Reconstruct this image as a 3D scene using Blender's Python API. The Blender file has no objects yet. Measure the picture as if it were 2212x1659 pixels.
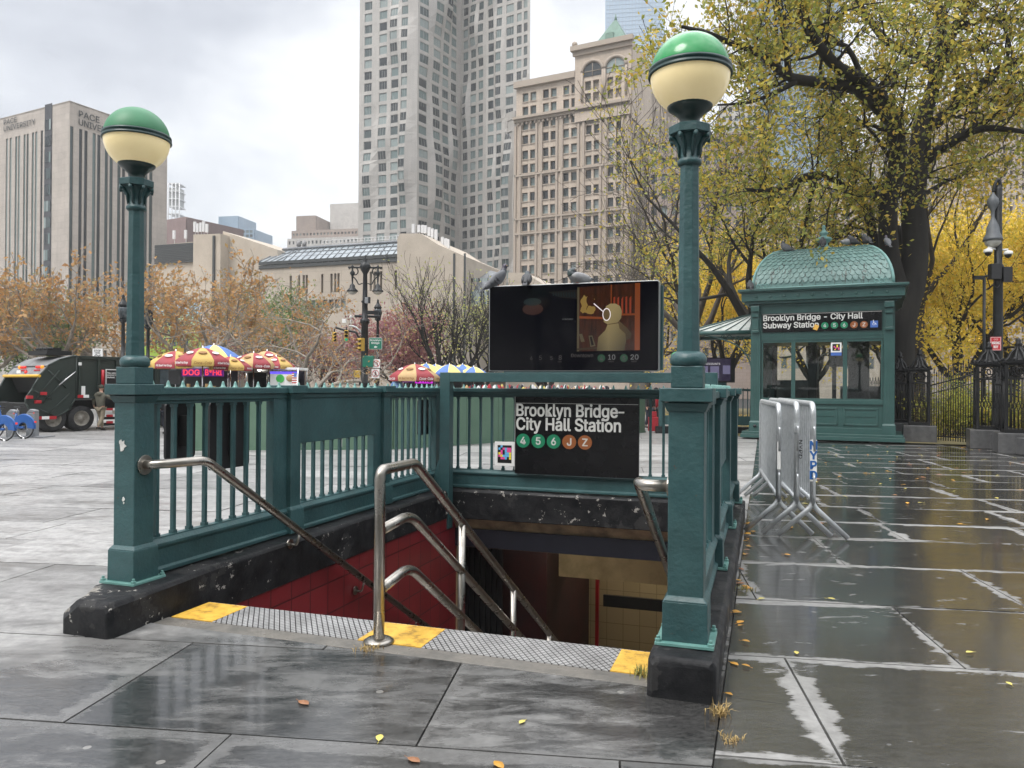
import bpy, math, random
import numpy as np
from mathutils import Vector, Matrix, noise
random.seed(7)
scene = bpy.context.scene
COL = scene.collection
R = math.radians
PI = math.pi
# ------------------------------------------------------------------ camera
F = 1660.0; CX = 1106.0; CY = 829.5; CAMZ = 1.6
cam_d = bpy.data.cameras.new('camera'); cam = bpy.data.objects.new('camera', cam_d); COL.objects.link(cam)
cam_d.sensor_width = 36; cam_d.lens = F / 2212 * 36; cam_d.clip_start = .05; cam_d.clip_end = 3000
CM = Matrix.Translation((0, 0, CAMZ)) @ Matrix.Rotation(R(90) + .0036, 4, 'X') @ Matrix.Rotation(.007, 4, 'Z')
cam.matrix_world = CM
scene.camera = cam
C3 = CM.to_3x3()
def ray(px, py):
    return (C3 @ Vector(((px - CX) / F, -(py - CY) / F, -1))).normalized()
def at(px, py, Y):
    d = ray(px, py); t = Y / d.y
    return Vector((d.x * t, Y, CAMZ + d.z * t))
def gnd(px, py, z=0.0):
    d = ray(px, py); t = (z - CAMZ) / d.z
    return Vector((d.x * t, d.y * t, z))
def on_plane(px, py, p0, dx, dy):
    """hit of the sight line with the vertical plane through p0 along (dx,dy) -> (s, z)"""
    d = ray(px, py); n = (dy, -dx)
    t = (p0[0] * n[0] + p0[1] * n[1]) / (d.x * n[0] + d.y * n[1])
    X, Y = d.x * t, d.y * t
    return ((X - p0[0]) * dx + (Y - p0[1]) * dy), CAMZ + d.z * t
# ------------------------------------------------------------------ materials
MATS = {}
KIDS = {}
def srgb(h):
    v = [int(h[i:i + 2], 16) / 255 for i in (0, 2, 4)]
    return tuple((c / 12.92 if c <= .04045 else ((c + .055) / 1.055) ** 2.4) for c in v) + (1,)
def col4(c):
    if isinstance(c, str): return srgb(c)
    return (c[0], c[1], c[2], 1)
class NT:
    def __init__(s, m): s.t = m.node_tree; s.n = s.t.nodes; s.l = s.t.links
    def new(s, ty, **k):
        n = s.n.new(ty)
        for a, b in k.items():
            if a.startswith('i_'): n.inputs[a[2:].replace('_', ' ')].default_value = b
            else: setattr(n, a, b)
        return n
    def link(s, a, b): s.l.new(a, b)
    def ramp(s, fac, stops, interp='LINEAR'):
        r = s.new('ShaderNodeValToRGB'); r.color_ramp.interpolation = interp
        e = r.color_ramp.elements
        while len(e) < len(stops): e.new(.5)
        for i, (p, c) in enumerate(stops): e[i].position = p; e[i].color = col4(c) if not isinstance(c, (int, float)) else (c, c, c, 1)
        s.link(fac, r.inputs['Fac']); return r.outputs['Color']
    def math(s, op, a, b=None, c=None):
        n = s.new('ShaderNodeMath', operation=op)
        for i, v in enumerate((a, b, c)):
            if v is None: continue
            if isinstance(v, (int, float)): n.inputs[i].default_value = v
            else: s.link(v, n.inputs[i])
        return n.outputs[0]
    def mix(s, f, a, b, blend='MIX'):
        n = s.new('ShaderNodeMix', data_type='RGBA', blend_type=blend)
        for i, v in ((0, f), (6, a), (7, b)):
            if isinstance(v, (int, float)): n.inputs[i].default_value = v if i == 0 else (v, v, v, 1)
            elif isinstance(v, (tuple, str)): n.inputs[i].default_value = col4(v)
            else: s.link(v, n.inputs[i])
        return n.outputs[2]
    def noise(s, vec, scale, detail=4, rough=.55, out='Fac', dist=0):
        n = s.new('ShaderNodeTexNoise'); n.inputs['Scale'].default_value = scale; n.inputs['Detail'].default_value = detail
        n.inputs['Roughness'].default_value = rough; n.inputs['Distortion'].default_value = dist
        if vec is not None: s.link(vec, n.inputs['Vector'])
        return n.outputs[out]
def new_mat(name):
    m = bpy.data.materials.new(name); m.use_nodes = True
    nt = NT(m); b = nt.n['Principled BSDF']; MATS[name] = m
    return m, nt, b
def mat(name, c, c2=None, scale=4, rough=.6, metal=0, bump=0, bscale=30, r2=None, lo=.35, hi=.65, emit=None, es=1, rnd=0, stretch=None, spec=None, alpha=None, trans=None, coord='Object'):
    """painted / stone / metal material: two tones through noise, roughness noise, bump"""
    if name in MATS: return MATS[name]
    m, nt, b = new_mat(name)
    tc = nt.new('ShaderNodeTexCoord'); v = tc.outputs[coord]
    if stretch:
        mp = nt.new('ShaderNodeMapping'); mp.inputs['Scale'].default_value = stretch; nt.link(v, mp.inputs['Vector']); v = mp.outputs[0]
    b.inputs['Roughness'].default_value = rough; b.inputs['Metallic'].default_value = metal
    if c2 is not None or r2 is not None:
        f = nt.noise(v, scale, 6, .6)
    if c2 is not None:
        out = nt.ramp(f, [(lo, c), (hi, c2)])
    else:
        out = None; b.inputs['Base Color'].default_value = col4(c)
    if rnd:
        oi = nt.new('ShaderNodeObjectInfo')
        if out is None: out = nt.mix(0.0, c, c)
        hs = nt.new('ShaderNodeHueSaturation'); nt.link(out, hs.inputs['Color'])
        nt.link(nt.math('MULTIPLY_ADD', oi.outputs['Random'], rnd * 2, 1 - rnd), hs.inputs['Value']); out = hs.outputs[0]
    if out is not None: nt.link(out, b.inputs['Base Color'])
    if r2 is not None: nt.link(nt.ramp(f, [(lo, rough), (hi, r2)]), b.inputs['Roughness'])
    if bump:
        bn = nt.new('ShaderNodeBump'); bn.inputs['Strength'].default_value = bump; bn.inputs['Distance'].default_value = .01
        nt.link(nt.noise(v, bscale, 5, .6), bn.inputs['Height']); nt.link(bn.outputs[0], b.inputs['Normal'])
    if emit is not None:
        b.inputs['Emission Color'].default_value = col4(emit); b.inputs['Emission Strength'].default_value = es
    if spec is not None: b.inputs['Specular IOR Level'].default_value = spec
    if trans is not None: b.inputs['Transmission Weight'].default_value = trans
    if alpha is not None: b.inputs['Alpha'].default_value = alpha
    return m
# ------------------------------------------------------------------ mesh builder
class MB:
    def __init__(s): s.v = []; s.f = []; s.mi = []; s.uv = {}; s.sm = []
    def add(s, vs, fs, mi=0, smooth=False):
        o = len(s.v); s.v += [tuple(p) for p in vs]
        for f in fs: s.f.append(tuple(i + o for i in f)); s.mi.append(mi); s.sm.append(smooth)
        return s
    def box(s, c, d, rz=0, mi=0, M=None):
        x, y, z = d[0] / 2, d[1] / 2, d[2] / 2
        vs = [Vector((a * x, b * y, e * z)) for a in (-1, 1) for b in (-1, 1) for e in (-1, 1)]
        rot = M if M is not None else Matrix.Rotation(rz, 3, 'Z')
        vs = [rot @ p + Vector(c) for p in vs]
        return s.add(vs, [(0, 1, 3, 2), (4, 6, 7, 5), (0, 4, 5, 1), (2, 3, 7, 6), (0, 2, 6, 4), (1, 5, 7, 3)], mi)
    def bb(s, x0, x1, y0, y1, z0, z1, mi=0):
        return s.box(((x0 + x1) / 2, (y0 + y1) / 2, (z0 + z1) / 2), (abs(x1 - x0), abs(y1 - y0), abs(z1 - z0)), 0, mi)
    def frus(s, c, a, b, h, mi=0, rz=0):
        """square frustum: base half sizes a=(x,y) at c, top half sizes b"""
        vs = []
        for (hx, hy), z in ((a, 0), (b, h)):
            for sx, sy in ((-1, -1), (1, -1), (1, 1), (-1, 1)): vs.append(Matrix.Rotation(rz, 3, 'Z') @ Vector((sx * hx, sy * hy, z)) + Vector(c))
        return s.add(vs, [(3, 2, 1, 0), (4, 5, 6, 7), (0, 1, 5, 4), (1, 2, 6, 5), (2, 3, 7, 6), (3, 0, 4, 7)], mi)
    def tube(s, pts, r, n=10, mi=0, cap=True, smooth=True):
        pts = [Vector(p) for p in pts]; rs = r if isinstance(r, (list, tuple)) else [r] * len(pts)
        vs = []; up = None
        for i, p in enumerate(pts):
            a = pts[max(0, i - 1)]; b = pts[min(len(pts) - 1, i + 1)]; t = (b - a)
            if t.length < 1e-9: t = Vector((0, 0, 1))
            t.normalize()
            if up is None: up = Vector((0, 0, 1)) if abs(t.z) < .9 else Vector((1, 0, 0))
            x = up - t * up.dot(t)
            if x.length < 1e-6: x = t.orthogonal()
            x.normalize(); y = t.cross(x); up = x
            for k in range(n):
                an = 2 * PI * k / n; vs.append(p + (x * math.cos(an) + y * math.sin(an)) * rs[i])
        fs = []
        for i in range(len(pts) - 1):
            for k in range(n):
                a = i * n + k; b = i * n + (k + 1) % n; fs.append((a, b, b + n, a + n))
        s.add(vs, fs, mi, smooth)
        if cap:
            o = len(s.v) - len(vs)
            s.f.append(tuple(o + k for k in reversed(range(n)))); s.mi.append(mi); s.sm.append(False)
            s.f.append(tuple(o + len(vs) - n + k for k in range(n))); s.mi.append(mi); s.sm.append(False)
        return s
    def lathe(s, prof, c=(0, 0, 0), n=24, mi=0, smooth=True, sq=1.0, sx=1, sy=1, ph=0):
        vs = []; c = Vector(c)
        for (r, z) in prof:
            for k in range(n):
                an = 2 * PI * k / n + ph; vs.append(c + Vector((r * math.cos(an) * sx, r * math.sin(an) * sy, z)))
        fs = []
        for i in range(len(prof) - 1):
            for k in range(n):
                a = i * n + k; b = i * n + (k + 1) % n; fs.append((a, b, b + n, a + n))
        if prof[0][0] > 1e-5: fs.append(tuple(reversed(range(n))))
        if prof[-1][0] > 1e-5: fs.append(tuple((len(prof) - 1) * n + k for k in range(n)))
        return s.add(vs, fs, mi, smooth)
    def prism(s, poly, p0, ax, ay, h, mi=0, smooth=False):
        """extrude a 2-D outline (in axes ax, ay from p0) by vector h"""
        p0 = Vector(p0); ax = Vector(ax); ay = Vector(ay); h = Vector(h); n = len(poly)
        a = [p0 + ax * x + ay * y for x, y in poly]; b = [p + h for p in a]
        fs = [tuple(range(n)), tuple(reversed(range(n, 2 * n)))]
        fs += [(i, i + n, (i + 1) % n + n, (i + 1) % n) for i in range(n)]
        return s.add(a + b, fs, mi, smooth)
    def ico(s, c, r, n=10, m=7, mi=0, sc=(1, 1, 1), M=None):
        vs = []; c = Vector(c); fs = []
        for i in range(m + 1):
            th = PI * i / m
            for k in range(n):
                ph = 2 * PI * k / n; p = Vector((math.sin(th) * math.cos(ph) * sc[0], math.sin(th) * math.sin(ph) * sc[1], math.cos(th) * sc[2])) * r
                vs.append((M @ p if M is not None else p) + c)
        for i in range(m):
            for k in range(n):
                a = i * n + k; b = i * n + (k + 1) % n; fs.append((a, a + n, b + n, b))
        return s.add(vs, fs, mi, True)
    def build(s, name, mats, parent=None, bevel=0, fix=True, **props):
        me = bpy.data.meshes.new(name); me.from_pydata(s.v, [], s.f)
        if not isinstance(mats, (list, tuple)): mats = [mats]
        for m in mats: me.materials.append(MATS[m] if isinstance(m, str) else m)
        me.polygons.foreach_set('material_index', s.mi); me.polygons.foreach_set('use_smooth', s.sm)
        if fix:
            import bmesh
            bm = bmesh.new(); bm.from_mesh(me); bmesh.ops.recalc_face_normals(bm, faces=bm.faces); bm.to_mesh(me); bm.free()
        me.update()
        o = bpy.data.objects.new(name, me); COL.objects.link(o)
        if parent is not None: o.parent = parent; KIDS.setdefault(parent.name, []).append(o)
        if bevel:
            b = o.modifiers.new('bevel', 'BEVEL'); b.width = bevel; b.segments = 2; b.limit_method = 'ANGLE'; b.angle_limit = R(40); b.harden_normals = False
        for k, v in props.items(): o[k] = v
        return o
def thing(name, label, cat, loc=(0, 0, 0), rz=0, group=None):
    o = bpy.data.objects.new(name, None); COL.objects.link(o); o.empty_display_size = .2
    o.location = loc; o.rotation_euler = (0, 0, rz); o['label'] = label; o['category'] = cat
    if group: o['group'] = group
    return o
def tag(o, label, cat, group=None, loc=None, rz=None):
    o['label'] = label; o['category'] = cat
    if group: o['group'] = group
    if loc is not None: o.location = loc
    if rz is not None: o.rotation_euler = (0, 0, rz)
    return o
def kids(o): return KIDS.get(o.name, [])
def dup(root, loc, rz=None, label=None, group=None, scale=None, _k=None):
    r = root.copy(); COL.objects.link(r); r.location = loc
    if rz is not None: r.rotation_euler = (0, 0, rz)
    if scale is not None: r.scale = (scale,) * 3 if isinstance(scale, (int, float)) else scale
    if label: r['label'] = label
    if group: r['group'] = group
    for ch in kids(root):
        c = ch.copy(); COL.objects.link(c); c.parent = r; KIDS.setdefault(r.name, []).append(c)
        for g in kids(ch):
            d = g.copy(); COL.objects.link(d); d.parent = c; KIDS.setdefault(c.name, []).append(d)
    return r
FONT = None
try:
    import os
    FONT = bpy.data.fonts.load(os.path.join(bpy.utils.system_resource('DATAFILES', path='fonts'), 'Inter.woff2'))   # Blender's own interface font
except Exception: FONT = None
def text(body, width, loc, xdir, updir, m, parent=None, name='lettering', bold=.012, extrude=.002, height=None, align='LEFT', space=1.0, shear=0):
    """raised lettering fitted to a width; xdir = reading direction, updir = up"""
    cu = bpy.data.curves.new('t', 'FONT'); cu.body = body
    if FONT: cu.font = FONT
    cu.size = 1; cu.offset = 0; cu.extrude = 0; cu.space_character = space; cu.shear = shear
    cu.space_line = .95; cu.resolution_u = 3
    ob = bpy.data.objects.new('t', cu); COL.objects.link(ob)
    dg = bpy.context.evaluated_depsgraph_get(); me = bpy.data.meshes.new_from_object(ob.evaluated_get(dg))
    bpy.data.objects.remove(ob); bpy.data.curves.remove(cu)
    n = len(me.vertices)
    if n == 0: return None
    co = np.empty(n * 3, dtype=np.float32); me.vertices.foreach_get('co', co); co = co.reshape(-1, 3)
    mn = co.min(0); mx = co.max(0); w = mx[0] - mn[0]; h = mx[1] - mn[1]
    sx = width / w if width else height / h
    sy = (height / h) if height else sx
    x = (co[:, 0] - mn[0]) * sx; y = (co[:, 1] - mn[1]) * sy
    if align == 'CENTER': x -= (w * sx) / 2
    X = Vector(xdir).normalized(); U = Vector(updir).normalized(); N = X.cross(U)
    P = np.outer(x, X) + np.outer(y, U) + np.array(Vector(loc) + N * extrude)
    me.vertices.foreach_set('co', P.astype(np.float32).ravel()); me.materials.clear(); me.materials.append(MATS[m] if isinstance(m, str) else m)
    me.polygons.foreach_set('material_index', [0] * len(me.polygons)); me.update()
    if bold:   # embolden: a few overlapping copies shifted by a fraction of the letter height
        d = bold * sy; fcs = [tuple(p.vertices) for p in me.polygons]; allv = []; allf = []
        for q, (ax, ay) in enumerate(((0, 0), (1, 0), (-1, 0), (.7, .7), (-.7, -.7), (.7, -.7), (-.7, .7))):
            o_ = len(allv); off = np.array(X * (ax * d) + U * (ay * d) + N * (q * max(.0003, d * .02)))
            allv += (P + off).tolist(); allf += [tuple(i + o_ for i in f) for f in fcs]
        m0 = me.materials[0]; me = bpy.data.meshes.new(name); me.from_pydata(allv, [], allf); me.materials.append(m0)
    o = bpy.data.objects.new(name, me); COL.objects.link(o)
    if parent is not None: o.parent = parent; KIDS.setdefault(parent.name, []).append(o)
    return o
def disc(c, r, X, U, t=.004, n=28):
    """flat disc facing X x U, thickness t"""
    X = Vector(X).normalized(); U = Vector(U).normalized(); N = X.cross(U)
    b = MB(); b.prism([(r * math.cos(2 * PI * k / n), r * math.sin(2 * PI * k / n)) for k in range(n)], c, X, U, N * t); return b
def clip(poly, a, b, c):
    """keep a*x+b*y<=c"""
    out = []
    for i in range(len(poly)):
        p, q = poly[i], poly[(i + 1) % len(poly)]
        dp = a * p[0] + b * p[1] - c; dq = a * q[0] + b * q[1] - c
        if dp <= 0: out.append(p)
        if (dp < 0 < dq) or (dq < 0 < dp):
            t = dp / (dp - dq); out.append((p[0] + (q[0] - p[0]) * t, p[1] + (q[1] - p[1]) * t))
    return out
def bez(pts, n=6):
    """smooth polyline through points (Catmull-Rom)"""
    pts = [Vector(p) for p in pts]; P = [pts[0] * 2 - pts[1]] + pts + [pts[-1] * 2 - pts[-2]]; out = []
    for i in range(1, len(P) - 2):
        for k in range(n):
            t = k / n; a, b, c, d = P[i - 1], P[i], P[i + 1], P[i + 2]
            out.append(.5 * ((2 * b) + (c - a) * t + (2 * a - 5 * b + 4 * c - d) * t * t + (3 * b - a - 3 * c + d) * t ** 3))
    out.append(pts[-1]); return out
def bend(pts, r=.08, n=5):
    """polyline with rounded corners"""
    pts = [Vector(p) for p in pts]; out = [pts[0]]
    for i in range(1, len(pts) - 1):
        a, b, c = pts[i - 1], pts[i], pts[i + 1]; u = (a - b).normalized(); v = (c - b).normalized()
        rr = min(r, (a - b).length * .45, (c - b).length * .45); p = b + u * rr; q = b + v * rr
        for k in range(n + 1):
            t = k / n; out.append(p * (1 - t) ** 2 + b * 2 * t * (1 - t) + q * t * t)
    out.append(pts[-1]); return out
# ------------------------------------------------------------------ base materials
GP = mat('green_paint', (.027, .077, .082), (.036, .098, .102), 5, .34, 0, .5, 34, r2=.52)
n_ = NT(GP); b_ = n_.n['Principled BSDF']; src_ = b_.inputs['Base Color'].links[0].from_socket; tc_ = n_.new('ShaderNodeTexCoord')
chip_ = n_.math('MULTIPLY', n_.math('GREATER_THAN', n_.noise(tc_.outputs['Object'], 26, 5, .7), .685), n_.math('GREATER_THAN', n_.noise(tc_.outputs['Object'], 3.1, 3, .5), .53))
grime_ = n_.ramp(n_.noise(tc_.outputs['Object'], 2.2, 7, .7), [(.42, 0.0), (.72, .55)])
n_.link(n_.mix(chip_, n_.mix(grime_, src_, (.014, .036, .036)), (.10, .045, .022)), b_.inputs['Base Color'])
mat('green_light', (.16, .32, .29), (.11, .25, .225), 9, .3, 0, .25, 60)
mat('kiosk_green', (.024, .070, .064), (.031, .086, .078), 3, .38, 0, .1, 30)
mat('copper', (.15, .30, .28), (.20, .37, .35), 6, .5, .1, .2, 20)
mat('steel', (.44, .415, .375), (.31, .29, .26), 8, .24, 1, .05, 80, r2=.36)
mat('galv', (.58, .60, .61), (.46, .48, .49), 14, .42, .65, .1, 60)
mat('black', (.010, .010, .011), (.016, .016, .017), 6, .3)
mat('black_matte', (.012, .012, .013), None, rough=.6)
mat('iron', (.006, .0065, .007), (.013, .0135, .014), 8, .45, 0, .1, 50, spec=.35)
mat('dark_iron', (.010, .012, .013), (.018, .020, .022), 8, .42, 0, .1, 50, spec=.35)
mat('white', (.78, .78, .76), None, rough=.5)
mat('letter_white', (.66, .66, .63), (.55, .55, .52), 30, .5)
mat('sub_green', (.006, .19, .09), None, rough=.4)
mat('sub_brown', (.27, .085, .022), None, rough=.4)
mat('rubber', (.012, .012, .013), (.03, .03, .03), 12, .8)
mat('red', (.42, .012, .02), None, rough=.4)
mat('yellow_paint', (.72, .42, .03), None, rough=.45)
mat('chrome', (.62, .62, .62), None, rough=.2, metal=1)
mat('glass_dark', (.03, .04, .045), (.07, .09, .10), 2, .08, spec=.8)
# ------------------------------------------------------------------ world, sun
w = bpy.data.worlds.new('World'); scene.world = w; w.use_nodes = True
nt = NT(w); bg = nt.n['Background']
sky = nt.new('ShaderNodeTexSky', sky_type='NISHITA'); sky.sun_disc = False
SUN_EL, SUN_AZ = 52, -35
sky.sun_elevation = R(SUN_EL); sky.sun_rotation = R(SUN_AZ); sky.dust_density = 3
tc = nt.new('ShaderNodeTexCoord'); mp = nt.new('ShaderNodeMapping'); mp.inputs['Scale'].default_value = (1, 1, 2.2); mp.inputs['Location'].default_value = (.35, .1, .62)
nt.link(tc.outputs['Generated'], mp.inputs['Vector'])
n1 = nt.noise(mp.outputs[0], 2.1, 6, .52, dist=.3)
mp2 = nt.new('ShaderNodeMapping'); mp2.inputs['Scale'].default_value = (1, 1, 1.9); mp2.inputs['Location'].default_value = (3.1, 1.4, .2); nt.link(tc.outputs['Generated'], mp2.inputs['Vector'])
n2 = nt.noise(mp2.outputs[0], 6.0, 6, .55, dist=.2)
f = nt.math('ADD', nt.math('MULTIPLY', n1, .7), nt.math('MULTIPLY', n2, .3))
# bright break in the cloud low in the middle of the view, heavier cloud high on the left
sx = nt.new('ShaderNodeSeparateXYZ'); nt.link(tc.outputs['Generated'], sx.inputs[0])
def glow(dx, dy, dz, p):
    d = Vector((dx, dy, dz)).normalized()
    vm = nt.new('ShaderNodeVectorMath', operation='DOT_PRODUCT'); nt.link(tc.outputs['Generated'], vm.inputs[0]); vm.inputs[1].default_value = d
    return nt.math('POWER', nt.math('MAXIMUM', vm.outputs['Value'], 0.0), p)
f = nt.math('ADD', f, nt.math('MULTIPLY', glow(-.26, 1, .30, 40), .17))
f = nt.math('ADD', f, nt.math('MULTIPLY', glow(.35, 1, .45, 6), .13))
f = nt.math('SUBTRACT', f, nt.math('MULTIPLY', glow(-.55, 1, .55, 14), .15))
f = nt.math('SUBTRACT', f, nt.math('MULTIPLY', glow(-.30, 1, .18, 220), .055))
cl = nt.ramp(f, [(.40, (.245, .252, .268)), (.47, (.325, .333, .348)), (.54, (.43, .435, .44)), (.61, (.56, .56, .555))])
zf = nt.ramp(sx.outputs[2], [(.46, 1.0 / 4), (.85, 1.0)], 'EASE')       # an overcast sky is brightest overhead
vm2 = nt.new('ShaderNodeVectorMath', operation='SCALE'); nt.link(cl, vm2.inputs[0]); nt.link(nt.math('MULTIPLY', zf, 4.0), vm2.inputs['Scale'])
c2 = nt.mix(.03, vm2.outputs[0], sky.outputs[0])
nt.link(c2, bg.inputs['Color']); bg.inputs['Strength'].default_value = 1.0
sl = bpy.data.lights.new('sun', 'SUN'); sl.energy = 1.15; sl.angle = R(25); sl.color = (1, .97, .93)
so = bpy.data.objects.new('sun', sl); COL.objects.link(so)
# light travels from azimuth SUN_AZ (0 = +Y, positive towards +X)... behind the left shoulder
sd = Vector((-.55, -.45, 1.0)).normalized()
so.rotation_euler = sd.to_track_quat('Z', 'Y').to_euler()
sky.sun_elevation = math.asin(sd.z); sky.sun_rotation = math.atan2(sd.x, sd.y)
scene.view_settings.view_transform = 'Standard'; scene.view_settings.look = 'None'; scene.view_settings.exposure = .94; scene.view_settings.gamma = 1
scene.cycles.max_bounces = 6; scene.cycles.diffuse_bounces = 3; scene.cycles.glossy_bounces = 3; scene.cycles.transmission_bounces = 4; scene.cycles.transparent_max_bounces = 8
scene.cycles.use_denoising = True; scene.cycles.sample_clamp_indirect = 6
# ================================================================== SUBWAY ENTRANCE
A = R(18.2); O = Vector((-2.66, 5.42, 0)); UX, UY = math.cos(A), -math.sin(A); VX, VY = math.sin(A), math.cos(A)
W_, L_ = 3.82, 5.42
def e2w(u, v, z=0): return Vector((O.x + u * UX + v * VX, O.y + u * UY + v * VY, z))
def w2e(x, y): return ((x - O.x) * UX + (y - O.y) * UY, (x - O.x) * VX + (y - O.y) * VY)
def ev(px, py, v):
    p = e2w(0, v); s, z = on_plane(px, py, (p.x, p.y), UX, UY); return s, z
def eu(px, py, u):
    p = e2w(u, 0); s, z = on_plane(px, py, (p.x, p.y), VX, VY); return s, z
def eth(name, label, cat, u=0, v=0, z=0, group=None):
    return thing(name, label, cat, e2w(u, v, z), -A, group)
# --- black painted concrete kerb
m, nt, b = new_mat('kerb_black')
tc = nt.new('ShaderNodeTexCoord'); v = tc.outputs['Object']
n = nt.noise(v, 7, 8, .65); n2 = nt.noise(v, 2.3, 6, .6)
chip = nt.math('MULTIPLY', nt.math('GREATER_THAN', nt.noise(v, 8.5, 6, .75), .622), nt.math('GREATER_THAN', nt.noise(v, 1.3, 3, .5), .49))
c = nt.ramp(n, [(.38, (.004, .0045, .006)), (.62, (.016, .0165, .018))])
c = nt.mix(nt.math('MULTIPLY', nt.math('GREATER_THAN', n2, .6), .5), c, (.045, .044, .043))
gx = nt.new('ShaderNodeSeparateXYZ'); nt.link(v, gx.inputs[0])
c = nt.mix(chip, c, (.36, .34, .31))
dv_ = nt.new('ShaderNodeVectorMath', operation='DISTANCE'); nt.link(v, dv_.inputs[0]); dv_.inputs[1].default_value = (-.13, -.40, .20)   # the broken front corner shows bare concrete
raw_ = nt.math('LESS_THAN', nt.math('ADD', dv_.outputs['Value'], nt.math('MULTIPLY', nt.math('SUBTRACT', nt.noise(v, 9, 7, .75), .5), .5)), .15)
c = nt.mix(raw_, c, nt.ramp(n, [(.35, (.13, .12, .10)), (.65, (.30, .28, .25))])); nt.link(c, b.inputs['Base Color'])
nt.link(nt.ramp(n2, [(.35, .3), (.6, .7)]), b.inputs['Roughness']); b.inputs['Specular IOR Level'].default_value = .3
bn = nt.new('ShaderNodeBump'); bn.inputs['Strength'].default_value = .6; bn.inputs['Distance'].default_value = .012
nt.link(nt.math('SUBTRACT', nt.noise(v, 14, 8, .7), nt.math('MULTIPLY', chip, .35)), bn.inputs['Height']); nt.link(bn.outputs[0], b.inputs['Normal'])
mat('concrete_raw', (.13, .12, .105), (.27, .255, .23), 12, .85, bump=.5, bscale=30)
mat('concrete_top', (.035, .035, .037), (.085, .083, .08), 5, .3, bump=.5, bscale=25, r2=.6)
def slab_strip(mb, path, prof, mi=0, seg=.25, jit=.006, seed=1):
    """sweep profile (offset, z) along straight 2-D path with small irregularity"""
    rnd = random.Random(seed); (x0, y0), (x1, y1) = path; Ln = math.hypot(x1 - x0, y1 - y0); n = max(1, int(Ln / seg))
    dx, dy = (x1 - x0) / Ln, (y1 - y0) / Ln; vs = []
    for i in range(n + 1):
        t = Ln * i / n
        for (o, z) in prof:
            vs.append((x0 + dx * t - dy * (o + rnd.uniform(-jit, jit)), y0 + dy * t + dx * (o + rnd.uniform(-jit, jit)), z + rnd.uniform(-jit, jit) * .6))
    k = len(prof); fs = []
    for i in range(n):
        for j in range(k):
            a = i * k + j; b = i * k + (j + 1) % k; fs.append((a, a + k, b + k, b))
    fs.append(tuple(range(k))); fs.append(tuple(reversed(range(n * k, n * k + k))))
    return mb.add(vs, fs, mi, False)
kerb = eth('concrete_kerb', 'chipped black painted concrete kerb round three sides of the stair opening', 'kerb')
b = MB()   # left arm: outer -.16, inner .25 (flaring to .34 at its front end)
LF = -.5
vs = []; rnd = random.Random(3)
rings = [(-.54, 1), (-.50, 1), (-.38, 1), (-.2, 1), (0, 1), (.2, 1)] + [(x, 1) for x in np.arange(.5, 5.2, .3)] + [(5.25, 1)]
for (v_, _) in rings:
    ui = .25 + .09 * max(0, min(1, (.6 - v_) / 1.0)); uo = -.16
    zt = .22
    if v_ < -.52: ui -= .02; uo += .03; zt = .19
    if v_ < -.3: uo += .10 * (-.3 - v_) / .24          # broken front corner
    zb = -.14 if v_ > .34 else -.05
    j = lambda a=.006: rnd.uniform(-a, a)
    vs += [(uo + j(), v_ + j(), zb), (uo + j(), v_, zt - .10 + j()), (uo + .03 + (.09 if v_ < -.3 else 0) + j(), v_, zt + j(.003)), (ui - .025 + j(.003), v_, zt + j(.003)), (ui + j(.003), v_, zt - .03), (ui + .008 + j(.004), v_, zb)]
k = 6; fs = [(i * k + q, i * k + k + q, i * k + k + (q + 1) % k, i * k + (q + 1) % k) for i in range(len(rings) - 1) for q in range(k)]
fs += [tuple(range(k)), tuple(reversed(range(len(vs) - k, len(vs))))]
b.add(vs, fs); b.build('kerb_arm', 'kerb_black', kerb, bevel=.012)
b = MB(); rings = [-.31, -.29, -.2, 0, .2] + list(np.arange(.5, 5.2, .3)) + [5.25]; vs = []
for v_ in rings:
    ui = 3.65 - (.02 if v_ > .2 else 0); uo = 4.0; zt = .22
    if v_ < -.3: ui += .025; uo -= .025; zt = .195
    zb = -.14 if v_ > .34 else -.05
    vs += [(ui - .008 + j(.004), v_ + j(), zb), (ui + j(.003), v_ + j(), zt - .03 + j()), (ui + .025, v_, zt + j(.003)), (uo - .02, v_, zt - .005 + j(.003)), (uo + j(.004), v_, zt - .035), (uo + j(.005), v_, zb)]
fs = [(i * k + q, i * k + k + q, i * k + k + (q + 1) % k, i * k + (q + 1) % k) for i in range(len(rings) - 1) for q in range(k)]
fs += [tuple(range(k)), tuple(reversed(range(len(vs) - k, len(vs))))]
b.add(vs, fs); b.build('kerb_arm', 'kerb_black', kerb, bevel=.012)
b = MB(); slab_strip(b, ((-.16, 5.25), (4.0, 5.25)), [(0, -.17), (.006, .19), (.03, .22), (.33, .22), (.35, .19), (.35, -.17)], seed=9)
b.build('kerb_back', 'kerb_black', kerb, bevel=.01)
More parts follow.
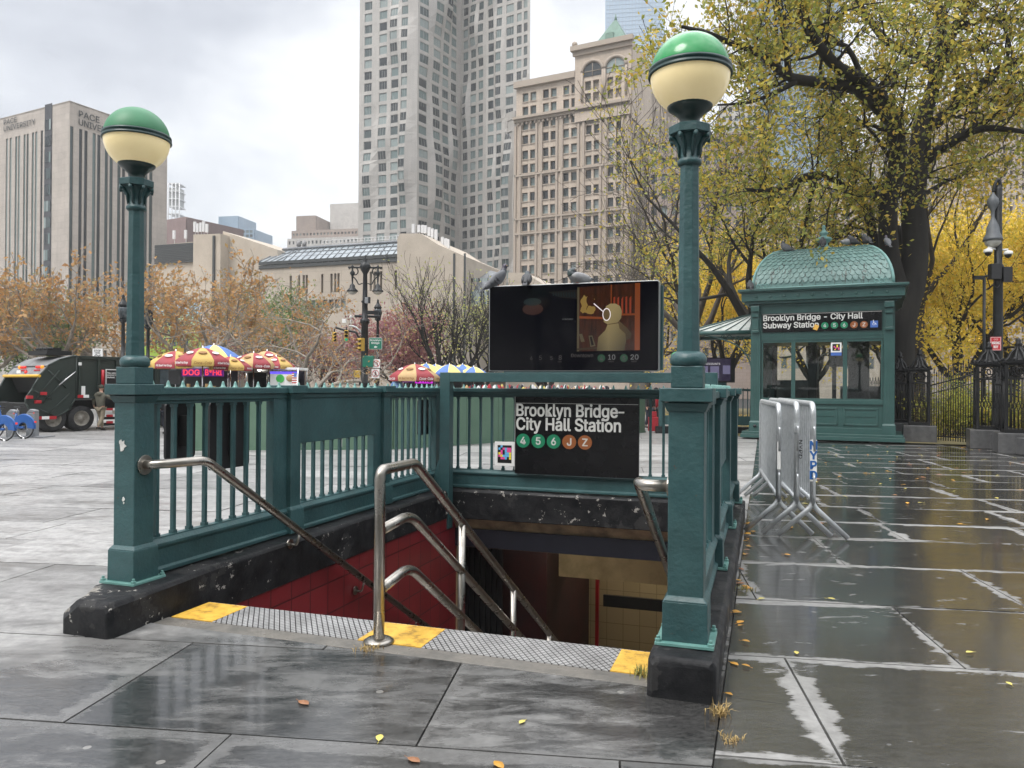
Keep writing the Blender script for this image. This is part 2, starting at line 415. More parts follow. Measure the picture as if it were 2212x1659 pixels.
# --- stairwell: walls, beams, steps, passage
m, nt, b = new_mat('red_tile')
tc = nt.new('ShaderNodeTexCoord'); v = tc.outputs['Object']
sp = nt.new('ShaderNodeSeparateXYZ'); nt.link(v, sp.inputs[0]); cb = nt.new('ShaderNodeCombineXYZ'); nt.link(nt.math('ADD', sp.outputs[1], sp.outputs[0]), cb.inputs[0]); nt.link(sp.outputs[2], cb.inputs[1])
br = nt.new('ShaderNodeTexBrick'); br.offset = 0; nt.link(cb.outputs[0], br.inputs['Vector'])
br.inputs['Color1'].default_value = (.27, .026, .034, 1); br.inputs['Color2'].default_value = (.21, .021, .028, 1); br.inputs['Mortar'].default_value = (.07, .012, .015, 1)
br.inputs['Scale'].default_value = 1; br.inputs['Mortar Size'].default_value = .008; br.inputs['Brick Width'].default_value = .3; br.inputs['Row Height'].default_value = .3
scr = nt.math('GREATER_THAN', nt.noise(v, 18, 7, .75), .70)
cc = nt.mix(nt.math('MULTIPLY', scr, .55), nt.mix(nt.noise(v, 3, 5), br.outputs[0], nt.mix(.5, br.outputs[0], (.06, .008, .01))), (.30, .2, .18))
nt.link(cc, b.inputs['Base Color']); b.inputs['Roughness'].default_value = .28
bn = nt.new('ShaderNodeBump'); bn.inputs['Strength'].default_value = .3; bn.inputs['Distance'].default_value = .005; nt.link(br.outputs['Fac'], bn.inputs['Height']); bn.invert = True; nt.link(bn.outputs[0], b.inputs['Normal'])
m, nt, b = new_mat('cream_tile')
tc = nt.new('ShaderNodeTexCoord'); sp = nt.new('ShaderNodeSeparateXYZ'); nt.link(tc.outputs['Object'], sp.inputs[0]); cb = nt.new('ShaderNodeCombineXYZ'); nt.link(nt.math('ADD', sp.outputs[1], sp.outputs[0]), cb.inputs[0]); nt.link(sp.outputs[2], cb.inputs[1])
br = nt.new('ShaderNodeTexBrick'); br.offset = 0; nt.link(cb.outputs[0], br.inputs['Vector'])
br.inputs['Color1'].default_value = (.50, .41, .25, 1); br.inputs['Color2'].default_value = (.45, .365, .22, 1); br.inputs['Mortar'].default_value = (.25, .19, .11, 1)
br.inputs['Scale'].default_value = 1; br.inputs['Mortar Size'].default_value = .005; br.inputs['Brick Width'].default_value = .3; br.inputs['Row Height'].default_value = .3
nt.link(br.outputs[0], b.inputs['Base Color']); b.inputs['Roughness'].default_value = .3
mat('cream_paint', (.58, .48, .28), (.34, .27, .15), 3, .6, bump=.2, lo=.45, hi=.75)
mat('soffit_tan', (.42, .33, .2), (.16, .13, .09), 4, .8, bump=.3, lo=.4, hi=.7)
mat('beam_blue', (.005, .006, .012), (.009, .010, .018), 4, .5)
mat('stone_floor', (.12, .11, .1), (.2, .18, .16), 5, .6)
pit = eth('stairwell', 'stairwell lined with dark red tiles below the black kerb', 'stairwell')
b = MB()
b.bb(.12, .24, -.0, 5.4, -3.5, -.139); b.bb(3.66, 3.8, 0, 5.4, -3.5, -.139)
b.build('side_wall', 'red_tile', pit)
STG = .61; b = MB()
nst = 18; run = .285; v0 = .33
for i in range(1, nst + 1):
    b.bb(.24, 3.66, v0 + (i - 1) * run, v0 + i * run + .02, -.174 * i - .5, -.174 * i)
b.bb(.24, 3.66, .0, .33, -.6, -.03)
b.build('steps', 'stone_floor', pit)
b = MB()
for i in range(1, nst + 1): b.bb(.26, 3.64, v0 + (i - 1) * run + run - .07, v0 + i * run + .022, -.174 * i - .03, -.174 * i + .004)
b.build('step_nosings', 'steel', pit)
zf = -.174 * nst
b = MB(); b.bb(-2, 8, 5.4, 16, zf - .2, zf + .0); b.build('passage_floor', 'stone_floor', pit)
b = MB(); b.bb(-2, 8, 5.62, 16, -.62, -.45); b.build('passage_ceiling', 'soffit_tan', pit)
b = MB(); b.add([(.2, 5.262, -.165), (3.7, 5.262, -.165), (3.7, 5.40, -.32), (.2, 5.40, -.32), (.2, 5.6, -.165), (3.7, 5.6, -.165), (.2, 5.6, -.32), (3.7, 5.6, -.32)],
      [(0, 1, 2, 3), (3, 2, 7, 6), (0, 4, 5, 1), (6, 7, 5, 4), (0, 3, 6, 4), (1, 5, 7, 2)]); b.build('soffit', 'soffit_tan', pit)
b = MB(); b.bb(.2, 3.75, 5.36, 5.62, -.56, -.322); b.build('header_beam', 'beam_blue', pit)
# things seen through the opening, laid on planes v = const
def ebox(name, px0, py0, px1, py1, v, m, th=.1, parent=pit, z0=None, z1=None):
    u0, za = ev(px0, py0, v); u1, zb = ev(px1, py1, v)
    if z0 is not None: zb = z0
    if z1 is not None: za = z1
    b = MB(); b.bb(u0, u1, v, v + th, zb, za); return b.build(name, m, parent)
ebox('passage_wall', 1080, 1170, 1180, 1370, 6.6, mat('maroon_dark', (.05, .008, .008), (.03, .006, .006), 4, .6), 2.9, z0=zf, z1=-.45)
b = MB()
uL, _ = ev(985, 1200, 6.1); uR, _ = ev(1082, 1200, 6.1)
for i in range(9):
    uu = uL + (uR - uL) * i / 8; b.bb(uu - .02, uu + .02, 6.1, 6.15, zf, -.45)
b.bb(uL, uR, 6.16, 6.2, zf, -.45)
b.build('folding_gate', 'black_matte', pit)
o_ = ebox('lintel', 1174, 1188, 1500, 1270, 7.3, 'cream_paint', .5)
o_ = ebox('lintel_trim', 1170, 1186, 1500, 1203, 7.2, 'cream_paint', .099)
b = MB(); ua, za = ev(1172, 1192, 7.1); ub, zb = ev(1176, 1268, 7.1)
b.tube(bend([(ua, 7.1, -.5), (ua, 7.1, zb + .1), (ua + .05, 7.1, zb), (ua + .16, 7.2, zb - .05)], .05), .02); b.tube([(ua - .06, 7.1, -.5), (ua - .06, 7.1, zb + .1)], .014)
b.build('conduit', 'cream_paint', pit)
ebox('wall_edge', 1181, 1270, 1194, 1400, 7.35, 'cream_paint', .3, z0=zf)
ebox('tiled_wall', 1150, 1180, 1640, 1400, 9.6, 'cream_tile', .2, z0=zf, z1=-.45)
ebox('red_pole', 1286, 1275, 1292, 1400, 9.1, 'red', .08, z0=zf, z1=-.6)
ebox('wall_sign', 1303, 1285, 1470, 1326, 9.0, 'black', .06)
b = MB(); b.bb(-2.1, -1.9, 5.4, 16, zf, -.45); b.bb(6.0, 6.2, 5.4, 16, zf, -.45); b.bb(-2, 8, 15.9, 16.1, zf, -.45)
b.bb(-2, .2, 5.45, 5.6, zf, -.45); b.bb(3.72, 8, 5.45, 5.6, zf, -.45); b.build('passage_shell', 'cream_tile', pit)
lf_ = eth('ceiling_light', 'dim fluorescent light on the ceiling of the underground passage', 'light', 2.6, 8.6, -.66)
MB().bb(-.8, .8, -.12, .12, .02, .05).build('housing', 'cream_paint', lf_); MB().bb(-.75, .75, -.09, .09, -.02, .02).build('diffuser', mat('tube_light', (.8, .8, .8), None, emit=(1, .9, .7), es=7), lf_)
lf2 = dup(lf_, e2w(1.6, 6.1, -.66), -A, 'dim fluorescent light just inside the mouth of the passage'); lf2.scale = (.5, .5, 1)
# the tread plate at the head of the stair
m, nt, b = new_mat('tread_plate')
tc = nt.new('ShaderNodeTexCoord'); v = tc.outputs['Object']
sp = nt.new('ShaderNodeSeparateXYZ'); nt.link(v, sp.inputs[0])
u_, v_ = sp.outputs[0], sp.outputs[1]
def saw(e, fr): return nt.math('PINGPONG', nt.math('MULTIPLY', e, fr), .5)
a1 = saw(nt.math('ADD', u_, nt.math('MULTIPLY', v_, .7)), 24); a2 = saw(nt.math('SUBTRACT', u_, nt.math('MULTIPLY', v_, .7)), 24)
h = nt.math('MINIMUM', nt.math('LESS_THAN', nt.math('ABSOLUTE', nt.math('SUBTRACT', a1, .25)), .11), 1.0)
groove = nt.math('MAXIMUM', nt.math('LESS_THAN', a1, .10), nt.math('LESS_THAN', a2, .10))
base = nt.ramp(nt.noise(v, 6, 5), [(.35, (.38, .375, .37)), (.65, (.56, .555, .55))])
nt.link(nt.mix(groove, base, (.045, .04, .04)), b.inputs['Base Color']); b.inputs['Metallic'].default_value = .45; b.inputs['Roughness'].default_value = .36
bn = nt.new('ShaderNodeBump'); bn.inputs['Strength'].default_value = .6; bn.inputs['Distance'].default_value = .004; bn.invert = True; nt.link(groove, bn.inputs['Height']); nt.link(bn.outputs[0], b.inputs['Normal'])
m, nt, b = new_mat('tread_yellow')
tc = nt.new('ShaderNodeTexCoord'); v = tc.outputs['Object']
nt.link(nt.ramp(nt.noise(v, 9, 8, .7), [(.36, (.30, .17, .03)), (.48, (.62, .36, .045)), (.7, (.74, .47, .08))]), b.inputs['Base Color']); b.inputs['Roughness'].default_value = .5
bn = nt.new('ShaderNodeBump'); bn.inputs['Strength'].default_value = .5; bn.inputs['Distance'].default_value = .006; nt.link(nt.noise(v, 45, 4, .6), bn.inputs['Height']); nt.link(bn.outputs[0], b.inputs['Normal'])
tp = eth('tread_plate', 'ribbed grey metal tread plate with three yellow patches at the head of the stairs', 'step plate')
ys = [(.36, .70), (1.80, 2.24), (3.40, 3.64)]; x = .70
b = MB()
for (a_, c_) in ((.70, 1.80), (2.24, 3.40)): b.bb(a_, c_, -.03, .345, -.03, .006)
b.bb(.36, 3.64, .345, .36, -.12, .004); b.build('metal_plate', 'tread_plate', tp)
for (a_, c_) in ys: MB().bb(a_ + .002, c_ - .002, -.03, .344, -.03, .008).build('yellow_patch', 'tread_yellow', tp)
b = MB()
for (a_, c_) in ((.34, 1.9), (1.91, 3.645)): b.bb(a_, c_, -.175, -.032, -.04, .004)
tag(b.build('step_edging', mat('edging', (.10, .095, .085), (.19, .175, .155), 5, .5, bump=.3, bscale=20, r2=.25), bevel=.004), 'worn grey stone strip along the front of the ribbed tread plate', 'edging', loc=e2w(0, 0), rz=-A)
# --- railings
ZT = 1.575; ZB = .485
def box_post(root, u, v, s=.18, cap=True, z0=.22, zt=ZT - .05, plate=True, base=True):
    b = MB(); b.bb(u - s / 2, u + s / 2, v - s / 2, v + s / 2, z0 + .2, zt)
    if base:
        b.frus((u, v, z0 + .015), (s / 2 + .026, s / 2 + .026), (s / 2 + .024, s / 2 + .024), .215); b.frus((u, v, z0 + .23), (s / 2 + .024, s / 2 + .024), (s / 2 + .001, s / 2 + .001), .03)
    po = b.build('post', 'green_paint', root, bevel=.006)
    if plate:
        b = MB(); b.bb(u - s / 2 - .06, u + s / 2 + .06, v - s / 2 - .06, v + s / 2 + .06, z0, z0 + .018); pl = b.build('base_plate', 'green_light', po, bevel=.003)
        for sx in (-1, 1):
            for sy in (-1, 1):
                b = MB(); b.lathe([(.018, 0), (.018, .014), (.010, .016), (.010, .03), (.006, .032)], (u + sx * (s / 2 + .042), v + sy * (s / 2 + .042), z0 + .018), 6, smooth=False); b.build('bolt', 'green_light', po)
    if cap:
        b = MB(); b.frus((u, v, zt - .055), (s / 2 + .005, s / 2 + .005), (s / 2 + .026, s / 2 + .026), .05)
        b.bb(u - s / 2 - .045, u + s / 2 + .045, v - s / 2 - .045, v + s / 2 + .045, zt, zt + .075); b.build('cap', 'green_paint', po, bevel=.006)
    return po
def rail_run(root, a0, a1, off, axis, skip=(), inner=1, bars=None, panel=None, spikes=True):
    """one bay between a0 and a1 along axis ('v' or 'u') at offset off"""
    P = (lambda a, o_, z: (off + o_, a, z)) if axis == 'v' else (lambda a, o_, z: (a, off + o_, z))
    def bx(b, s0, s1, o0, o1, z0, z1):
        p, q = P(s0, o0, z0), P(s1, o1, z1); b.bb(p[0], q[0], p[1], q[1], z0, z1)
    b = MB(); bx(b, a0, a1, -.075, .075, ZT - .05, ZT); bx(b, a0, a1, -.05, .05, ZT - .095, ZT - .0505); bx(b, a0, a1, -.03, .03, ZT - .12, ZT - .0955)
    b.build('top_rail', 'green_paint', root, bevel=.005)
    if spikes:
        b = MB(); n = max(1, round((a1 - a0) / .155))
        for i in range(n):
            c = P(a0 + (a1 - a0) * (i + .5) / n, 0, ZT); b.lathe([(.026, 0), (.026, .006), (.017, .012), (.012, .034), (.007, .05), (0, .056)], c, 8)
        bx(b, a0, a1, -.062, .062, ZT + .0005, ZT + .004)
        b.build('spike_strip', 'green_light', root)
    b = MB()
    def pr(prof):   # bottom plinth board with sloping top
        vs = [P(a, o_, z) for a in (a0, a1) for (o_, z) in prof]; k = len(prof)
        b.add(vs, [tuple(range(k)), tuple(reversed(range(k, 2 * k)))] + [(i, (i + 1) % k, (i + 1) % k + k, i + k) for i in range(k)])
    pr([(-.07, .235), (.07, .235), (.07, .262), (.048, .275), (.048, .40), (.066, .425), (.066, .445), (.03, ZB - .01), (.03, ZB), (-.03, ZB), (-.03, ZB - .01), (-.066, .445), (-.066, .425), (-.048, .40), (-.048, .275), (-.07, .262)])
    b.build('bottom_panel', 'green_paint', root, bevel=.003)
    lo, hi = ZB, ZT - .12
    if panel: b = MB(); bx(b, a0, a1, -.012 + .03 * inner, .012 + .03 * inner, panel, hi + .02); b.build('solid_panel', 'green_paint', root, bevel=.003); hi2 = panel + .02
    else: hi2 = hi
    b = MB()
    for a in (bars if bars is not None else np.arange(a0 + .16, a1 - .05, .163)):
        if any(s0 < a < s1 for s0, s1 in skip): continue
        c = P(a, 0, (lo + hi2) / 2); b.box(c, (.03, .03, hi2 - lo)); b.box((c[0], c[1], lo + .012), (.042, .042, .024)); b.box((c[0], c[1], hi2 - .012), (.042, .042, .024))
    b.build('baluster_row', 'green_paint', root)
def filler(root, u0, u1, v0, v1, z0=.24, z1=ZT - .05, m='green_paint'):
    MB().bb(u0, u1, v0, v1, z0, z1).build('post_panel', m, root, bevel=.004)
lr = eth('subway_railing', 'long green iron railing along the left side of the stairs, nearest to the garbage truck', 'railing', group='green railings round the stair opening')
box_post(lr, 0, 0); box_post(lr, 0, 1.85, .16, plate=False); box_post(lr, 0, 3.67, .16, plate=False); box_post(lr, 0, L_, .18)
rail_run(lr, .09, 1.77, 0, 'v', bars=[.21 + .17 * i for i in range(8)]); filler(lr, -.04, .04, 1.56, 1.77)
rail_run(lr, 1.93, 3.59, 0, 'v', panel=1.05, inner=1, bars=[2.1 + .165 * i for i in range(8)]); filler(lr, -.04, .04, 3.42, 3.59)
rail_run(lr, 3.75, L_ - .09, 0, 'v', bars=[3.9 + .163 * i for i in range(8)]); filler(lr, -.04, .04, 5.16, 5.33)
br_ = eth('subway_railing', 'green iron railing across the back of the stairs carrying the black station sign', 'railing', group='green railings round the stair opening')
rail_run(br_, .09, W_ - .09, L_, 'u', spikes=True)
rr = eth('subway_railing', 'green iron railing along the right side of the stairs beside the crowd barriers', 'railing', group='green railings round the stair opening')
box_post(rr, W_, 0, .19); box_post(rr, W_, 1.85, .16); box_post(rr, W_, 3.67, .16); box_post(rr, W_, L_, .18)
rail_run(rr, .095, 1.77, W_, 'v'); filler(rr, W_ - .04, W_ + .04, .096, .3); filler(rr, W_ - .04, W_ + .04, 1.5, 1.77)
rail_run(rr, 1.93, 3.59, W_, 'v', panel=.9, inner=1); rail_run(rr, 3.75, L_ - .09, W_, 'v')
# sticker scars on the posts
b = MB(); rs = random.Random(2)
def scar(b, c, X, U, r, n=11, th=.002):
    X = Vector(X); U = Vector(U); pts = [((r * rs.uniform(.45, 1.1)) * math.cos(2 * PI * k / n) * .7, r * rs.uniform(.5, 1.1) * math.sin(2 * PI * k / n)) for k in range(n)]
    b.prism(pts, c, X, U, X.cross(U) * th)
scar(b, (-.01, -.092, 1.17), (1, 0, 0), (0, 0, 1), .045); scar(b, (-.03, -.092, 1.20), (1, 0, 0), (0, 0, 1), .02); scar(b, (.0, -.092, .80), (1, 0, 0), (0, 0, 1), .018); scar(b, (.002, -.092, .775), (1, 0, 0), (0, 0, 1), .01)
b.build('paint_chips', 'letter_white', lr)
# --- globe lamps on the two front posts
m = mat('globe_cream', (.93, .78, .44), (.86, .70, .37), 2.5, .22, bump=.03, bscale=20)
m = mat('globe_green_dull', (.030, .17, .072), (.045, .22, .10), 3, .5)
m = mat('globe_green_bright', (.012, .24, .055), (.02, .30, .08), 3, .16)
gb_ = MATS['globe_cream'].node_tree.nodes['Principled BSDF']; gb_.inputs['Emission Color'].default_value = (.95, .76, .42, 1); gb_.inputs['Emission Strength'].default_value = .13   # faint glow added in the bowl's own colour to brighten its underside
def globe_lamp(u, v, green, label):
    t = eth('globe_lamp', label, 'lamp', u, v, ZT + .025, group='globe lamps on the entrance posts')
    z = lambda a: a - (ZT + .025)
    b = MB(); b.bb(-.085, .085, -.085, .085, 0, z(1.72)); b.lathe([(.085, z(1.72)), (.098, z(1.735)), (.1, z(1.76)), (.09, z(1.785)), (.066, z(1.80))], n=20)
    b.build('pedestal', 'green_paint', t, bevel=.006)
    b = MB(); b.lathe([(.066, z(1.795)), (.062, z(1.9)), (.052, z(2.84))], n=8, smooth=False, ph=PI / 8); b.build('shaft', 'green_paint', t, bevel=.003)
    b = MB(); b.lathe([(.056, z(2.82)), (.066, z(2.83)), (.066, z(2.85)), (.053, z(2.86)), (.056, z(2.92)), (.082, z(2.965)), (.088, z(2.98)), (.088, z(2.99))], n=16)
    for k in range(8):
        an = 2 * PI * k / 8 + PI / 8; c, s = math.cos(an), math.sin(an)
        b.tube([(c * .056, s * .056, z(2.87)), (c * .062, s * .062, z(2.93)), (c * .085, s * .085, z(2.965)), (c * .112, s * .112, z(2.975)), (c * .108, s * .108, z(2.955))], [.009, .011, .013, .014, .009], 6)
    b.lathe([(.108, z(2.985)), (.118, z(2.99)), (.118, z(3.03)), (.108, z(3.037)), (.06, z(3.039))], n=8, smooth=False, ph=PI / 8)
    b.build('capital', 'green_paint', t)
    b = MB(); b.lathe([(.062, z(3.037)), (.052, z(3.05)), (.056, z(3.08)), (.088, z(3.115)), (.112, z(3.13)), (.122, z(3.14)), (.124, z(3.15)), (.118, z(3.158))], n=28); b.build('cup', mat('cup_green', (.012, .03, .03), (.018, .045, .042), 6, .3), t)
    Rg = .216; zc = z(3.325)
    lo_ = [(Rg * math.sin(a), zc - Rg * math.cos(a)) for a in np.linspace(.42, PI / 2, 14)]
    hi_ = [(Rg * 1.0 * math.sin(a), zc + .012 + Rg * .97 * math.cos(a)) for a in np.linspace(PI / 2, 0.0, 14)]
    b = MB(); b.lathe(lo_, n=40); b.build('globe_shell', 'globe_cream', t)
    b = MB(); b.lathe(hi_, n=40); b.build('green_dome', green, t)
    b = MB(); b.lathe([(Rg + .001, zc - .012), (Rg + .011, zc - .012), (Rg + .013, zc - .004), (Rg + .007, zc), (Rg + .007, zc + .012), (Rg + .011, zc + .016), (Rg + .009, zc + .03), (Rg - .004, zc + .034)], n=40); b.build('band', mat('band_green', (.01, .035, .035), (.02, .055, .05), 9, .35), t)
globe_lamp(0, 0, 'globe_green_dull', 'globe lamp with a dull green dome and cream bowl on the left entrance post')
globe_lamp(W_, 0, 'globe_green_bright', 'tall globe lamp with a shiny bright green dome on the right entrance post')
# --- black backing panels hung outside the left railing
def rounded(w, h, r, n=5):
    pts = []
    for cx, cy, a0 in ((w - r, h - r, 0), (r, h - r, 90), (r, r, 180), (w - r, r, 270)):
        for i in range(n + 1): a = R(a0 + 90 * i / n); pts.append((cx + r * math.cos(a), cy + r * math.sin(a)))
    return pts
for (v0_, v1_, z0_, z1_, lab) in ((.42, .74, 1.02, 1.46, 'narrow black sign back nearest the front post, outside the left railing'), (.91, 1.42, .89, 1.46, 'widest black sign back with rounded corners outside the left railing'), (4.92, 5.38, .95, 1.42, 'small black sign back at the far end of the left railing')):
    b = MB(); b.prism(rounded(v1_ - v0_, z1_ - z0_, .035), (-.11, v0_, z0_), (0, 1, 0), (0, 0, 1), (-.02, 0, 0)); b.bb(-.11, -.04, (v0_ + v1_) / 2 - .02, (v0_ + v1_) / 2 + .02, z0_ + .1, z1_ - .1)
    tag(b.build('hanging_sign', 'black_matte'), lab, 'sign', 'sign backs on the left railing', loc=e2w(0, 0), rz=-A)
# --- station sign on the back railing
vs_ = L_ - .115
sg = eth('station_sign', 'black enamel station name sign with white lettering and coloured route bullets', 'sign', 1.10, vs_, .51)
mat('sign_black', (.004, .004, .005), (.008, .008, .009), 3, .25, spec=.25)
b = MB(); b.bb(0, 1.63, -.0, .05, -.05, .96); sb_ = b.build('board', 'sign_black', sg, bevel=.004)
b = MB(); b.bb(.01, 1.62, -.004, 0, .875, .879); b.bb(0, .004, -.003, 0, 0, .96); b.build('white_line', 'letter_white', sg)
def line_text(s, x, z, wd, h=None, **k): return text(s, wd, (x, -.002, z), (1, 0, 0), (0, 0, 1), 'letter_white', sg, bold=.020, extrude=.002, height=h, **k)
line_text('Brooklyn Bridge', .025, .665, 1.335, .205); MB().bb(1.37, 1.445, -.004, 0, .765, .785).build('lettering', 'letter_white', sg)
line_text('City Hall Station', .025, .485, 1.375, .205)
def bullet(root, ch, x, y, z, r, m, lm='letter_white', X=(1, 0, 0), U=(0, 0, 1)):
    X = Vector(X); U = Vector(U); N = X.cross(U)
    o1 = disc((x, y, z), r, X, U, .003).build('route_bullet', m, root)
    text(ch, None, Vector((x, y, z)) - U * r * .5 + N * .003, X, U, lm, root, bold=.02, extrude=.001, height=r * 1.02, align='CENTER')
for i, (ch, m_) in enumerate((('4', 'sub_green'), ('5', 'sub_green'), ('6', 'sub_green'), ('J', 'sub_brown'), ('Z', 'sub_brown'))):
    bullet(sg, ch, .115 + i * .207, -.001, .385, .092, m_)
# coloured code plate
cp = eth('code_plate', 'small white plate with a coloured pixel pattern left of the black station sign', 'sign', .815, vs_ + .02, .55)
MB().bb(0, .275, 0, .012, 0, .32).build('plate', 'white', cp, bevel=.002); MB().bb(.04, .235, -.002, 0, .04, .275).build('black_square', 'black', cp)
mat('pix_blue', (.12, .45, .75)); mat('pix_pink', (.75, .08, .30)); mat('pix_yellow', (.80, .66, .05))
grid = ['.b.....', 'b.kbkk.', '.k.bpp.', 'yk.bby.', 'pybbby.', '.ppb.y.']
cs = .185 / 6.2
for ky, m_ in (('b', 'pix_blue'), ('k', 'pix_pink'), ('p', 'pix_pink'), ('y', 'pix_yellow')):
    b = MB()
    for r_, row in enumerate(grid):
        for c_, ch in enumerate(row[:6]):
            if ch == ky: b.bb(.052 + c_ * cs, .052 + (c_ + .97) * cs, -.0035, -.002, .245 - r_ * cs * 1.05, .245 - (r_ - .96) * cs * 1.05)
    if b.v: b.build('pixels', m_, cp)
# --- support frame and display screen
fr = eth('screen_support_frame', 'green steel gantry of two posts and a wide beam holding the display screen', 'frame', .2, 5.13)
ZC0, ZC1 = 1.66, 1.785
b = MB(); b.bb(-.07, .07, -.07, .07, -.28, ZC1); b.build('post', 'green_paint', fr, bevel=.005)
b = MB(); b.bb(3.35, 3.49, -.07, .07, -.1, ZC1); b.build('post', 'green_paint', fr, bevel=.005)
b = MB(); b.bb(.0705, 3.3495, -.066, .066, ZC0, ZC1 - .002); b.build('beam', 'green_paint', fr, bevel=.005)
b = MB(); b.bb(-.3, -.072, -.075, -.06, -.36, -.0); b.add([(-.2, -.07, .22), (-.072, -.07, .22), (-.072, -.07, .62), (-.085, -.07, .62), (-.2, -.05, .22), (-.072, -.05, .22), (-.072, -.05, .62), (-.085, -.05, .62)], [(0, 1, 2, 3), (7, 6, 5, 4), (0, 3, 7, 4), (1, 5, 6, 2), (3, 2, 6, 7)]); b.build('bracket', 'green_paint', fr)
# digital screen
sc_ = eth('display_screen', 'large wide digital display screen in a slim silver frame above the back railing', 'screen', .80, 5.10, 1.80)
SW, SH = 2.20, 1.11
b = MB(); b.prism(rounded(SW, SH, .03), (0, .01, 0), (1, 0, 0), (0, 0, 1), (0, .10, 0)); b.build('bezel', mat('silver_frame', (.42, .43, .44), None, rough=.35, metal=.8), sc_, bevel=.003)
b = MB(); b.bb(.06, SW + .03, .112, .20, .02, SH - .05); b.bb(.2, SW - .2, .02, .2, -.02, .02); b.build('rear_case', 'green_paint', sc_, bevel=.006)
b = MB(); b.prism(rounded(SW - .022, SH - .022, .024), (.011, .0095, .011), (1, 0, 0), (0, 0, 1), (0, -.0065, 0)); b.build('glass', mat('screen_black', (.0015, .0015, .0035), None, rough=.08, spec=.14), sc_)
def smat(n, c, e): return mat(n, (0, 0, 0), None, rough=.12, emit=c, es=e * .5)
m, nt, b = new_mat('scr_wood'); tc = nt.new('ShaderNodeTexCoord')
mp = nt.new('ShaderNodeMapping'); mp.inputs['Scale'].default_value = (14, 1, 2); nt.link(tc.outputs['Object'], mp.inputs[0])
cw = nt.ramp(nt.noise(mp.outputs[0], 1.6, 5), [(.3, (.010, .003, .002)), (.7, (.055, .012, .004))]); b.inputs['Base Color'].default_value = (0, 0, 0, 1); b.inputs['Roughness'].default_value = .12
nt.link(cw, b.inputs['Emission Color']); b.inputs['Emission Strength'].default_value = .45
smat('scr_shelf', (.16, .035, .008), 1); smat('scr_pillar', (.20, .04, .010), 1); smat('scr_tan', (.20, .15, .065), 1); smat('scr_tan2', (.10, .075, .032), 1); smat('scr_ring', (.9, .8, .8), 1); smat('scr_grey', (.07, .055, .03), 1)
smat('scr_dim', (.007, .004, .004), 1); smat('scr_text', (.13, .13, .13), 1); smat('scr_text2', (.05, .045, .045), 1); smat('scr_green', (.006, .045, .02), 1); smat('scr_teal', (.004, .012, .016), 1); smat('scr_rose', (.03, .010, .009), 1); smat('scr_book', (.20, .03, .012), 1); smat('scr_leaf', (.22, .14, .035), 1); smat('scr_glow', (.30, .09, .02), 1)
S = lambda a, b_: (a / 1145 * SW, SH - b_ / 600 * SH)   # zoom pixel offsets inside the screen face
pic = thing  # keep names short
Y0 = .003
img = MB()
def sp(poly, mi, dy=0):
    pts = [S(x - 405, y - 130) for x, y in poly]; img.prism(pts, (0, Y0 - dy, 0), (1, 0, 0), (0, 0, 1), (0, -.0006, 0), mi)
def circ(cx, cy, rx, ry, n=26, a0=0, a1=360): return [(cx + rx * math.cos(R(a0 + (a1 - a0) * k / n)), cy + ry * math.sin(R(a0 + (a1 - a0) * k / n))) for k in range(n)]
sp([(1020, 160), (1425, 145), (1430, 590), (1020, 595)], 0)
sp([(820, 185), (1018, 175), (1018, 240), (900, 225)], 5, .0004)
for i in range(9): sp([(850 + i * 18, 190), (858 + i * 18, 190), (862 + i * 18, 232 - (9 - i) * 2), (852 + i * 18, 230 - (9 - i) * 2)], 10, .001)
sp([(1018, 160), (1032, 160), (1032, 595), (1018, 595)], 2, .0012)
sp([(1032, 355), (1190, 365), (1190, 380), (1032, 372)], 1, .0012)
sp([(1395, 145), (1428, 145), (1428, 590), (1395, 590)], 1, .0012)
sp([(1238, 150), (1246, 150), (1246, 355), (1238, 355)], 1, .0012)
sp([(1255, 345), (1395, 345), (1395, 358), (1255, 358)], 1, .0012)
for i in range(5): sp([(1256 + i * 26, 235 + (i * 7) % 20), (1268 + i * 26, 230), (1268 + i * 26, 344), (1256 + i * 26, 344)], 6, .0014)
for (cx, cy, rx, ry) in ((1070, 260, 30, 50), (1100, 245, 34, 30), (1060, 310, 26, 30), (1110, 315, 36, 36)):
    r_ = random.Random(cx); sp([(cx + rx * r_.uniform(.6, 1.1) * math.cos(2 * PI * k / 14), cy + ry * r_.uniform(.6, 1.1) * math.sin(2 * PI * k / 14)) for k in range(14)], 7, .0016 + cx * 1e-6)
sp(circ(1105, 250, 26, 36), 0, .0032)
sp([(1130, 270), (1195, 330), (1192, 334), (1127, 276)], 9, .0034)
sp([(1290, 390), (1345, 440), (1375, 480), (1370, 510), (1335, 525), (1300, 480)], 4, .0020)
sp([(1150, 592), (1160, 500), (1205, 455), (1222, 410), (1290, 405), (1298, 445), (1335, 480), (1340, 530), (1330, 592)], 3, .0026)
sp([(1200, 330), (1208, 295), (1235, 277), (1270, 277), (1300, 295), (1312, 330), (1308, 375), (1285, 405), (1220, 415), (1195, 400), (1190, 365)], 3, .0030)
sp([(1222, 413), (1290, 403), (1292, 409), (1222, 419)], 4, .0034)
ring_o = circ(1213, 349, 27, 43); ring_i = circ(1213, 349, 22, 37)
for k in range(26):
    k2 = (k + 1) % 26; sp([ring_o[k], ring_o[k2], ring_i[k2], ring_i[k]], 9, .0038)
sp(circ(1213, 349, 21, 36), 4, .0036)
sp([(1032, 478), (1052, 476), (1070, 528), (1045, 532)], 8, .0014); sp([(1095, 490), (1120, 488), (1142, 560), (1108, 566)], 8, .0014); sp([(1103, 498), (1116, 496), (1130, 552), (1114, 556)], 5, .0020)
sp([(1018, 575), (1150, 568), (1150, 578), (1018, 588)], 4, .0016)
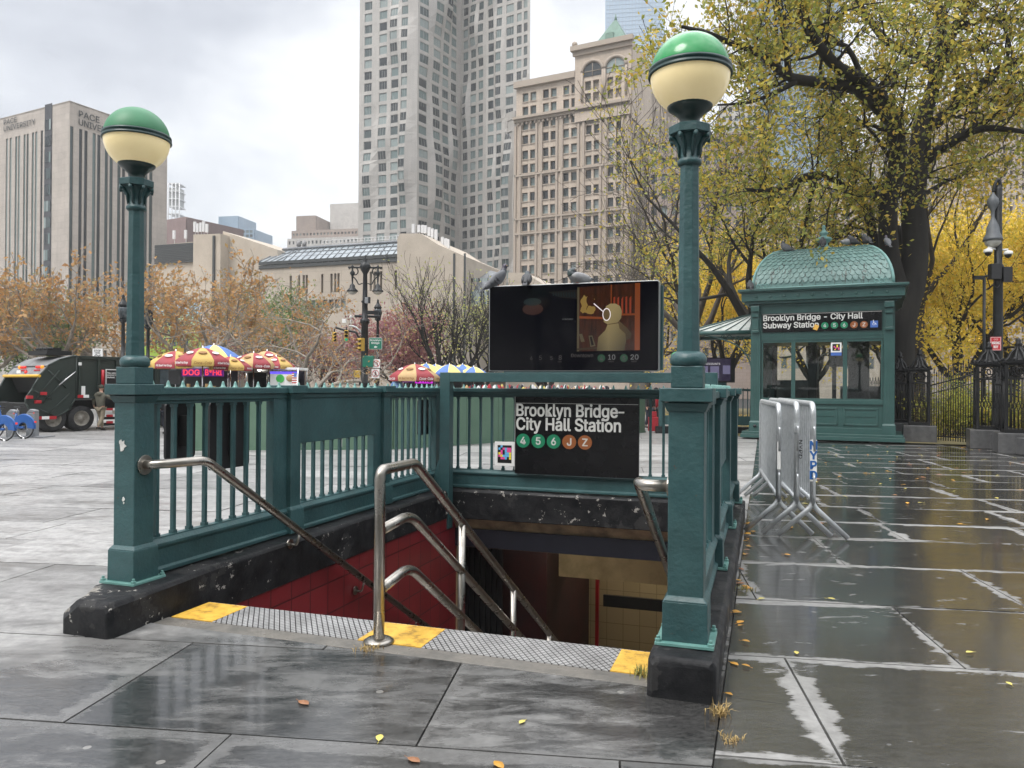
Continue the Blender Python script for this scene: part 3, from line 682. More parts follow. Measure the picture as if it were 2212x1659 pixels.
sp(circ(712, 250, 62, 26), 10, .0012); sp(circ(715, 300, 72, 40), 11, .0008)
for nm, c0, c1 in (('scr_tan', (.045, .035, .016), (.26, .20, .09)), ('scr_tan2', (.03, .02, .01), (.11, .07, .03))):
    m = MATS[nm]; n_ = NT(m); t_ = n_.new('ShaderNodeTexCoord'); q_ = n_.new('ShaderNodeSeparateXYZ'); n_.link(t_.outputs['Object'], q_.inputs[0])
    g_ = n_.math('SUBTRACT', n_.math('MULTIPLY', q_.outputs[2], 1.1), n_.math('MULTIPLY', n_.math('ABSOLUTE', n_.math('SUBTRACT', q_.outputs[0], 1.58)), 1.6))
    n_.link(n_.ramp(g_, [(.0, c0), (.75, c1)]), n_.n['Principled BSDF'].inputs['Emission Color'])
img.build('picture', ['scr_wood', 'scr_shelf', 'scr_grey', 'scr_tan', 'scr_tan2', 'scr_dim', 'scr_book', 'scr_leaf', 'scr_grey', 'scr_ring', 'scr_teal', 'scr_rose'], sc_)
def st(s, x, y, h, m='scr_text', wd=None, al='LEFT'):
    a_, b_ = S(x - 405, y - 130); text(s, wd, (a_, Y0 - .002, b_), (1, 0, 0), (0, 0, 1), m, sc_, bold=.01, extrude=.0005, height=h, align=al)
st('Downtown', 980, 634, .043, 'scr_text2', .28)
for (s, x) in (('4', 1180), ('5', 1327)):
    a_, b_ = S(x - 405, 642 - 130); disc((a_, Y0 - .001, b_), .048, (1, 0, 0), (0, 0, 1), .0006).build('route_bullet', 'scr_green', sc_); st(s, x, 657, .052, 'scr_text2', al='CENTER')
st('10', 1225, 652, .062, 'scr_text', .088); st('20', 1370, 652, .062, 'scr_text', .096); st('MIN', 1230, 669, .016, 'scr_text2', .06); st('MIN', 1376, 669, .016, 'scr_text2', .06)
for (s, x, h) in (('6', 708, .045), ('5', 770, .055), ('5', 846, .045), ('8', 906, .058)): st(s, x, 652, h, 'scr_text2', al='CENTER')
st('MIN', 890, 669, .014, 'scr_text2', .05); st('ULTRAHUMAN', 918, 378, .013, 'scr_text', .135)
# --- handrails
def flange(root, c, ax, r=.055):
    b = MB(); c = Vector(c); ax = Vector(ax); x = ax.orthogonal().normalized(); y = ax.cross(x)
    b.prism([(r * math.cos(2 * PI * k / 16), r * math.sin(2 * PI * k / 16) * 1.0) for k in range(16)], c, x, y, ax * .012)
    return b.build('flange', 'steel', root, bevel=.002)
hl = eth('handrail', 'long stainless handrail fixed to the left entrance post and running down the red wall', 'handrail', group='steel handrails of the stairs')
HR = .033
ve, ze = 4.6, -1.55
path = [(.09, 0, 1.035), (.2, .03, 1.04), (.33, .16, 1.05), (.36, .30, 1.05), (.36, ve, ze)]
b = MB(); b.tube(bend(path, .12, 6), HR, 14); b.build('rail', 'steel', hl); flange(hl, (.091, 0, 1.035), (1, 0, 0), .07)
sl_ = (ze - 1.05) / (ve - .3)
for vv in (1.5, 2.65, 3.9):
    zz = 1.05 + sl_ * (vv - .3)
    b = MB(); b.tube(bend([(.262, vv, zz - .12), (.33, vv, zz - .13), (.36, vv, zz - .03)], .05), .011, 8); br2 = b.build('bracket', 'steel', hl); b = MB(); b.prism([(.045 * math.cos(2 * PI * k / 16), .045 * math.sin(2 * PI * k / 16)) for k in range(16)], (.256, vv, zz - .12), (0, 1, 0), (0, 0, 1), (.014, 0, 0)); b.build('rosette', 'steel', br2)
hc = eth('handrail', 'triple stainless handrail standing in the middle of the stair head', 'handrail', 1.95, -.03, 0, 'steel handrails of the stairs')
sl_ = -.635; z1_ = 1.075
def slope_rail(z0, v0, ve): return [(0, 0, z0), (0, v0, z0 + .012), (0, ve, z0 + .012 + sl_ * (ve - v0))]
b = MB(); b.tube(bend([(0, 0, .0), (0, 0, z1_), (0, .50, z1_), (0, 4.8, z1_ + sl_ * 4.3)], .06, 6), HR + .001, 16); b.build('top_rail', 'steel', hc)
b = MB(); b.tube(bend([(0, .03, .70), (0, .43, .735), (0, 4.7, .735 + sl_ * 4.27)], .14, 6), HR, 14); b.build('middle_rail', 'steel', hc)
b = MB(); b.tube(bend([(0, .03, .33), (0, .42, .385), (0, 1.95, .385 + sl_ * 1.53)], .14, 6), HR, 14); b.build('lower_rail', 'steel', hc)
for vv in (1.37, 2.70, 4.0):
    b = MB(); b.tube([(0, vv, -.62 - .61 * (vv - .6)), (0, vv, z1_ + sl_ * (vv - .5) - .01)], HR - .003, 12); b.build('upright', 'steel', hc)
b = MB(); b.lathe([(.095, .006), (.095, .02), (.075, .032), (.04, .036)], n=24); b.build('base_flange', 'steel', hc)
hr_ = eth('handrail', 'short bent stainless handrail fixed to the inside of the right entrance post', 'handrail', group='steel handrails of the stairs')
b = MB(); b.tube(bend([(W_ - .1, 0, 1.055), (3.56, .0, 1.055), (3.53, .14, 1.055), (3.50, 4.6, -1.35)], .09, 6), HR, 14); b.build('rail', 'steel', hr_); flange(hr_, (W_ - .096, 0, 1.055), (-1, 0, 0), .055)
# ================================================================== GROUND
m, nt, b = new_mat('paving')
uv = nt.new('ShaderNodeUVMap', uv_map='uv'); us = nt.new('ShaderNodeUVMap', uv_map='size')
tc = nt.new('ShaderNodeTexCoord'); P = tc.outputs['Object']
s1 = nt.new('ShaderNodeSeparateXYZ'); nt.link(uv.outputs[0], s1.inputs[0]); s2 = nt.new('ShaderNodeSeparateXYZ'); nt.link(us.outputs[0], s2.inputs[0])
ex = nt.math('MINIMUM', s1.outputs[0], nt.math('SUBTRACT', s2.outputs[0], s1.outputs[0])); ey = nt.math('MINIMUM', s1.outputs[1], nt.math('SUBTRACT', s2.outputs[1], s1.outputs[1]))
at_ = nt.new('ShaderNodeAttribute', attribute_name='slab'); sr = nt.new('ShaderNodeSeparateXYZ'); nt.link(at_.outputs['Vector'], sr.inputs[0]); rnd1, right = sr.outputs[0], sr.outputs[1]
exs = nt.math('ADD', ex, .03); eyf = nt.math('SUBTRACT', s2.outputs[1], s1.outputs[1]); eyn = nt.math('ADD', s1.outputs[1], .04)
edge = nt.math('MINIMUM', exs, nt.math('MINIMUM', eyf, eyn))
at_ = nt.new('ShaderNodeAttribute', attribute_name='slab'); sr = nt.new('ShaderNodeSeparateXYZ'); nt.link(at_.outputs['Vector'], sr.inputs[0])
mp = nt.new('ShaderNodeMapping'); mp.inputs['Rotation'].default_value = (0, 0, R(8)); mp.inputs['Scale'].default_value = (.45, 1.3, 1); nt.link(P, mp.inputs[0]); Q = mp.outputs[0]
big = nt.noise(Q, 1.1, 7, .62, dist=.4); med = nt.noise(Q, 5.5, 7, .68, dist=.5); fin = nt.noise(P, 38, 6, .7)
# dry margin along the joints (wide on the right-hand path), wobbling with the noise
wob = nt.math('ADD', nt.math('MULTIPLY', med, .26), nt.math('MULTIPLY', big, .30))
marg = nt.math('ADD', edge, nt.math('SUBTRACT', wob, nt.math('MULTIPLY_ADD', rnd1, .07, .295)))
dry_r = nt.math('SUBTRACT', 1.0, nt.math('DIVIDE', marg, .028)); 
dr = nt.new('ShaderNodeClamp'); nt.link(dry_r, dr.inputs[0])
dl = nt.ramp(nt.math('ADD', nt.math('MULTIPLY', big, .6), nt.math('MULTIPLY', med, .4)), [(.48, 0.0), (.58, 1.0)])
dl2 = nt.ramp(nt.math('ADD', nt.math('MULTIPLY', big, .3), nt.math('MULTIPLY', med, .7)), [(.585, 0.0), (.63, .6)])
dryR = nt.math('MAXIMUM', nt.math('MULTIPLY', dr.outputs[0], .8), dl2)
sP = nt.new('ShaderNodeSeparateXYZ'); nt.link(P, sP.inputs[0])
wl_ = nt.math('ADD', nt.math('MULTIPLY', sP.outputs[1], .99), nt.math('MULTIPLY', sP.outputs[0], -.35))   # plaza beyond the front row has dried more
far = nt.ramp(nt.math('ADD', nt.math('MULTIPLY', wl_, .1), nt.math('MULTIPLY', nt.math('SUBTRACT', big, .5), .35)), [(.52, 0.0), (.62, 1.0)])
dlf = nt.ramp(nt.math('ADD', nt.math('MULTIPLY', big, .5), nt.math('MULTIPLY', med, .5)), [(.38, .55), (.52, 1.0)])
dryL = nt.math('MAXIMUM', nt.math('MAXIMUM', nt.math('MULTIPLY', dl, .5), nt.math('MULTIPLY', dr.outputs[0], .3)), nt.math('MULTIPLY', far, dlf))
rr_ = nt.new('ShaderNodeMix', data_type='FLOAT'); nt.link(right, rr_.inputs[0]); nt.link(dryL, rr_.inputs[2]); nt.link(dryR, rr_.inputs[3]); dry = rr_.outputs[0]
wet = nt.ramp(nt.math('ADD', nt.math('MULTIPLY', fin, .5), nt.math('MULTIPLY', nt.noise(Q, 20, 8, .75), .5)), [(.38, (.012, .012, .012)), (.62, (.060, .059, .057))])
wet = nt.mix(nt.math('MULTIPLY', right, .5), wet, (.050, .049, .046))
dc = nt.ramp(nt.noise(P, 9, 6, .7), [(.3, (.17, .167, .162)), (.7, (.33, .325, .315))])
c = nt.mix(dry, wet, dc)
hs = nt.new('ShaderNodeHueSaturation'); nt.link(c, hs.inputs['Color']); nt.link(nt.math('MULTIPLY_ADD', rnd1, .5, .75), hs.inputs['Value'])
gum = nt.new('ShaderNodeTexVoronoi'); gum.inputs['Scale'].default_value = 2.3; nt.link(P, gum.inputs['Vector'])
g2 = nt.math('LESS_THAN', gum.outputs['Distance'], .045)
nt.link(nt.mix(nt.math('MULTIPLY', g2, .6), hs.outputs[0], (.30, .29, .27)), b.inputs['Base Color'])
rm = nt.new('ShaderNodeMix', data_type='FLOAT'); nt.link(dry, rm.inputs[0])
rw = nt.ramp(nt.noise(Q, 3.2, 8, .7), [(.38, .05), (.62, .26)]); nt.link(rw, rm.inputs[2]); rm.inputs[3].default_value = .55; nt.link(rm.outputs[0], b.inputs['Roughness'])
b.inputs['Specular IOR Level'].default_value = .7; b.inputs['Coat Roughness'].default_value = .10; nt.link(nt.math('MULTIPLY', nt.math('SUBTRACT', 1.0, dry), .65), b.inputs['Coat Weight'])
bn = nt.new('ShaderNodeBump'); bn.inputs['Strength'].default_value = .33; bn.inputs['Distance'].default_value = .012
hh = nt.math('ADD', nt.math('MULTIPLY', med, .45), nt.math('ADD', nt.math('MULTIPLY', fin, .12), nt.math('MULTIPLY', nt.noise(Q, 13, 7, .7, dist=.6), .55)))
nt.link(hh, bn.inputs['Height']); nt.link(bn.outputs[0], b.inputs['Normal'])
mat('joint', (.008, .008, .008), (.02, .019, .017), 20, .8)
mat('asphalt', (.045, .046, .048), (.07, .07, .072), 3, .25, r2=.6, bump=.2, bscale=60)
B1 = R(7.3); B2 = R(9.0)
verts = []; faces = []; uvs = []; sizes = []; attr = []
# entrance footprint in entrance axes
def split_hole(poly):
    """cut the footprint of the entrance (rotated rectangle) out of a polygon"""
    def hp(u=None, v=None, s=1):   # half plane s*(u-u0)<=0 or s*(v-v0)<=0
        if u is not None: a, b_, c = UX, UY, u + O.x * UX + O.y * UY
        else: a, b_, c = VX, VY, v + O.x * VX + O.y * VY
        return (s * a, s * b_, s * c)
    U0, U1, V0, V1 = .10, 3.8, -.177, 5.5
    out = []
    out.append(clip(poly, *hp(v=V0))); mid = clip(poly, *hp(v=V0, s=-1)); 
    if len(mid) < 3: return [p for p in out if len(p) > 2]
    out.append(clip(mid, *hp(v=V1, s=-1))); mid = clip(mid, *hp(v=V1))
    if len(mid) > 2:
        out.append(clip(mid, *hp(u=U0))); out.append(clip(mid, *hp(u=U1, s=-1)))
    return [p for p in out if len(p) > 2]
def slab(w0, w1, s0, s1, B, right, gap=.010):
    cb_, sb_ = math.cos(B), math.sin(B); g = gap / 2
    toW = lambda s, w: (s * cb_ + w * sb_, -s * sb_ + w * cb_)
    poly = [toW(s0 + g, w0 + g), toW(s1 - g, w0 + g), toW(s1 - g, w1 - g), toW(s0 + g, w1 - g)]
    # region limit: line u = 4.02 of the entrance
    a, b_, c = UX, UY, 4.02 + O.x * UX + O.y * UY
    poly = clip(poly, -a, -b_, -c - .004) if right else clip(poly, a, b_, c - .004)
    if len(poly) < 3: return
    z = random.uniform(-.003, .003); r_ = random.random(); tx, ty = random.uniform(-.002, .002), random.uniform(-.002, .002)
    for p in split_hole(poly):
        # drop slivers
        ar = abs(sum(p[i][0] * p[(i + 1) % len(p)][1] - p[(i + 1) % len(p)][0] * p[i][1] for i in range(len(p)))) / 2
        if ar < 2e-4: continue
        base = len(verts)
        cx_ = sum(q[0] for q in p) / len(p); cy_ = sum(q[1] for q in p) / len(p)
        if (p[0][0] * p[1][1] - p[1][0] * p[0][1]) is None: pass
        sgn = sum(p[i][0] * p[(i + 1) % len(p)][1] - p[(i + 1) % len(p)][0] * p[i][1] for i in range(len(p)))
        if sgn < 0: p = p[::-1]
        n = len(p); info = []
        for q in p:
            s_ = q[0] * cb_ - q[1] * sb_; w_ = q[0] * sb_ + q[1] * cb_
            info.append((s_ - s0, w_ - w0)); verts.append((q[0], q[1], z + tx * (q[0] - cx_) + ty * (q[1] - cy_)))
        near = math.hypot(cx_, cy_) < 16
        faces.append(tuple(range(base, base + n))); uvs.extend(info); sizes.extend([(s1 - s0, w1 - w0)] * n); attr.extend([(r_, 1.0 if right else 0.0, 0)] * n)
        if near:
            for q in p: verts.append((q[0], q[1], -.03))
            for i in range(n):
                k = (i + 1) % n; faces.append((base + i, base + n + i, base + n + k, base + k))
                for t_ in (i, i, k, k): uvs.append(info[t_]); sizes.append((s1 - s0, w1 - w0)); attr.append((r_, 1.0 if right else 0.0, 0))
rl = [-1.3, .0, 1.05, 2.19, 3.334, 4.475, 5.32, 6.24]
while rl[-1] < 48: rl.append(rl[-1] + random.uniform(.85, 1.15))
jl = {3: [-1.71, .05], 4: [-2.55, -.845]}
rp = random.Random(11)
for i in range(len(rl) - 1):
    js = list(jl.get(i, [rp.uniform(-1, 1)])); 
    while js[0] > -46: js.insert(0, js[0] - (rp.uniform(1.3, 2.2) if rl[i] < 14 else rp.uniform(2, 4)))
    while js[-1] < 14: js.append(js[-1] + (rp.uniform(1.4, 2.1) if rl[i] < 14 else rp.uniform(2, 4)))
    for k in range(len(js) - 1): slab(rl[i], rl[i + 1], js[k], js[k + 1], B1, False)
rl = [-.6, .7, 2.1, 3.453, 4.77, 6.054, 7.39, 8.69, 9.78]
while rl[-1] < 40: rl.append(rl[-1] + rp.uniform(1.0, 1.35))
jl = {3: [.895], 4: [1.893], 5: [.93, 2.877], 6: [1.914], 7: [2.87]}
for i in range(len(rl) - 1):
    js = list(jl.get(i, [rp.uniform(1, 3)]))
    while js[0] > -1: js.insert(0, js[0] - rp.uniform(1.4, 2.3))
    while js[-1] < 34: js.append(js[-1] + rp.uniform(1.4, 2.4))
    for k in range(len(js) - 1): slab(rl[i], rl[i + 1], js[k], js[k + 1], B2, True, .014 if rl[i] > 3 else .018)
me = bpy.data.meshes.new('pavement'); me.from_pydata(verts, [], faces)
for nm, dat in (('uv', uvs), ('size', sizes)):
    l = me.uv_layers.new(name=nm); l.data.foreach_set('uv', np.array(dat, dtype=np.float32).ravel())
a_ = me.attributes.new('slab', 'FLOAT_VECTOR', 'CORNER'); a_.data.foreach_set('vector', np.array(attr, dtype=np.float32).ravel())
me.materials.append(MATS['paving']); pv = bpy.data.objects.new('pavement', me); COL.objects.link(pv); pv['kind'] = 'structure'
# base sheet under the slabs, with the hole of the stairwell, out to the horizon
vs = []; fs = []
q = 650
for p in split_hole([(-q, -q), (q, -q), (q, q), (-q, q)]):
    o_ = len(vs); vs += [(x, y, -.022) for x, y in p]; fs.append(tuple(range(o_, o_ + len(p))))
gb = MB(); gb.add(vs, fs); gb.build('ground', 'joint', fix=True)['kind'] = 'structure'
# street beyond the plaza
rd = MB(); rd.add([(-160, 44, -.012), (12, 38.5, -.012), (12, 56, -.012), (-160, 60, -.012)], [(0, 1, 2, 3)]); rd.build('road', 'asphalt')['kind'] = 'structure'
# ---- fallen leaves on the stone
mat('leaf_fall', (.62, .36, .03), (.45, .16, .03), 1.0, .5, rnd=.25)
mat('leaf_pale', (.62, .52, .12), (.5, .42, .1), 2, .5)
mat('leaf_brown', (.22, .09, .04), (.3, .14, .06), 2, .5)
def leaf_mesh(sz, m, curl):
    b = MB(); pts = [(-.5, 0), (-.25, .22), (.1, .30), (.38, .16), (.55, 0), (.38, -.16), (.1, -.28), (-.25, -.2)]
    vs = [(0, 0, .012 * sz / .06)] + [(x * sz, y * sz, abs(y) * curl * sz + (x * x) * curl * sz * .6 + .002) for x, y in pts]
    b.add(vs, [(0, i, i % 8 + 1) for i in range(1, 9)]); b.tube([(-.5 * sz, 0, .004), (-.8 * sz, .05 * sz, .004)], .0015, 4); return b
protos = []
for (sz, m, cu_) in ((.07, 'leaf_fall', .35), (.06, 'leaf_pale', .5), (.075, 'leaf_brown', .25), (.055, 'leaf_fall', .7)):
    b = leaf_mesh(sz, m, cu_); me_ = b.build('fallen_leaf', m); protos.append(me_)
spots = []
for (px, py, k) in ((820, 1599, 1), (1128, 1563, 1), (893, 1645, 2), (1078, 1657, 0), (655, 1521, 2), (1700, 1200, 0), (1708, 1141, 0), (1600, 1262, 2), (1595, 1255, 0), (1720, 1413, 1), (2095, 1412, 1), (2180, 1480, 1), (1645, 1296, 1), (1795, 1296, 1)):
    spots.append((gnd(px, py), k))
rl_ = random.Random(4)
for _ in range(26):   # along the kerb on the right
    v_ = rl_.uniform(-.2, 5.5); p = e2w(4.03 + abs(rl_.gauss(0, .05)), v_); spots.append((p, rl_.choice((0, 0, 3, 2))))
for _ in range(120):
    px = rl_.uniform(1640, 2212); py = 935 + abs(rl_.gauss(0, 75)); 
    if py < 1150: spots.append((gnd(px, py), rl_.choice((0, 1, 1, 2, 3))))
WORD = {0: 'golden yellow', 1: 'pale yellow', 2: 'brown', 3: 'curled golden'}
for i, (p, k) in enumerate(spots):
    far = p.y > 8
    lab = (WORD[k] + ' fallen leaf lying on the wet stone slabs ') + ('near the kiosk and fence' if far else 'around the stair entrance')
    src = protos[k]
    c = src.copy(); COL.objects.link(c); tag(c, lab, 'leaf', WORD[k] + ' fallen leaves ' + ('near the kiosk' if far else 'near the stairs'), (p.x, p.y, .004), rl_.uniform(0, 6.3)); s_ = rl_.uniform(.7, 1.1) * (1.5 if far else 1); c.scale = (s_, s_, s_)
for p in protos: bpy.data.objects.remove(p)
# ---- weeds in the joints
mat('weed', (.13, .16, .03), (.30, .24, .07), 9, .6)
mat('weed_dry', (.42, .30, .11), (.30, .2, .08), 9, .7)
def tuft(p, n, h, w_, m, label, seed):
    r_ = random.Random(seed); b = MB()
    for _ in range(n):
        an = r_.uniform(0, 2 * PI); le = r_.uniform(.0, 1) * w_; tilt = r_.uniform(.1, 1.25); hh = h * r_.uniform(.4, 1)
        o = Vector((r_.gauss(0, w_ * .3), r_.gauss(0, w_ * .3), 0)); d = Vector((math.cos(an), math.sin(an), 0)); pts = [o, o + d * hh * .25 * tilt + Vector((0, 0, hh * .5)), o + d * hh * .8 * tilt + Vector((0, 0, hh * (1 - .45 * tilt)))]
        sdv = Vector((-math.sin(an), math.cos(an), 0)) * .0022
        b.add([pts[0] - sdv, pts[0] + sdv, pts[1] + sdv, pts[1] - sdv, pts[2]], [(0, 1, 2, 3), (3, 2, 4)])
    tag(b.build('weed_tuft', m, fix=False), label, 'weed', loc=p)
tuft(gnd(1385, 1462, 0), 70, .10, .10, 'weed', 'green grass tuft in the joint beside the yellow patch near the right kerb end', 1)
tuft(gnd(795, 1404, 0), 70, .05, .13, 'weed_dry', 'dry yellowish weed tuft at the foot of the middle handrail', 2)
tuft(gnd(1556, 1545, 0), 70, .09, .07, 'weed_dry', 'straw coloured dry tuft at the front corner of the right kerb', 3)
tuft(gnd(1578, 1600, 0), 50, .04, .09, 'weed_dry', 'flat dry weed in the paving joint in front of the right kerb', 5)
tuft(gnd(1608, 1275, 0), 60, .05, .12, 'weed', 'low green weed in the gap between the right kerb and paving', 4)
# ================================================================== ELEVATOR KIOSK
KA = R(25.5); kc = Vector((9.46, 23.6, 0)); KX = Vector((math.cos(KA), -math.sin(KA), 0)); KV = Vector((math.sin(KA), math.cos(KA), 0))
def kz(py, px=1770): return on_plane(px, py, kc, KX.x, KX.y)[1]
def kx(px): return on_plane(px, 830, kc, KX.x, KX.y)[0]
kk = thing('elevator_kiosk', 'green cast iron elevator kiosk with scaled copper dome roof and station sign', 'kiosk', kc, -KA)
hw = 2.03; dp = 3.3
m, nt, b = new_mat('dome_copper')
tc = nt.new('ShaderNodeTexCoord'); v = tc.outputs['Object']
nz = nt.noise(v, 5, 6, .65); st_ = nt.new('ShaderNodeMapping'); st_.inputs['Scale'].default_value = (9, 9, .7); nt.link(v, st_.inputs[0])
drip = nt.math('GREATER_THAN', nt.noise(st_.outputs[0], 1.5, 5, .6), .60)
c = nt.ramp(nz, [(.3, (.10, .20, .185)), (.7, (.19, .31, .29))]); c = nt.mix(nt.math('MULTIPLY', drip, .75), c, (.05, .055, .05))
nt.link(c, b.inputs['Base Color']); b.inputs['Roughness'].default_value = .42
zc = [0, .26, .52, 2.95, 3.13, 3.75, 4.1, 4.25, 4.62]
b = MB(); b.bb(-hw - .3, hw + .3, -.28, dp + .28, .05, .17); b.bb(-hw - .26, hw + .26, -.24, dp + .24, .17, .25); b.build('plinth', 'kiosk_green', kk, bevel=.012)
b = MB()   # lower wall panels
b.bb(-hw + .1, hw - .1, .02, .12, .25, 1.24); b.bb(-hw + .1, hw - .1, -.03, .02, 1.14, 1.26); b.bb(-hw + .1, hw - .1, -.06, .02, .25, .42)
for (x0, x1) in ((-1.62, -.62), (-.46, .5), (.66, 1.62)):
    for (a0, a1, c0, c1) in ((x0, x1, .98, 1.03), (x0, x1, .50, .55), (x0, x0 + .05, .5, 1.03), (x1 - .05, x1, .5, 1.03)): b.bb(a0, a1, -.005, .021, c0, c1)
    b.frus(((x0 + x1) / 2, .018, .765), ((x1 - x0) / 2 - .08, .012), ((x1 - x0) / 2 - .08, .012), .0)
b.build('lower_wall', 'kiosk_green', kk, bevel=.006)
b = MB(); b.bb(-hw + .02, -hw + .1, .1, dp - .1, .25, 1.24); b.bb(hw - .1, hw - .02, .1, dp - .1, .25, 1.24); b.bb(-hw + .1, hw - .1, dp - .1, dp, .25, 1.24); b.bb(-hw + .02, hw - .02, .1, dp - .02, 3.1, 4.3); b.build('side_wall', 'kiosk_green', kk, bevel=.006)
for (x, y) in ((-hw + .13, .05), (hw - .13, .05), (-hw + .13, dp - .1), (hw - .13, dp - .1)):
    b = MB(); b.bb(x - .15, x + .15, y - .12, y + .14, .25, 4.28); b.frus((x, y, .25), (.19, .18), (.18, .17), .28); b.frus((x, y, .53), (.18, .17), (.155, .13), .05)
    for dx in (-.07, 0, .07): b.bb(x + dx - .016, x + dx + .016, y - .128, y - .12, .62, 3.05)
    p_ = b.build('corner_post', 'kiosk_green', kk, bevel=.008)
    if y < .1:
        b = MB(); b.bb(x - .13, x + .13, y - .30, y - .12, 4.02, 4.2); b.bb(x - .11, x + .11, y - .24, y - .12, 3.85, 4.02); b.bb(x - .10, x + .10, y - .19, y - .12, 3.45, 3.85); b.bb(x - .12, x + .12, y - .2, y - .12, 3.36, 3.45); b.build('bracket', 'kiosk_green', p_, bevel=.015)
for (x0, x1) in ((-1.68, -.84), (-.72, .64), (.76, 1.68)):
    b = MB()
    for (a0, a1, c0, c1) in ((x0 - .06, x0, 1.25, 3.12), (x1, x1 + .06, 1.25, 3.12), (x0, x1, 3.04, 3.12), (x0, x1, 1.25, 1.31)): b.bb(a0, a1, 0, .08, c0, c1)
    wn = b.build('window', 'kiosk_green', kk, bevel=.005)
    MB().bb(x0, x1, .045, .055, 1.31, 3.04).build('pane', 'kiosk_glass' if 'kiosk_glass' in MATS else mat('kiosk_glass', (.75, .8, .78), None, rough=.02, trans=1, spec=.5), wn)
# side windows
for sx in (-1, 1):
    for k in range(3):
        y0 = .22 + k * .98; b = MB()
        for (a0, a1, c0, c1) in ((y0 - .04, y0, 1.25, 3.12), (y0 + .9, y0 + .94, 1.25, 3.12), (y0, y0 + .9, 3.04, 3.12), (y0, y0 + .9, 1.25, 1.31)): b.bb(sx * (hw - .1), sx * (hw - .02), a0, a1, c0, c1)
        wn = b.build('window', 'kiosk_green', kk); MB().bb(sx * (hw - .065), sx * (hw - .055), y0, y0 + .9, 1.31, 3.04).build('pane', 'kiosk_glass', wn)
# inside: lift shaft frame, dark posts, bench board
b = MB(); b.bb(.75, 1.35, 1.2, 2.6, .25, 3.1); b.bb(-.46, -.2, 1.5, 1.75, .25, 3.1); b.bb(.3, .42, .8, .9, .25, 3.1); b.bb(-1.75, -1.6, 2.9, 3.1, .25, 3.1); b.bb(.1, .9, 2.6, 2.7, 2.35, 2.95); b.bb(-1.9, 1.9, .2, 3.1, 3.13, 3.16); b.bb(-1.9, 1.9, .2, 3.1, .2, .26)
b.build('interior_frame', 'black_matte', kk)
b = MB(); b.bb(-1.7, -.5, 2.95, 3.05, .3, 1.9); b.bb(.45, 1.8, 2.95, 3.05, .3, 1.7); b.tube(bend([(-.1, .6, 1.9), (-.1, .6, 2.6), (.2, .6, 2.75), (.5, .6, 2.75)], .2), .02, 6); b.build('interior_panel', mat('int_grey', (.10, .105, .10), (.18, .185, .18), 3, .4), kk)
# frieze with key pattern, sign, cornice
b = MB(); b.bb(-hw + .28, hw - .28, -.02, .1, 3.1205, 3.40)
x = -1.66
while x < 1.6:
    for (a0, a1, c0, c1) in ((0, .15, .20, .22), (.13, .15, .08, .22), (.05, .15, .08, .10), (.05, .07, .08, .16), (.05, .11, .14, .16), (0, .02, .06, .22), (0, .19, .06, .075)): b.bb(x + a0, x + a1, -.028, -.02, 3.14 + c0, 3.14 + c1)
    x += .19
b.build('frieze', 'kiosk_green', kk)
b = MB(); b.bb(-hw + .02, hw - .02, -.05, .1, 3.96, 4.22); b.bb(-hw + .28, hw - .28, -.005, .1, 3.40, 3.96)
b.build('upper_wall', 'kiosk_green', kk)
b = MB()
for (e, z0, z1) in ((.10, 4.2, 4.26), (.22, 4.26, 4.34), (.30, 4.34, 4.60), (.34, 4.60, 4.64), (.40, 4.64, 4.72)): b.bb(-hw - e + .02, hw + e - .02, -e, dp + e, z0, z1 - .001)
b.build('cornice', 'kiosk_green', kk, bevel=.01)
b = MB()
for i in range(10): b.lathe([(.0, -.02), (.035, -.015), (.05, 0)], (-1.85 + i * .41, -.31, 4.47), 10)
for i in range(10):
    pass
b2 = MB()
for i in range(10):
    xx = -1.85 + i * .41; b2.ico((xx, -.30, 4.47), .045, 8, 5, sc=(1, .5, 1))
b2.build('rosettes', 'kiosk_green', kk)
# sign
b = MB(); b.bb(-1.70, 1.70, -.06, -.006, 3.37, 3.95); sgk = b.build('sign_board', 'sign_black', kk, bevel=.004)
MB().bb(-1.70, 1.70, -.064, -.06, 3.92, 3.93).build('sign_line', 'letter_white', kk)
text('Brooklyn Bridge - City Hall', 2.85, (-1.67, -.061, 3.68), (1, 0, 0), (0, 0, 1), 'letter_white', kk, bold=.02, extrude=.002, height=.225)
text('Subway Station', 1.62, (-1.67, -.061, 3.45), (1, 0, 0), (0, 0, 1), 'letter_white', kk, bold=.02, extrude=.002, height=.225)
for i, (ch, m_) in enumerate((('4', 'sub_green'), ('5', 'sub_green'), ('6', 'sub_green'), ('J', 'sub_brown'), ('Z', 'sub_brown'))): bullet(kk, ch, .13 + i * .272, -.062, 3.54, .105, m_)
MB().bb(1.39, 1.60, -.066, -.06, 3.445, 3.645).build('access_symbol', mat('access_blue', (.05, .13, .42)), kk)
b = MB(); Yq = -.068
b.ico((1.475, Yq, 3.655), .016, 8, 5, sc=(1, .3, 1)); b.bb(1.466, 1.482, Yq, -.066, 3.57, 3.64); b.bb(1.466, 1.525, Yq, -.066, 3.568, 3.582); b.bb(1.466, 1.51, Yq, -.066, 3.602, 3.614)
b.prism([(1.52, 3.575), (1.534, 3.58), (1.56, 3.53), (1.545, 3.525)], (0, Yq, 0), (1, 0, 0), (0, 0, 1), (0, .002, 0))
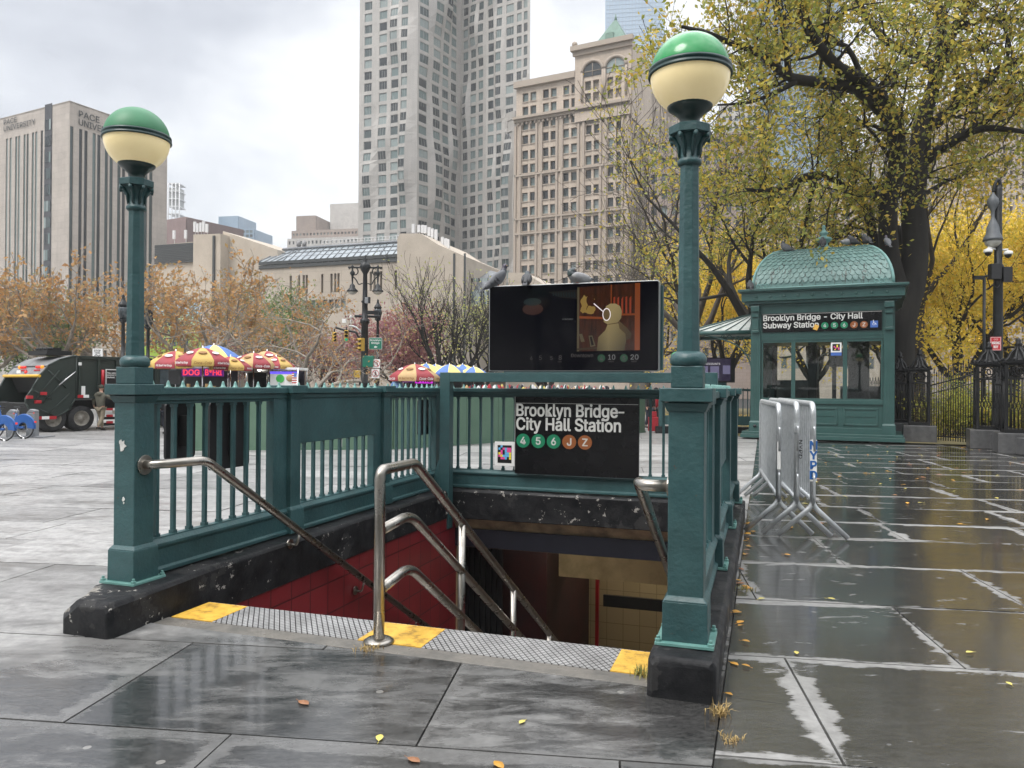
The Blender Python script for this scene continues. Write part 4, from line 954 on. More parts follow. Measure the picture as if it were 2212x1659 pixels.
for k in range(14):
    a0 = R(150 + k * 15); a1 = R(165 + k * 15); c_ = (1.485, 3.555); b.prism([(c_[0] + .042 * math.cos(a0), c_[1] + .042 * math.sin(a0)), (c_[0] + .042 * math.cos(a1), c_[1] + .042 * math.sin(a1)), (c_[0] + .032 * math.cos(a1), c_[1] + .032 * math.sin(a1)), (c_[0] + .032 * math.cos(a0), c_[1] + .032 * math.sin(a0))], (0, Yq, 0), (1, 0, 0), (0, 0, 1), (0, .002, 0))
b.build('wheelchair_mark', 'white', kk)
stk = MB(); stk.box((0, 0, 0), (.13, .004, .16), M=Matrix.Rotation(.4, 3, 'Y')); stk.build('sticker', mat('sticker_orange', (.7, .25, .05), (.8, .6, .1), 30, .4), kk).location = (-.12, -.066, 3.49)
cp2 = MB(); cp2.bb(.30, .60, .02, .044, 2.72, 3.02); cp2.build('code_sticker', 'white', kk); MB().bb(.345, .555, .015, .02, 2.765, 2.975).build('code_square', 'black', kk)
b = MB(); b.bb(.38, .42, .012, .015, 2.87, 2.91); b.bb(.42, .46, .012, .015, 2.83, 2.87); b.bb(.5, .54, .012, .015, 2.80, 2.87); b.build('code_pixels', 'pix_pink', kk)
b = MB(); b.bb(.46, .50, .012, .015, 2.87, 2.95); b.bb(.40, .44, .012, .015, 2.79, 2.82); b.build('code_pixels', 'pix_yellow', kk)
MB().bb(.30, .60, .02, .044, 2.62, 2.715).build('code_caption', 'access_blue', kk)
b = MB(); b.lathe([(.05, 0), (.05, .03)], n=12); o_ = b.build('pipe_stub', 'black', kk); o_.rotation_euler = (R(90), 0, 0); o_.location = (-hw + .13, -.15, .42)
# dome: barrel section with rounded ends and scales
def dome_pt(a, t, out=0.0):
    """t in 0..1 around perimeter handled by caller; a = height angle"""
    pass
Hd = 1.36; zd = 4.74; ex_, ey_ = hw - .02, dp / 2 + .02; cy = dp / 2
def dprof(al):   # al 0 at eaves .. 1 at ridge: inset and height
    an = al * PI / 2; return 1 - (1 - math.sin(an + 0)) * 0, 0
def drect(al, e=0):
    an = al * PI / 2; ins = (1 - math.cos(an)) * .98; h = math.sin(an) * Hd
    rx = ex_ - ins * .98 + e * math.cos(an); ry = ey_ - ins * 1.25 + e * math.cos(an)
    return rx, ry, zd + h + e * math.sin(an)
b = MB(); rows = 14; vs = []
for i in range(rows + 1):
    rx, ry, z = drect(i / rows); vs += [(-rx, cy - ry, z), (rx, cy - ry, z), (rx, cy + ry, z), (-rx, cy + ry, z)]
fs = [(i * 4 + q, i * 4 + (q + 1) % 4, i * 4 + 4 + (q + 1) % 4, i * 4 + 4 + q) for i in range(rows) for q in range(4)] + [(rows * 4, rows * 4 + 1, rows * 4 + 2, rows * 4 + 3)]
b.add(vs, fs)
dm = b.build('dome_roof', 'dome_copper', kk)
b = MB()  # scales, on the three visible faces
nr = 11
for i in range(nr):
    al = .07 + .80 * i / nr; al2 = al + .125
    for side in ('f', 'l', 'r'):
        rx, ry, z = drect(al); rx2, ry2, z2 = drect(al2)
        half = (rx if side == 'f' else ry) - .06; half2 = (rx2 if side == 'f' else ry2) - .06
        n = 22 if side == 'f' else 17; off = .5 if i % 2 else 0
        for k in range(n):
            s0 = (k + off) / n * 2 - 1; s1 = (k + 1 + off) / n * 2 - 1
            if s1 > 1.0: continue
            mid = (s0 + s1) / 2; hw_ = (s1 - s0) / 2 * .93
            def pt(s, f, e):  # f 0 bottom .. 1 top
                a_ = al + (al2 - al) * f; rx_, ry_, z_ = drect(a_, e)
                if side == 'f': return (s * (rx_ - .06), cy - ry_, z_)
                if side == 'l': return (-rx_, cy - s * (ry_ - .06), z_)
                return (rx_, cy + s * (ry_ - .06), z_)
            vs = [pt(mid - hw_, .9, .006), pt(mid - hw_, .35, .022), pt(mid - hw_ * .55, .08, .034), pt(mid, 0, .036), pt(mid + hw_ * .55, .08, .034), pt(mid + hw_, .35, .022), pt(mid + hw_, .9, .006)]
            vb = [pt(mid - hw_ * .55, .08, .0), pt(mid, 0, .0), pt(mid + hw_ * .55, .08, .0), pt(mid - hw_, .35, 0), pt(mid + hw_, .35, 0)]
            b.add(vs + vb, [(0, 1, 2, 3, 4, 5, 6), (2, 7, 8, 3), (3, 8, 9, 4), (1, 10, 7, 2), (4, 9, 11, 5)])
b.build('roof_scales', 'dome_copper', kk, fix=False)
b = MB()
for (sx, sy) in ((-1, -1), (1, -1), (1, 1), (-1, 1)):
    b.tube([(sx * drect(t)[0], cy + sy * drect(t)[1], drect(t)[2] + .0) for t in np.linspace(0, 1, 12)], .045, 8)
for i in range(4):
    rx, ry, z = drect(1); 
rx, ry, z = drect(1); b.tube([(-rx, cy - ry, z), (rx, cy - ry, z)], .04, 8); rx, ry, z = drect(0); b.tube([(-rx, cy - ry, z), (rx, cy - ry, z)], .05, 8)
for sx in (-1, 1):
    for k in range(3): b.tube([(sx * (ex_ - .2 - .13 * k) + .06 * math.cos(t), -.2, zd + .08 + .06 * math.sin(t)) for t in np.linspace(0, 5, 9)], .014, 6)
b.build('roof_ribs', 'copper', kk)
b = MB(); zt_ = zd + Hd; prof = [(.22, 0), (.16, .05), (.1, .14), (.09, .2), (.14, .24), (.19, .3), (.17, .34), (.08, .38), (.06, .42), (.1, .46), (.1, .5), (.05, .54), (.03, .6), (.045, .64), (.03, .69), (0, .72)]
b.lathe([(r * 1.35, z * 1.15) for r, z in prof], (0, cy - .3, zt_ - .02), 20); b.build('finial', 'copper', kk)
# canopy on the left of the kiosk
cn = thing('glass_canopy', 'hipped glass canopy with scrolled iron brackets left of the elevator kiosk', 'canopy', kc, -KA)
x0, x1, y0, y1 = -hw - 2.3, -hw - .02, .35, dp - .2; zr = 3.42
b = MB(); 
for (a, c) in (((x0, y0), (x1, y0)), ((x0, y0), (x0, y1)), ((x0, y1), (x1, y1))): b.tube([(a[0], a[1], zr), (c[0], c[1], zr)], .07, 8)
for (yy, xx) in ((y0, x0), (y1, x0)): b.tube([(xx, yy, zr + .03), (x1 - .1, cy, 4.15)], .035, 6)
for k in range(5): xx = x0 + (x1 - x0) * k / 5; b.tube([(xx, y0, zr + .04), (x1 - .1, cy - (1 - k / 5) * .0, 4.15)], .018, 6)
b.tube([(x1 - .1, y0, zr), (x1 - .1, cy, 4.2)], .04, 6); b.build('frame', 'kiosk_green', cn)
mat('milk_glass', (.55, .58, .55), (.36, .4, .38), 3, .25)
b = MB(); b.add([(x0, y0, zr + .02), (x1, y0, zr + .02), (x1, cy, 4.16), (x0, y1, zr + .02), (x1, y1, zr + .02)], [(0, 1, 2), (0, 2, 3), (3, 2, 4)]); b.build('roof_glass', 'milk_glass', cn, fix=False)
b = MB(); yb = y0 + .02
b.tube(bez([(x1, yb, 2.1), (x1 - .15, yb, 2.6), (x1 - .5, yb, 3.0), (x1 - 1.1, yb, 3.25), (x1 - 1.5, yb, 3.34)]), .022, 6)
for (cx_, cz_, r_) in ((x1 - .2, 3.15, .16), (x1 - .48, 3.2, .12), (x1 - .18, 2.85, .11), (x1 - .75, 3.26, .09), (x1 - .13, 2.62, .07), (x1 - .95, 3.3, .06)):
    b.tube([(cx_ + r_ * (1 - t / 9) * math.cos(t), yb, cz_ + r_ * (1 - t / 9) * math.sin(t)) for t in np.linspace(0, 7, 18)], .013, 5)
b.build('scroll_bracket', 'kiosk_green', cn)
# ================================================================== DISTANT ENTRANCE behind the kiosk: screen, railing, lamp
f2 = thing('subway_railing', 'green iron railing of a further subway entrance left of the kiosk', 'railing', (6.2, 27.2, 0), -R(5))
b = MB(); b.bb(-.9, 2.9, -.08, .08, 1.5, 1.58); b.bb(-.9, 2.9, -.05, .05, .3, .62)
for k in range(25): b.lathe([(.02, 0), (0, .06)], (-.85 + k * .155, 0, 1.58), 6)
b.build('top_rail', 'green_paint', f2)
b = MB(); [b.bb(-.8 + k * .16, -.77 + k * .16, -.02, .02, .6, 1.5) for k in range(23)]; b.build('baluster_row', 'green_paint', f2)
for xx in (-.9, .95, 2.9): MB().bb(xx - .09, xx + .09, -.09, .09, .2, 1.6).build('post', 'green_paint', f2)
b = MB(); b.bb(-1.1, 3, -.2, .2, 0, .24); b.build('footing', 'kerb_black', f2)
s2 = thing('display_screen', 'small far display screen between the right lamp post and the kiosk', 'screen', at(1508, 800, 27), -R(5), )
za = at(1508, 826, 27).z; s2.location.z = 0
wd_ = 78 / F * 27; zb_ = at(1508, 772, 27).z
MB().bb(0, wd_, 0, .12, za, zb_).build('case', 'black', s2); MB().bb(.3, wd_ - .3, .02, .1, 1.55, za).build('stand', 'green_paint', s2)
b = MB(); b.bb(.03, wd_ - .15, -.004, 0, za + .06, zb_ - .04); b.build('picture', mat('scr2', (0, 0, 0), None, rough=.2, emit=(.012, .009, .02)), s2)
b = MB(); 
for (x_, z_, w__, h__, ) in ((.12, .22, .22, .35), (.42, .15, .3, .42), (.85, .3, .25, .3)): b.bb(x_, x_ + w__, -.007, -.004, za + z_, za + z_ + h__)
b.build('picture', mat('scr2b', (0, 0, 0), None, rough=.2, emit=(.07, .065, .11)), s2)
text('EEN ACCOUNTS', .72, (.04, -.005, zb_ - .26), (1, 0, 0), (0, 0, 1), mat('scr2t', (0, 0, 0), None, emit=(.28, .27, .28)), s2, bold=.01, extrude=.001)
gl = thing('globe_lamp', 'small far green and white globe lamp just left of the right lamp post', 'lamp', (at(1461, 830, 27).x, 27, 0))
b = MB(); b.bb(-.1, .1, -.1, .1, 0, 1.6); b.lathe([(.07, 1.6), (.05, 2.3), (.1, 2.4), (.12, 2.45)], n=10); b.build('post', 'green_paint', gl)
zc_ = at(1461, 772, 27).z; r_ = .21
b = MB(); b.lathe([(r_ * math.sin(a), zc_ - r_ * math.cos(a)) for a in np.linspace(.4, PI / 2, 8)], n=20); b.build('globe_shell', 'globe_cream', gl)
b = MB(); b.lathe([(r_ * math.sin(a), zc_ + r_ * math.cos(a)) for a in np.linspace(PI / 2, 0, 8)], n=20); b.build('green_dome', 'globe_green_bright', gl)
b = MB(); b.lathe([(.05, zc_ - .4), (.1, zc_ - .19)], n=12); b.build('cup', 'cup_green', gl)
# ================================================================== CROWD BARRIERS
def barrier_parts(root, L, zb=.42, zt=1.44):
    r = .03
    b = MB(); b.tube(bend([(0, 0, zb - .06), (0, 0, zt), (0, L, zt), (0, L, zb - .06)], .13, 6), r, 12); b.tube([(0, 0, zb), (0, L, zb)], r * .9, 10); b.build('frame', 'galv', root)
    b = MB(); n = 22
    for k in range(1, n): y = L * k / n; b.tube([(0, y, zb + .02), (0, y, zt - .02)], .011, 6, cap=False)
    b.build('bars', 'galv', root)
    for y in (0, L):
        for sx in (-1, 1):
            b = MB(); b.tube(bend([(0, y, zb + .1), (0.0, y, zb - .06), (sx * .35, y, .028)], .06, 5), r * .92, 10); b.build('foot', 'galv', root)
    b = MB(); b.tube(bend([(0, -.03, zt - .26), (0, -.09, zt - .24), (0, -.10, zt - .5)], .03), .012, 8); b.tube(bend([(0, -.03, zb + .26), (0, -.09, zb + .26), (0, -.09, zb + .02), (0, -.03, zb)], .03), .012, 8); b.build('hook', 'galv', root)
pn = gnd(1700, 1165); pf = gnd(1632, 1080)
spots = [(1683, 1120, 1645, 1058, 'left-hand galvanised crowd barrier of the nested three, nearest the stair railing'), (1722, 1120, 1664, 1058, 'middle galvanised crowd barrier with small black police lettering'), (1757, 1120, 1682, 1058, 'right-hand galvanised crowd barrier with a white and blue police sticker')]
dirb = None
for i, (px, py, qx, qy, lab) in enumerate(spots):
    # near end stands at depth ~8.4, far end at ~11
    P0 = at(px, 830, 8.42 - .12 * i); P1 = at(qx, 830, 11.2); d = Vector((P1.x - P0.x, P1.y - P0.y, 0)); L = d.length
    t = thing('crowd_barrier', lab, 'barrier', (P0.x, P0.y, 0), math.atan2(d.y, d.x) - PI / 2, 'nested crowd barriers'); barrier_parts(t, L, zt=1.44 if i else 1.42)
    if i == 0: MB().bb(-.018, .018, -.034, -.03, .72, 1.02).build('paint_smear', 'white', t)
    if i == 1:
        MB().bb(-.033, .033, -.036, .03, 1.13, 1.22).build('clamp', 'galv', t)
        text('NYPD', .2, (.016, -.033, 1.05), (0, 0, -1), (1, 0, 0), 'black', t, bold=.01, height=.035, extrude=.002)
    if i == 2:
        MB().bb(-.034, .034, -.036, -.03, .62, 1.06).build('police_sticker', 'white', t)
        for k, ch in enumerate('NYPD'): text(ch, None, (0, -.037, .96 - k * .105), (1, 0, 0), (0, 0, 1), mat('police_blue', (.02, .12, .38)), t, bold=.03, height=.085, align='CENTER', extrude=.001)
# ================================================================== IRON FENCE
fd = Vector((math.cos(R(28)), -math.sin(R(28)), 0))
def pier(px, pyb, depth, label, group='cast iron fence piers', hgt=None, wdt=.62):
    p = at(px, 830, depth); rz = -R(25)
    t = thing('fence_pier', label, 'fence pier', (p.x, p.y, 0), rz, group)
    zb = .52; zt = hgt; w2 = wdt / 2
    b = MB(); b.bb(-w2 - .16, w2 + .16, -w2 - .16, w2 + .16, 0, zb); b.build('stone_base', 'granite' if 'granite' in MATS else mat('granite', (.06, .06, .062), (.10, .10, .10), 6, .3, bump=.2), t, bevel=.02)
    b = MB(); b.bb(-w2, w2, -w2, w2, zb, zb + .1); b.bb(-w2 + .03, w2 - .03, -w2 + .03, w2 - .03, zt - .06, zt); b.bb(-w2 - .04, w2 + .04, -w2 - .04, w2 + .04, zt, zt + .05)
    for sx in (-1, 1):
        for sy in (-1, 1): b.bb(sx * w2 - .035 - sx * .035, sx * w2 + .035 - sx * .035, sy * w2 - .035 - sy * .035, sy * w2 + .035 - sy * .035, zb + .1, zt - .06)
    z2 = zt - .42
    for s in (-1, 1):
        b.bb(-w2, w2, s * w2 - .02 - s * .02, s * w2 + .02 - s * .02, z2, z2 + .05); b.bb(s * w2 - .02 - s * .02, s * w2 + .02 - s * .02, -w2, w2, z2, z2 + .05)
    b.build('pier_frame', 'iron', t)
    b = MB()
    for s in (-1, 1):
        for k in (-1.1, 0, 1.1):
            x = k * w2 * .42
            for (a, o_) in ((0, 1), (1, 0)):
                f = (lambda q, z: (q, s * (w2 - .03), z)) if a else (lambda q, z: (s * (w2 - .03), q, z))
                b.tube([f(x - .04, zb + .1), f(x - .04, (zb + z2) / 2 - .12), f(x, (zb + z2) / 2), f(x - .04, (zb + z2) / 2 + .12), f(x - .04, z2)], .011, 5); b.tube([f(x + .04, zb + .1), f(x + .04, (zb + z2) / 2 - .12), f(x, (zb + z2) / 2), f(x + .04, (zb + z2) / 2 + .12), f(x + .04, z2)], .011, 5)
        for (a, o_) in ((0, 1), (1, 0)):
            f = (lambda q, z: (q, s * (w2 - .03), z)) if a else (lambda q, z: (s * (w2 - .03), q, z))
            for rr2 in (.15, .08): b.tube([f(rr2 * math.cos(t_), z2 + .22 + rr2 * math.sin(t_)) for t_ in np.linspace(0, 2 * PI, 13)], .016, 5)
            b.tube([f(-w2 + .05, z2 + .22), f(-.15, z2 + .22)], .014, 5); b.tube([f(w2 - .05, z2 + .22), f(.15, z2 + .22)], .014, 5)
    b.build('iron_tracery', 'iron', t)
    b = MB(); zz = zt + .05
    for k in range(8):
        a = 2 * PI * k / 8 + PI / 8; c, s = math.cos(a), math.sin(a); rr3 = w2 * 1.1
        pts = [(rr3 * .95, .08), (rr3 * 1.05, .02), (rr3 * .85, .0), (rr3 * .62, .08), (rr3 * .5, .2), (rr3 * .22, .3), (rr3 * .12, .42)]
        b.tube([(c * q, s * q, zz + h) for q, h in pts], [.02, .03, .035, .035, .03, .03, .02], 6)
    b.lathe([(.06, .38), (.1, .42), (.05, .47), (.06, .52), (.03, .57), (0, .60)], (0, 0, zz), 10); b.lathe([(w2 * .8, 0), (w2 * .45, .06), (.05, .3), (.05, .4)], (0, 0, zz), 8); b.build('finial', 'iron', t)
    return t
pier(1944, 940, 25.2, 'farther black iron pier with scrolled finial just right of the kiosk', hgt=2.2, wdt=.55)
pier(1986, 945, 23.4, 'black iron pier with scrolled finial on a dark stone block right of the kiosk', hgt=2.2, wdt=.58)
pier(2136, 965, 21.2, 'left black iron pier of the right-hand fence group below the red sign', hgt=2.30, wdt=.66)
pier(2200, 980, 19.6, 'rightmost black iron pier at the edge of the park fence', hgt=2.30, wdt=.68)
def picket(px0, d0, px1, d1, label, h0=1.9, h1=1.9, n=30, stone=True):
    a = at(px0, 830, d0); c = at(px1, 830, d1); d = Vector((c.x - a.x, c.y - a.y, 0)); L = d.length
    t = thing('iron_fence', label, 'fence', (a.x, a.y, 0), math.atan2(d.y, d.x), 'black iron fence panels of the park')
    b = MB(); zb = .1 if not stone else .5
    for k in range(n + 1):
        x = L * k / n; h = h0 + (h1 - h0) * k / n + (.12 if k % 2 else 0); b.tube([(x, 0, zb), (x, 0, h)], .013, 5); b.lathe([(.012, 0), (.026, .02), (.012, .05), (.02, .08), (0, .16)], (x, 0, h - .02), 6)
    b.build('pickets', 'iron', t)
    for (ha, hb, rr4) in ((zb + .12, zb + .12, .02), (h0 - .25, h1 - .25, .02), (h0 - .5, h1 - .5, .014)): b = MB(); b.tube([(0, 0, ha), (L, 0, hb)], rr4, 5); b.build('rail', 'iron', t)
    if stone: b = MB(); b.bb(0, L, -.2, .2, 0, .42); b.build('stone_base', 'granite', t, bevel=.02)
    return t
picket(1860, 29, 1940, 25.4, 'closely spaced black iron fence panel directly behind the right side of the kiosk', 1.8, 1.8, 26)
picket(2003, 23.2, 2120, 21.6, 'black iron gate panel of rising pickets between the two pier pairs', 1.95, 2.35, 22, stone=False)
picket(2150, 20.9, 2190, 19.9, 'short black iron fence panel between the two right-hand piers', 2.0, 2.0, 10)
picket(2212, 19.2, 2330, 17.3, 'black iron fence panel at the right edge of the view', 2.0, 2.0, 22)
# wrong way sign and park lamp
lp = thing('street_lamp', 'tall dark park lamp with a bell shaped lantern and two white cameras', 'street lamp', (at(2155, 830, 24).x, 24, 0))
X = lambda px, d=24: at(px, 830, d).x - lp.location.x
Zp = lambda py, px=2150, d=24: at(px, py, d).z
b = MB(); b.lathe([(.2, 0), (.2, .6), (.15, .7), (.15, 1.2), (.14, Zp(700)), (.13, Zp(590)), (.16, Zp(585)), (.16, Zp(575)), (.115, Zp(570)), (.10, Zp(410)), (.06, Zp(400))], n=14); b.build('pole', 'dark_iron', lp)
b = MB(); b.tube(bez([(0, 0, Zp(470)), (.06, 0, Zp(430)), (.06, 0, Zp(400)), (-.02, 0, Zp(388)), (-.12, 0, Zp(400)), (-.16, 0, Zp(415))]), .05, 8); b.build('arm', 'dark_iron', lp)
lx = -.17; b = MB(); b.lathe([(.03, Zp(415)), (.05, Zp(420)), (.15, Zp(430)), (.17, Zp(437)), (.14, Zp(445)), (.06, Zp(455)), (.05, Zp(470)), (.10, Zp(478)), (.17, Zp(490)), (.20, Zp(505)), (.27, Zp(515)), (.28, Zp(520))][::-1], (lx, 0, 0), 18); b.build('lantern_hood', mat('lamp_grey', (.10, .11, .12), (.14, .15, .16), 5, .5), lp)
b = MB(); b.lathe([(.24, Zp(519)), (.22, Zp(527)), (.12, Zp(534)), (0, Zp(536))][::-1], (lx, 0, 0), 18); b.build('lamp_glass', mat('lamp_glass', (.45, .44, .40), None, rough=.2), lp)
for (sx, px, py) in ((-1, 2129, 547), (1, 2172, 551)):
    b = MB(); b.tube([(0, 0, Zp(540)), (X(px), -.1, Zp(py - 11))], .03, 6); b.lathe([(.03, .13), (.12, .10), (.13, .02), (.12, 0)][::-1], (X(px), -.1, Zp(py)), 14); cm = b.build('camera_body', 'white', lp); b = MB(); b.ico((X(px), -.1, Zp(py) - .01), .1, 12, 8); b.build('camera_dome', 'black', cm)
b = MB(); b.bb(X(2130), X(2152), -.25, -.05, Zp(605), Zp(572)); b.bb(X(2158), X(2178), -.2, 0, Zp(610), Zp(578)); b.tube(bez([(X(2142), -.15, Zp(605)), (X(2138), -.15, Zp(618)), (X(2148), -.15, Zp(622)), (0, -.1, Zp(612))]), .015, 5); b.build('control_box', 'black', lp, bevel=.01)
wl = thing('wrong_way_sign', 'small red and white wrong way sign on the dark park lamp pole', 'sign', (at(2151, 743, 23.75).x, 23.75, at(2151, 757, 23.75).z), -R(15))
b = MB(); b.bb(-.15, .15, 0, .01, 0, .42); b.build('plate', mat('sign_red', (.5, .02, .03), None, rough=.4), wl); text('WRONG', .22, (0, -.002, .19), (1, 0, 0), (0, 0, 1), 'white', wl, align='CENTER', bold=.02, height=.085); text('WAY', .13, (0, -.002, .07), (1, 0, 0), (0, 0, 1), 'white', wl, align='CENTER', bold=.02, height=.085)
b = MB(); 
for (a0, a1, c0, c1) in ((-.14, .14, .40, .41), (-.14, .14, .01, .02), (-.14, -.13, .01, .41), (.13, .14, .01, .41)): b.bb(a0, a1, -.004, 0, c0, c1)
for cx_ in (-.03, .03): b.tube([(cx_ + .022 * math.cos(t_), -.003, .34 + .022 * math.sin(t_)) for t_ in np.linspace(0, 2 * PI, 10)], .004, 4)
b.build('border', 'white', wl)
bp = thing('street_lamp', 'slim dark pole with a small camera arm left of the park lamp', 'pole', (at(2125, 830, 26).x, 26, 0))
b = MB(); b.tube([(0, 0, 0), (0, 0, at(2125, 600, 26).z)], .05, 8); b.build('pole', 'dark_iron', bp); b = MB(); zz = at(2125, 600, 26).z; b.tube([(-.15, 0, zz), (.3, 0, zz + .12)], .04, 6); b.box((-.2, 0, zz), (.3, .12, .12)); b.build('camera_arm', 'dark_iron', bp)
# ================================================================== PIGEONS
mat('pigeon_grey', (.10, .105, .115), (.16, .165, .175), 12, .6); mat('pigeon_dark', (.03, .032, .036), (.055, .055, .06), 12, .6); mat('pigeon_light', (.32, .32, .32), (.2, .2, .21), 9, .6); mat('pigeon_neck', (.03, .055, .05), (.06, .04, .07), 10, .35); mat('pigeon_foot', (.35, .08, .06))
def pigeon(loc, rz, label, pose='stand', s=1.0, body='pigeon_grey', wing='pigeon_grey', group='pigeons'):
    t = thing('pigeon', label, 'pigeon', loc, rz, group); t.scale = (s, s, s)
    up = {'stand': .75, 'hunch': .55, 'preen': .2, 'walk': .1}[pose]
    # body along a spine from tail to head (x forward)
    ca, sa = math.cos(up), math.sin(up)
    if pose == 'walk': sp_ = [(-.17, .075, .012), (-.11, .085, .03), (-.05, .10, .052), (.02, .105, .062), (.08, .115, .052), (.12, .13, .034), (.145, .15, .027), (.165, .155, .028), (.185, .15, .016)]
    elif pose == 'preen': sp_ = [(-.17, .10, .012), (-.11, .10, .035), (-.04, .105, .06), (.03, .11, .064), (.08, .13, .05), (.10, .165, .036), (.07, .185, .03), (.04, .18, .02)]
    elif pose == 'hunch': sp_ = [(-.13, .02, .015), (-.08, .05, .04), (-.03, .09, .064), (.02, .13, .07), (.05, .17, .055), (.06, .20, .036), (.07, .215, .034), (.085, .222, .025)]
    else: sp_ = [(-.15, .01, .012), (-.10, .045, .034), (-.04, .09, .058), (.02, .135, .064), (.06, .18, .05), (.08, .22, .033), (.088, .25, .026), (.10, .272, .029), (.118, .27, .017)]
    sp_ = [(x, max(z - .045, r * .9 if pose != 'stand' else z - .045), r) for x, z, r in sp_]
    b = MB(); P = bez([(x, 0, z) for x, z, r in sp_], 4); rs_ = []
    for i in range(len(sp_) - 1): rs_ += [sp_[i][2] + (sp_[i + 1][2] - sp_[i][2]) * k / 4 for k in range(4)]
    rs_.append(sp_[-1][2]); b.tube(P, rs_, 12); b.build('body', body, t)
    n = len(P); b = MB(); k0 = int(n * .6); b.tube(P[k0:], [r * 1.03 for r in rs_[k0:]], 12); b.build('neck_feathers', 'pigeon_neck', t)
    h = P[-3]; d = (P[-1] - P[-4]).normalized(); b = MB(); b.tube([P[-1] - d * .01, P[-1] + d * .02], [.009, .002], 6); b.build('beak', 'pigeon_dark', t)
    bd = (Vector(P[int(n * .55)]) - Vector(P[int(n * .1)])).normalized(); mid = Vector(P[int(n * .38)])
    M = bd.to_track_quat('X', 'Z').to_matrix()
    for sy in (-1, 1):
        b = MB(); b.ico(mid + Vector((-.02, sy * .042, .004)), 1, 12, 8, sc=(.115, .024, .046), M=M); w_ = b.build('wing', wing, t)
        if pose in ('stand', 'walk'):
            for k in (0, 1):
                b = MB(); b.ico(mid + M @ Vector((-.03 - .035 * k, sy * .064, .0 - .003 * k)), 1, 8, 6, sc=(.011, .006, .032), M=M); b.build('wing_bar', 'pigeon_dark', w_)
    b = MB(); tl = Vector(P[0]); b.add([tl + M @ Vector(q) for q in ((.06, -.02, .008), (.06, .02, .008), (-.06, .034, 0), (-.06, -.034, 0), (.06, -.02, -.004), (.06, .02, -.004), (-.06, .034, -.005), (-.06, -.034, -.005))], [(0, 1, 2, 3), (7, 6, 5, 4), (0, 3, 7, 4), (1, 5, 6, 2), (3, 2, 6, 7), (0, 4, 5, 1)]); b.build('tail', 'pigeon_dark', t)
    b = MB()
    for sy in (-1, 1):
        x = .01; b.tube([(x, sy * .022, .05), (x + .005, sy * .022, .004)], .005, 5)
        for q in (-.5, 0, .5): b.tube([(x + .005, sy * .022, .004), (x + .035 * math.cos(q), sy * .022 + .035 * math.sin(q), .003)], .003, 4)
    b.build('feet', 'pigeon_foot', t)
    b = MB(); e = P[-3]; [b.ico(e + Vector((.0, sy * rs_[-3] * .9, .004)), .005, 6, 4) for sy in (-1, 1)]; b.build('eyes', 'sticker_orange', t)
    return t
zs = 1.80 + SH
def on_screen(px, v=None):
    u, _ = ev(px, 620, 5.15); return e2w(u, 5.16, zs)
pigeon(on_screen(1072), R(18), 'grey pigeon standing tall in profile at the left end of the screen', 'stand', 1.2, group='pigeons on the display screen')
pigeon(on_screen(1137), R(80), 'dark hunched pigeon perched on the screen, second from the left', 'hunch', 1.0, 'pigeon_dark', 'pigeon_dark', group='pigeons on the display screen')
pigeon(on_screen(1250), R(200), 'pale pigeon with ruffled wings preening on the right half of the screen', 'preen', 1.15, 'pigeon_light', 'pigeon_light', group='pigeons on the display screen')
def on_roof(px, py, dy=1.0):
    s = kx(px); p = kc + KX * s * 1.03 + KV * dy; return Vector((p.x, p.y, py))
RZ = zd + Hd + .03
for (px, py, rz, pose, bd, sc_k, lab) in ((1693, RZ - .10, 2.6, 'hunch', 'pigeon_grey', 1.7, 'grey pigeon at the left shoulder of the kiosk dome'), (1771, RZ, 1.2, 'hunch', 'pigeon_dark', 1.7, 'dark pigeon on the kiosk dome just left of the finial'),
        (1826, RZ, .2, 'preen', 'pigeon_light', 1.7, 'pale pigeon leaning beside the right foot of the dome finial'), (1836, RZ, 2.9, 'hunch', 'pigeon_dark', 1.6, 'dark pigeon pressed against the pale pigeon on the kiosk dome'),
        (1866, RZ, 1.7, 'hunch', 'pigeon_dark', 1.7, 'dark round pigeon alone on the kiosk ridge, second from its right end'), (1912, RZ - .12, 1.5, 'stand', 'pigeon_grey', 1.35, 'grey pigeon standing upright at the right end of the kiosk ridge'), (1626, 4.725, 1.4, 'hunch', 'pigeon_dark', 1.6, 'dark pigeon sitting on the left corner of the kiosk cornice')):
    p = on_roof(px, py, -.2 if px == 1626 else (.95 if px not in (1693, 1912) else .8))
    pigeon(p, rz, lab, pose, sc_k, bd, bd, group='pigeons on the kiosk')
pigeon(gnd(1965, 946), .1, 'dark pigeon walking on the wet stones at the right foot of the kiosk', 'walk', 1.8, 'pigeon_dark', 'pigeon_dark', group='pigeons on the ground')
# ================================================================== GREEN SITE WALL
mat('site_green', (.085, .155, .105), (.10, .175, .12), 2, .6)
W = [(-7.95, 18.6), (-3.0, 19.4), (4.75, 27.6)]
sw = thing('site_wall', 'low sage green painted plywood wall standing on the plaza behind the stairs', 'wall', (W[0][0], W[0][1], 0))
for i in range(2):
    a = Vector((*W[i], 0)) - sw.location; c = Vector((*W[i + 1], 0)) - sw.location; d = c - a; L = d.length; n = max(2, round(L / 1.25)); ang = math.atan2(d.y, d.x)
    for k in range(n):
        p = a + d * ((k + .5) / n); b = MB(); b.box((p.x, p.y, .74), (L / n - .012, .09, 1.5), ang); b.build('wall_panel', 'site_green', sw)
    b = MB(); p = a + d * .5; b.box((p.x, p.y, .03), (L, .16, .06), ang); b.build('base_rail', 'site_green', sw)
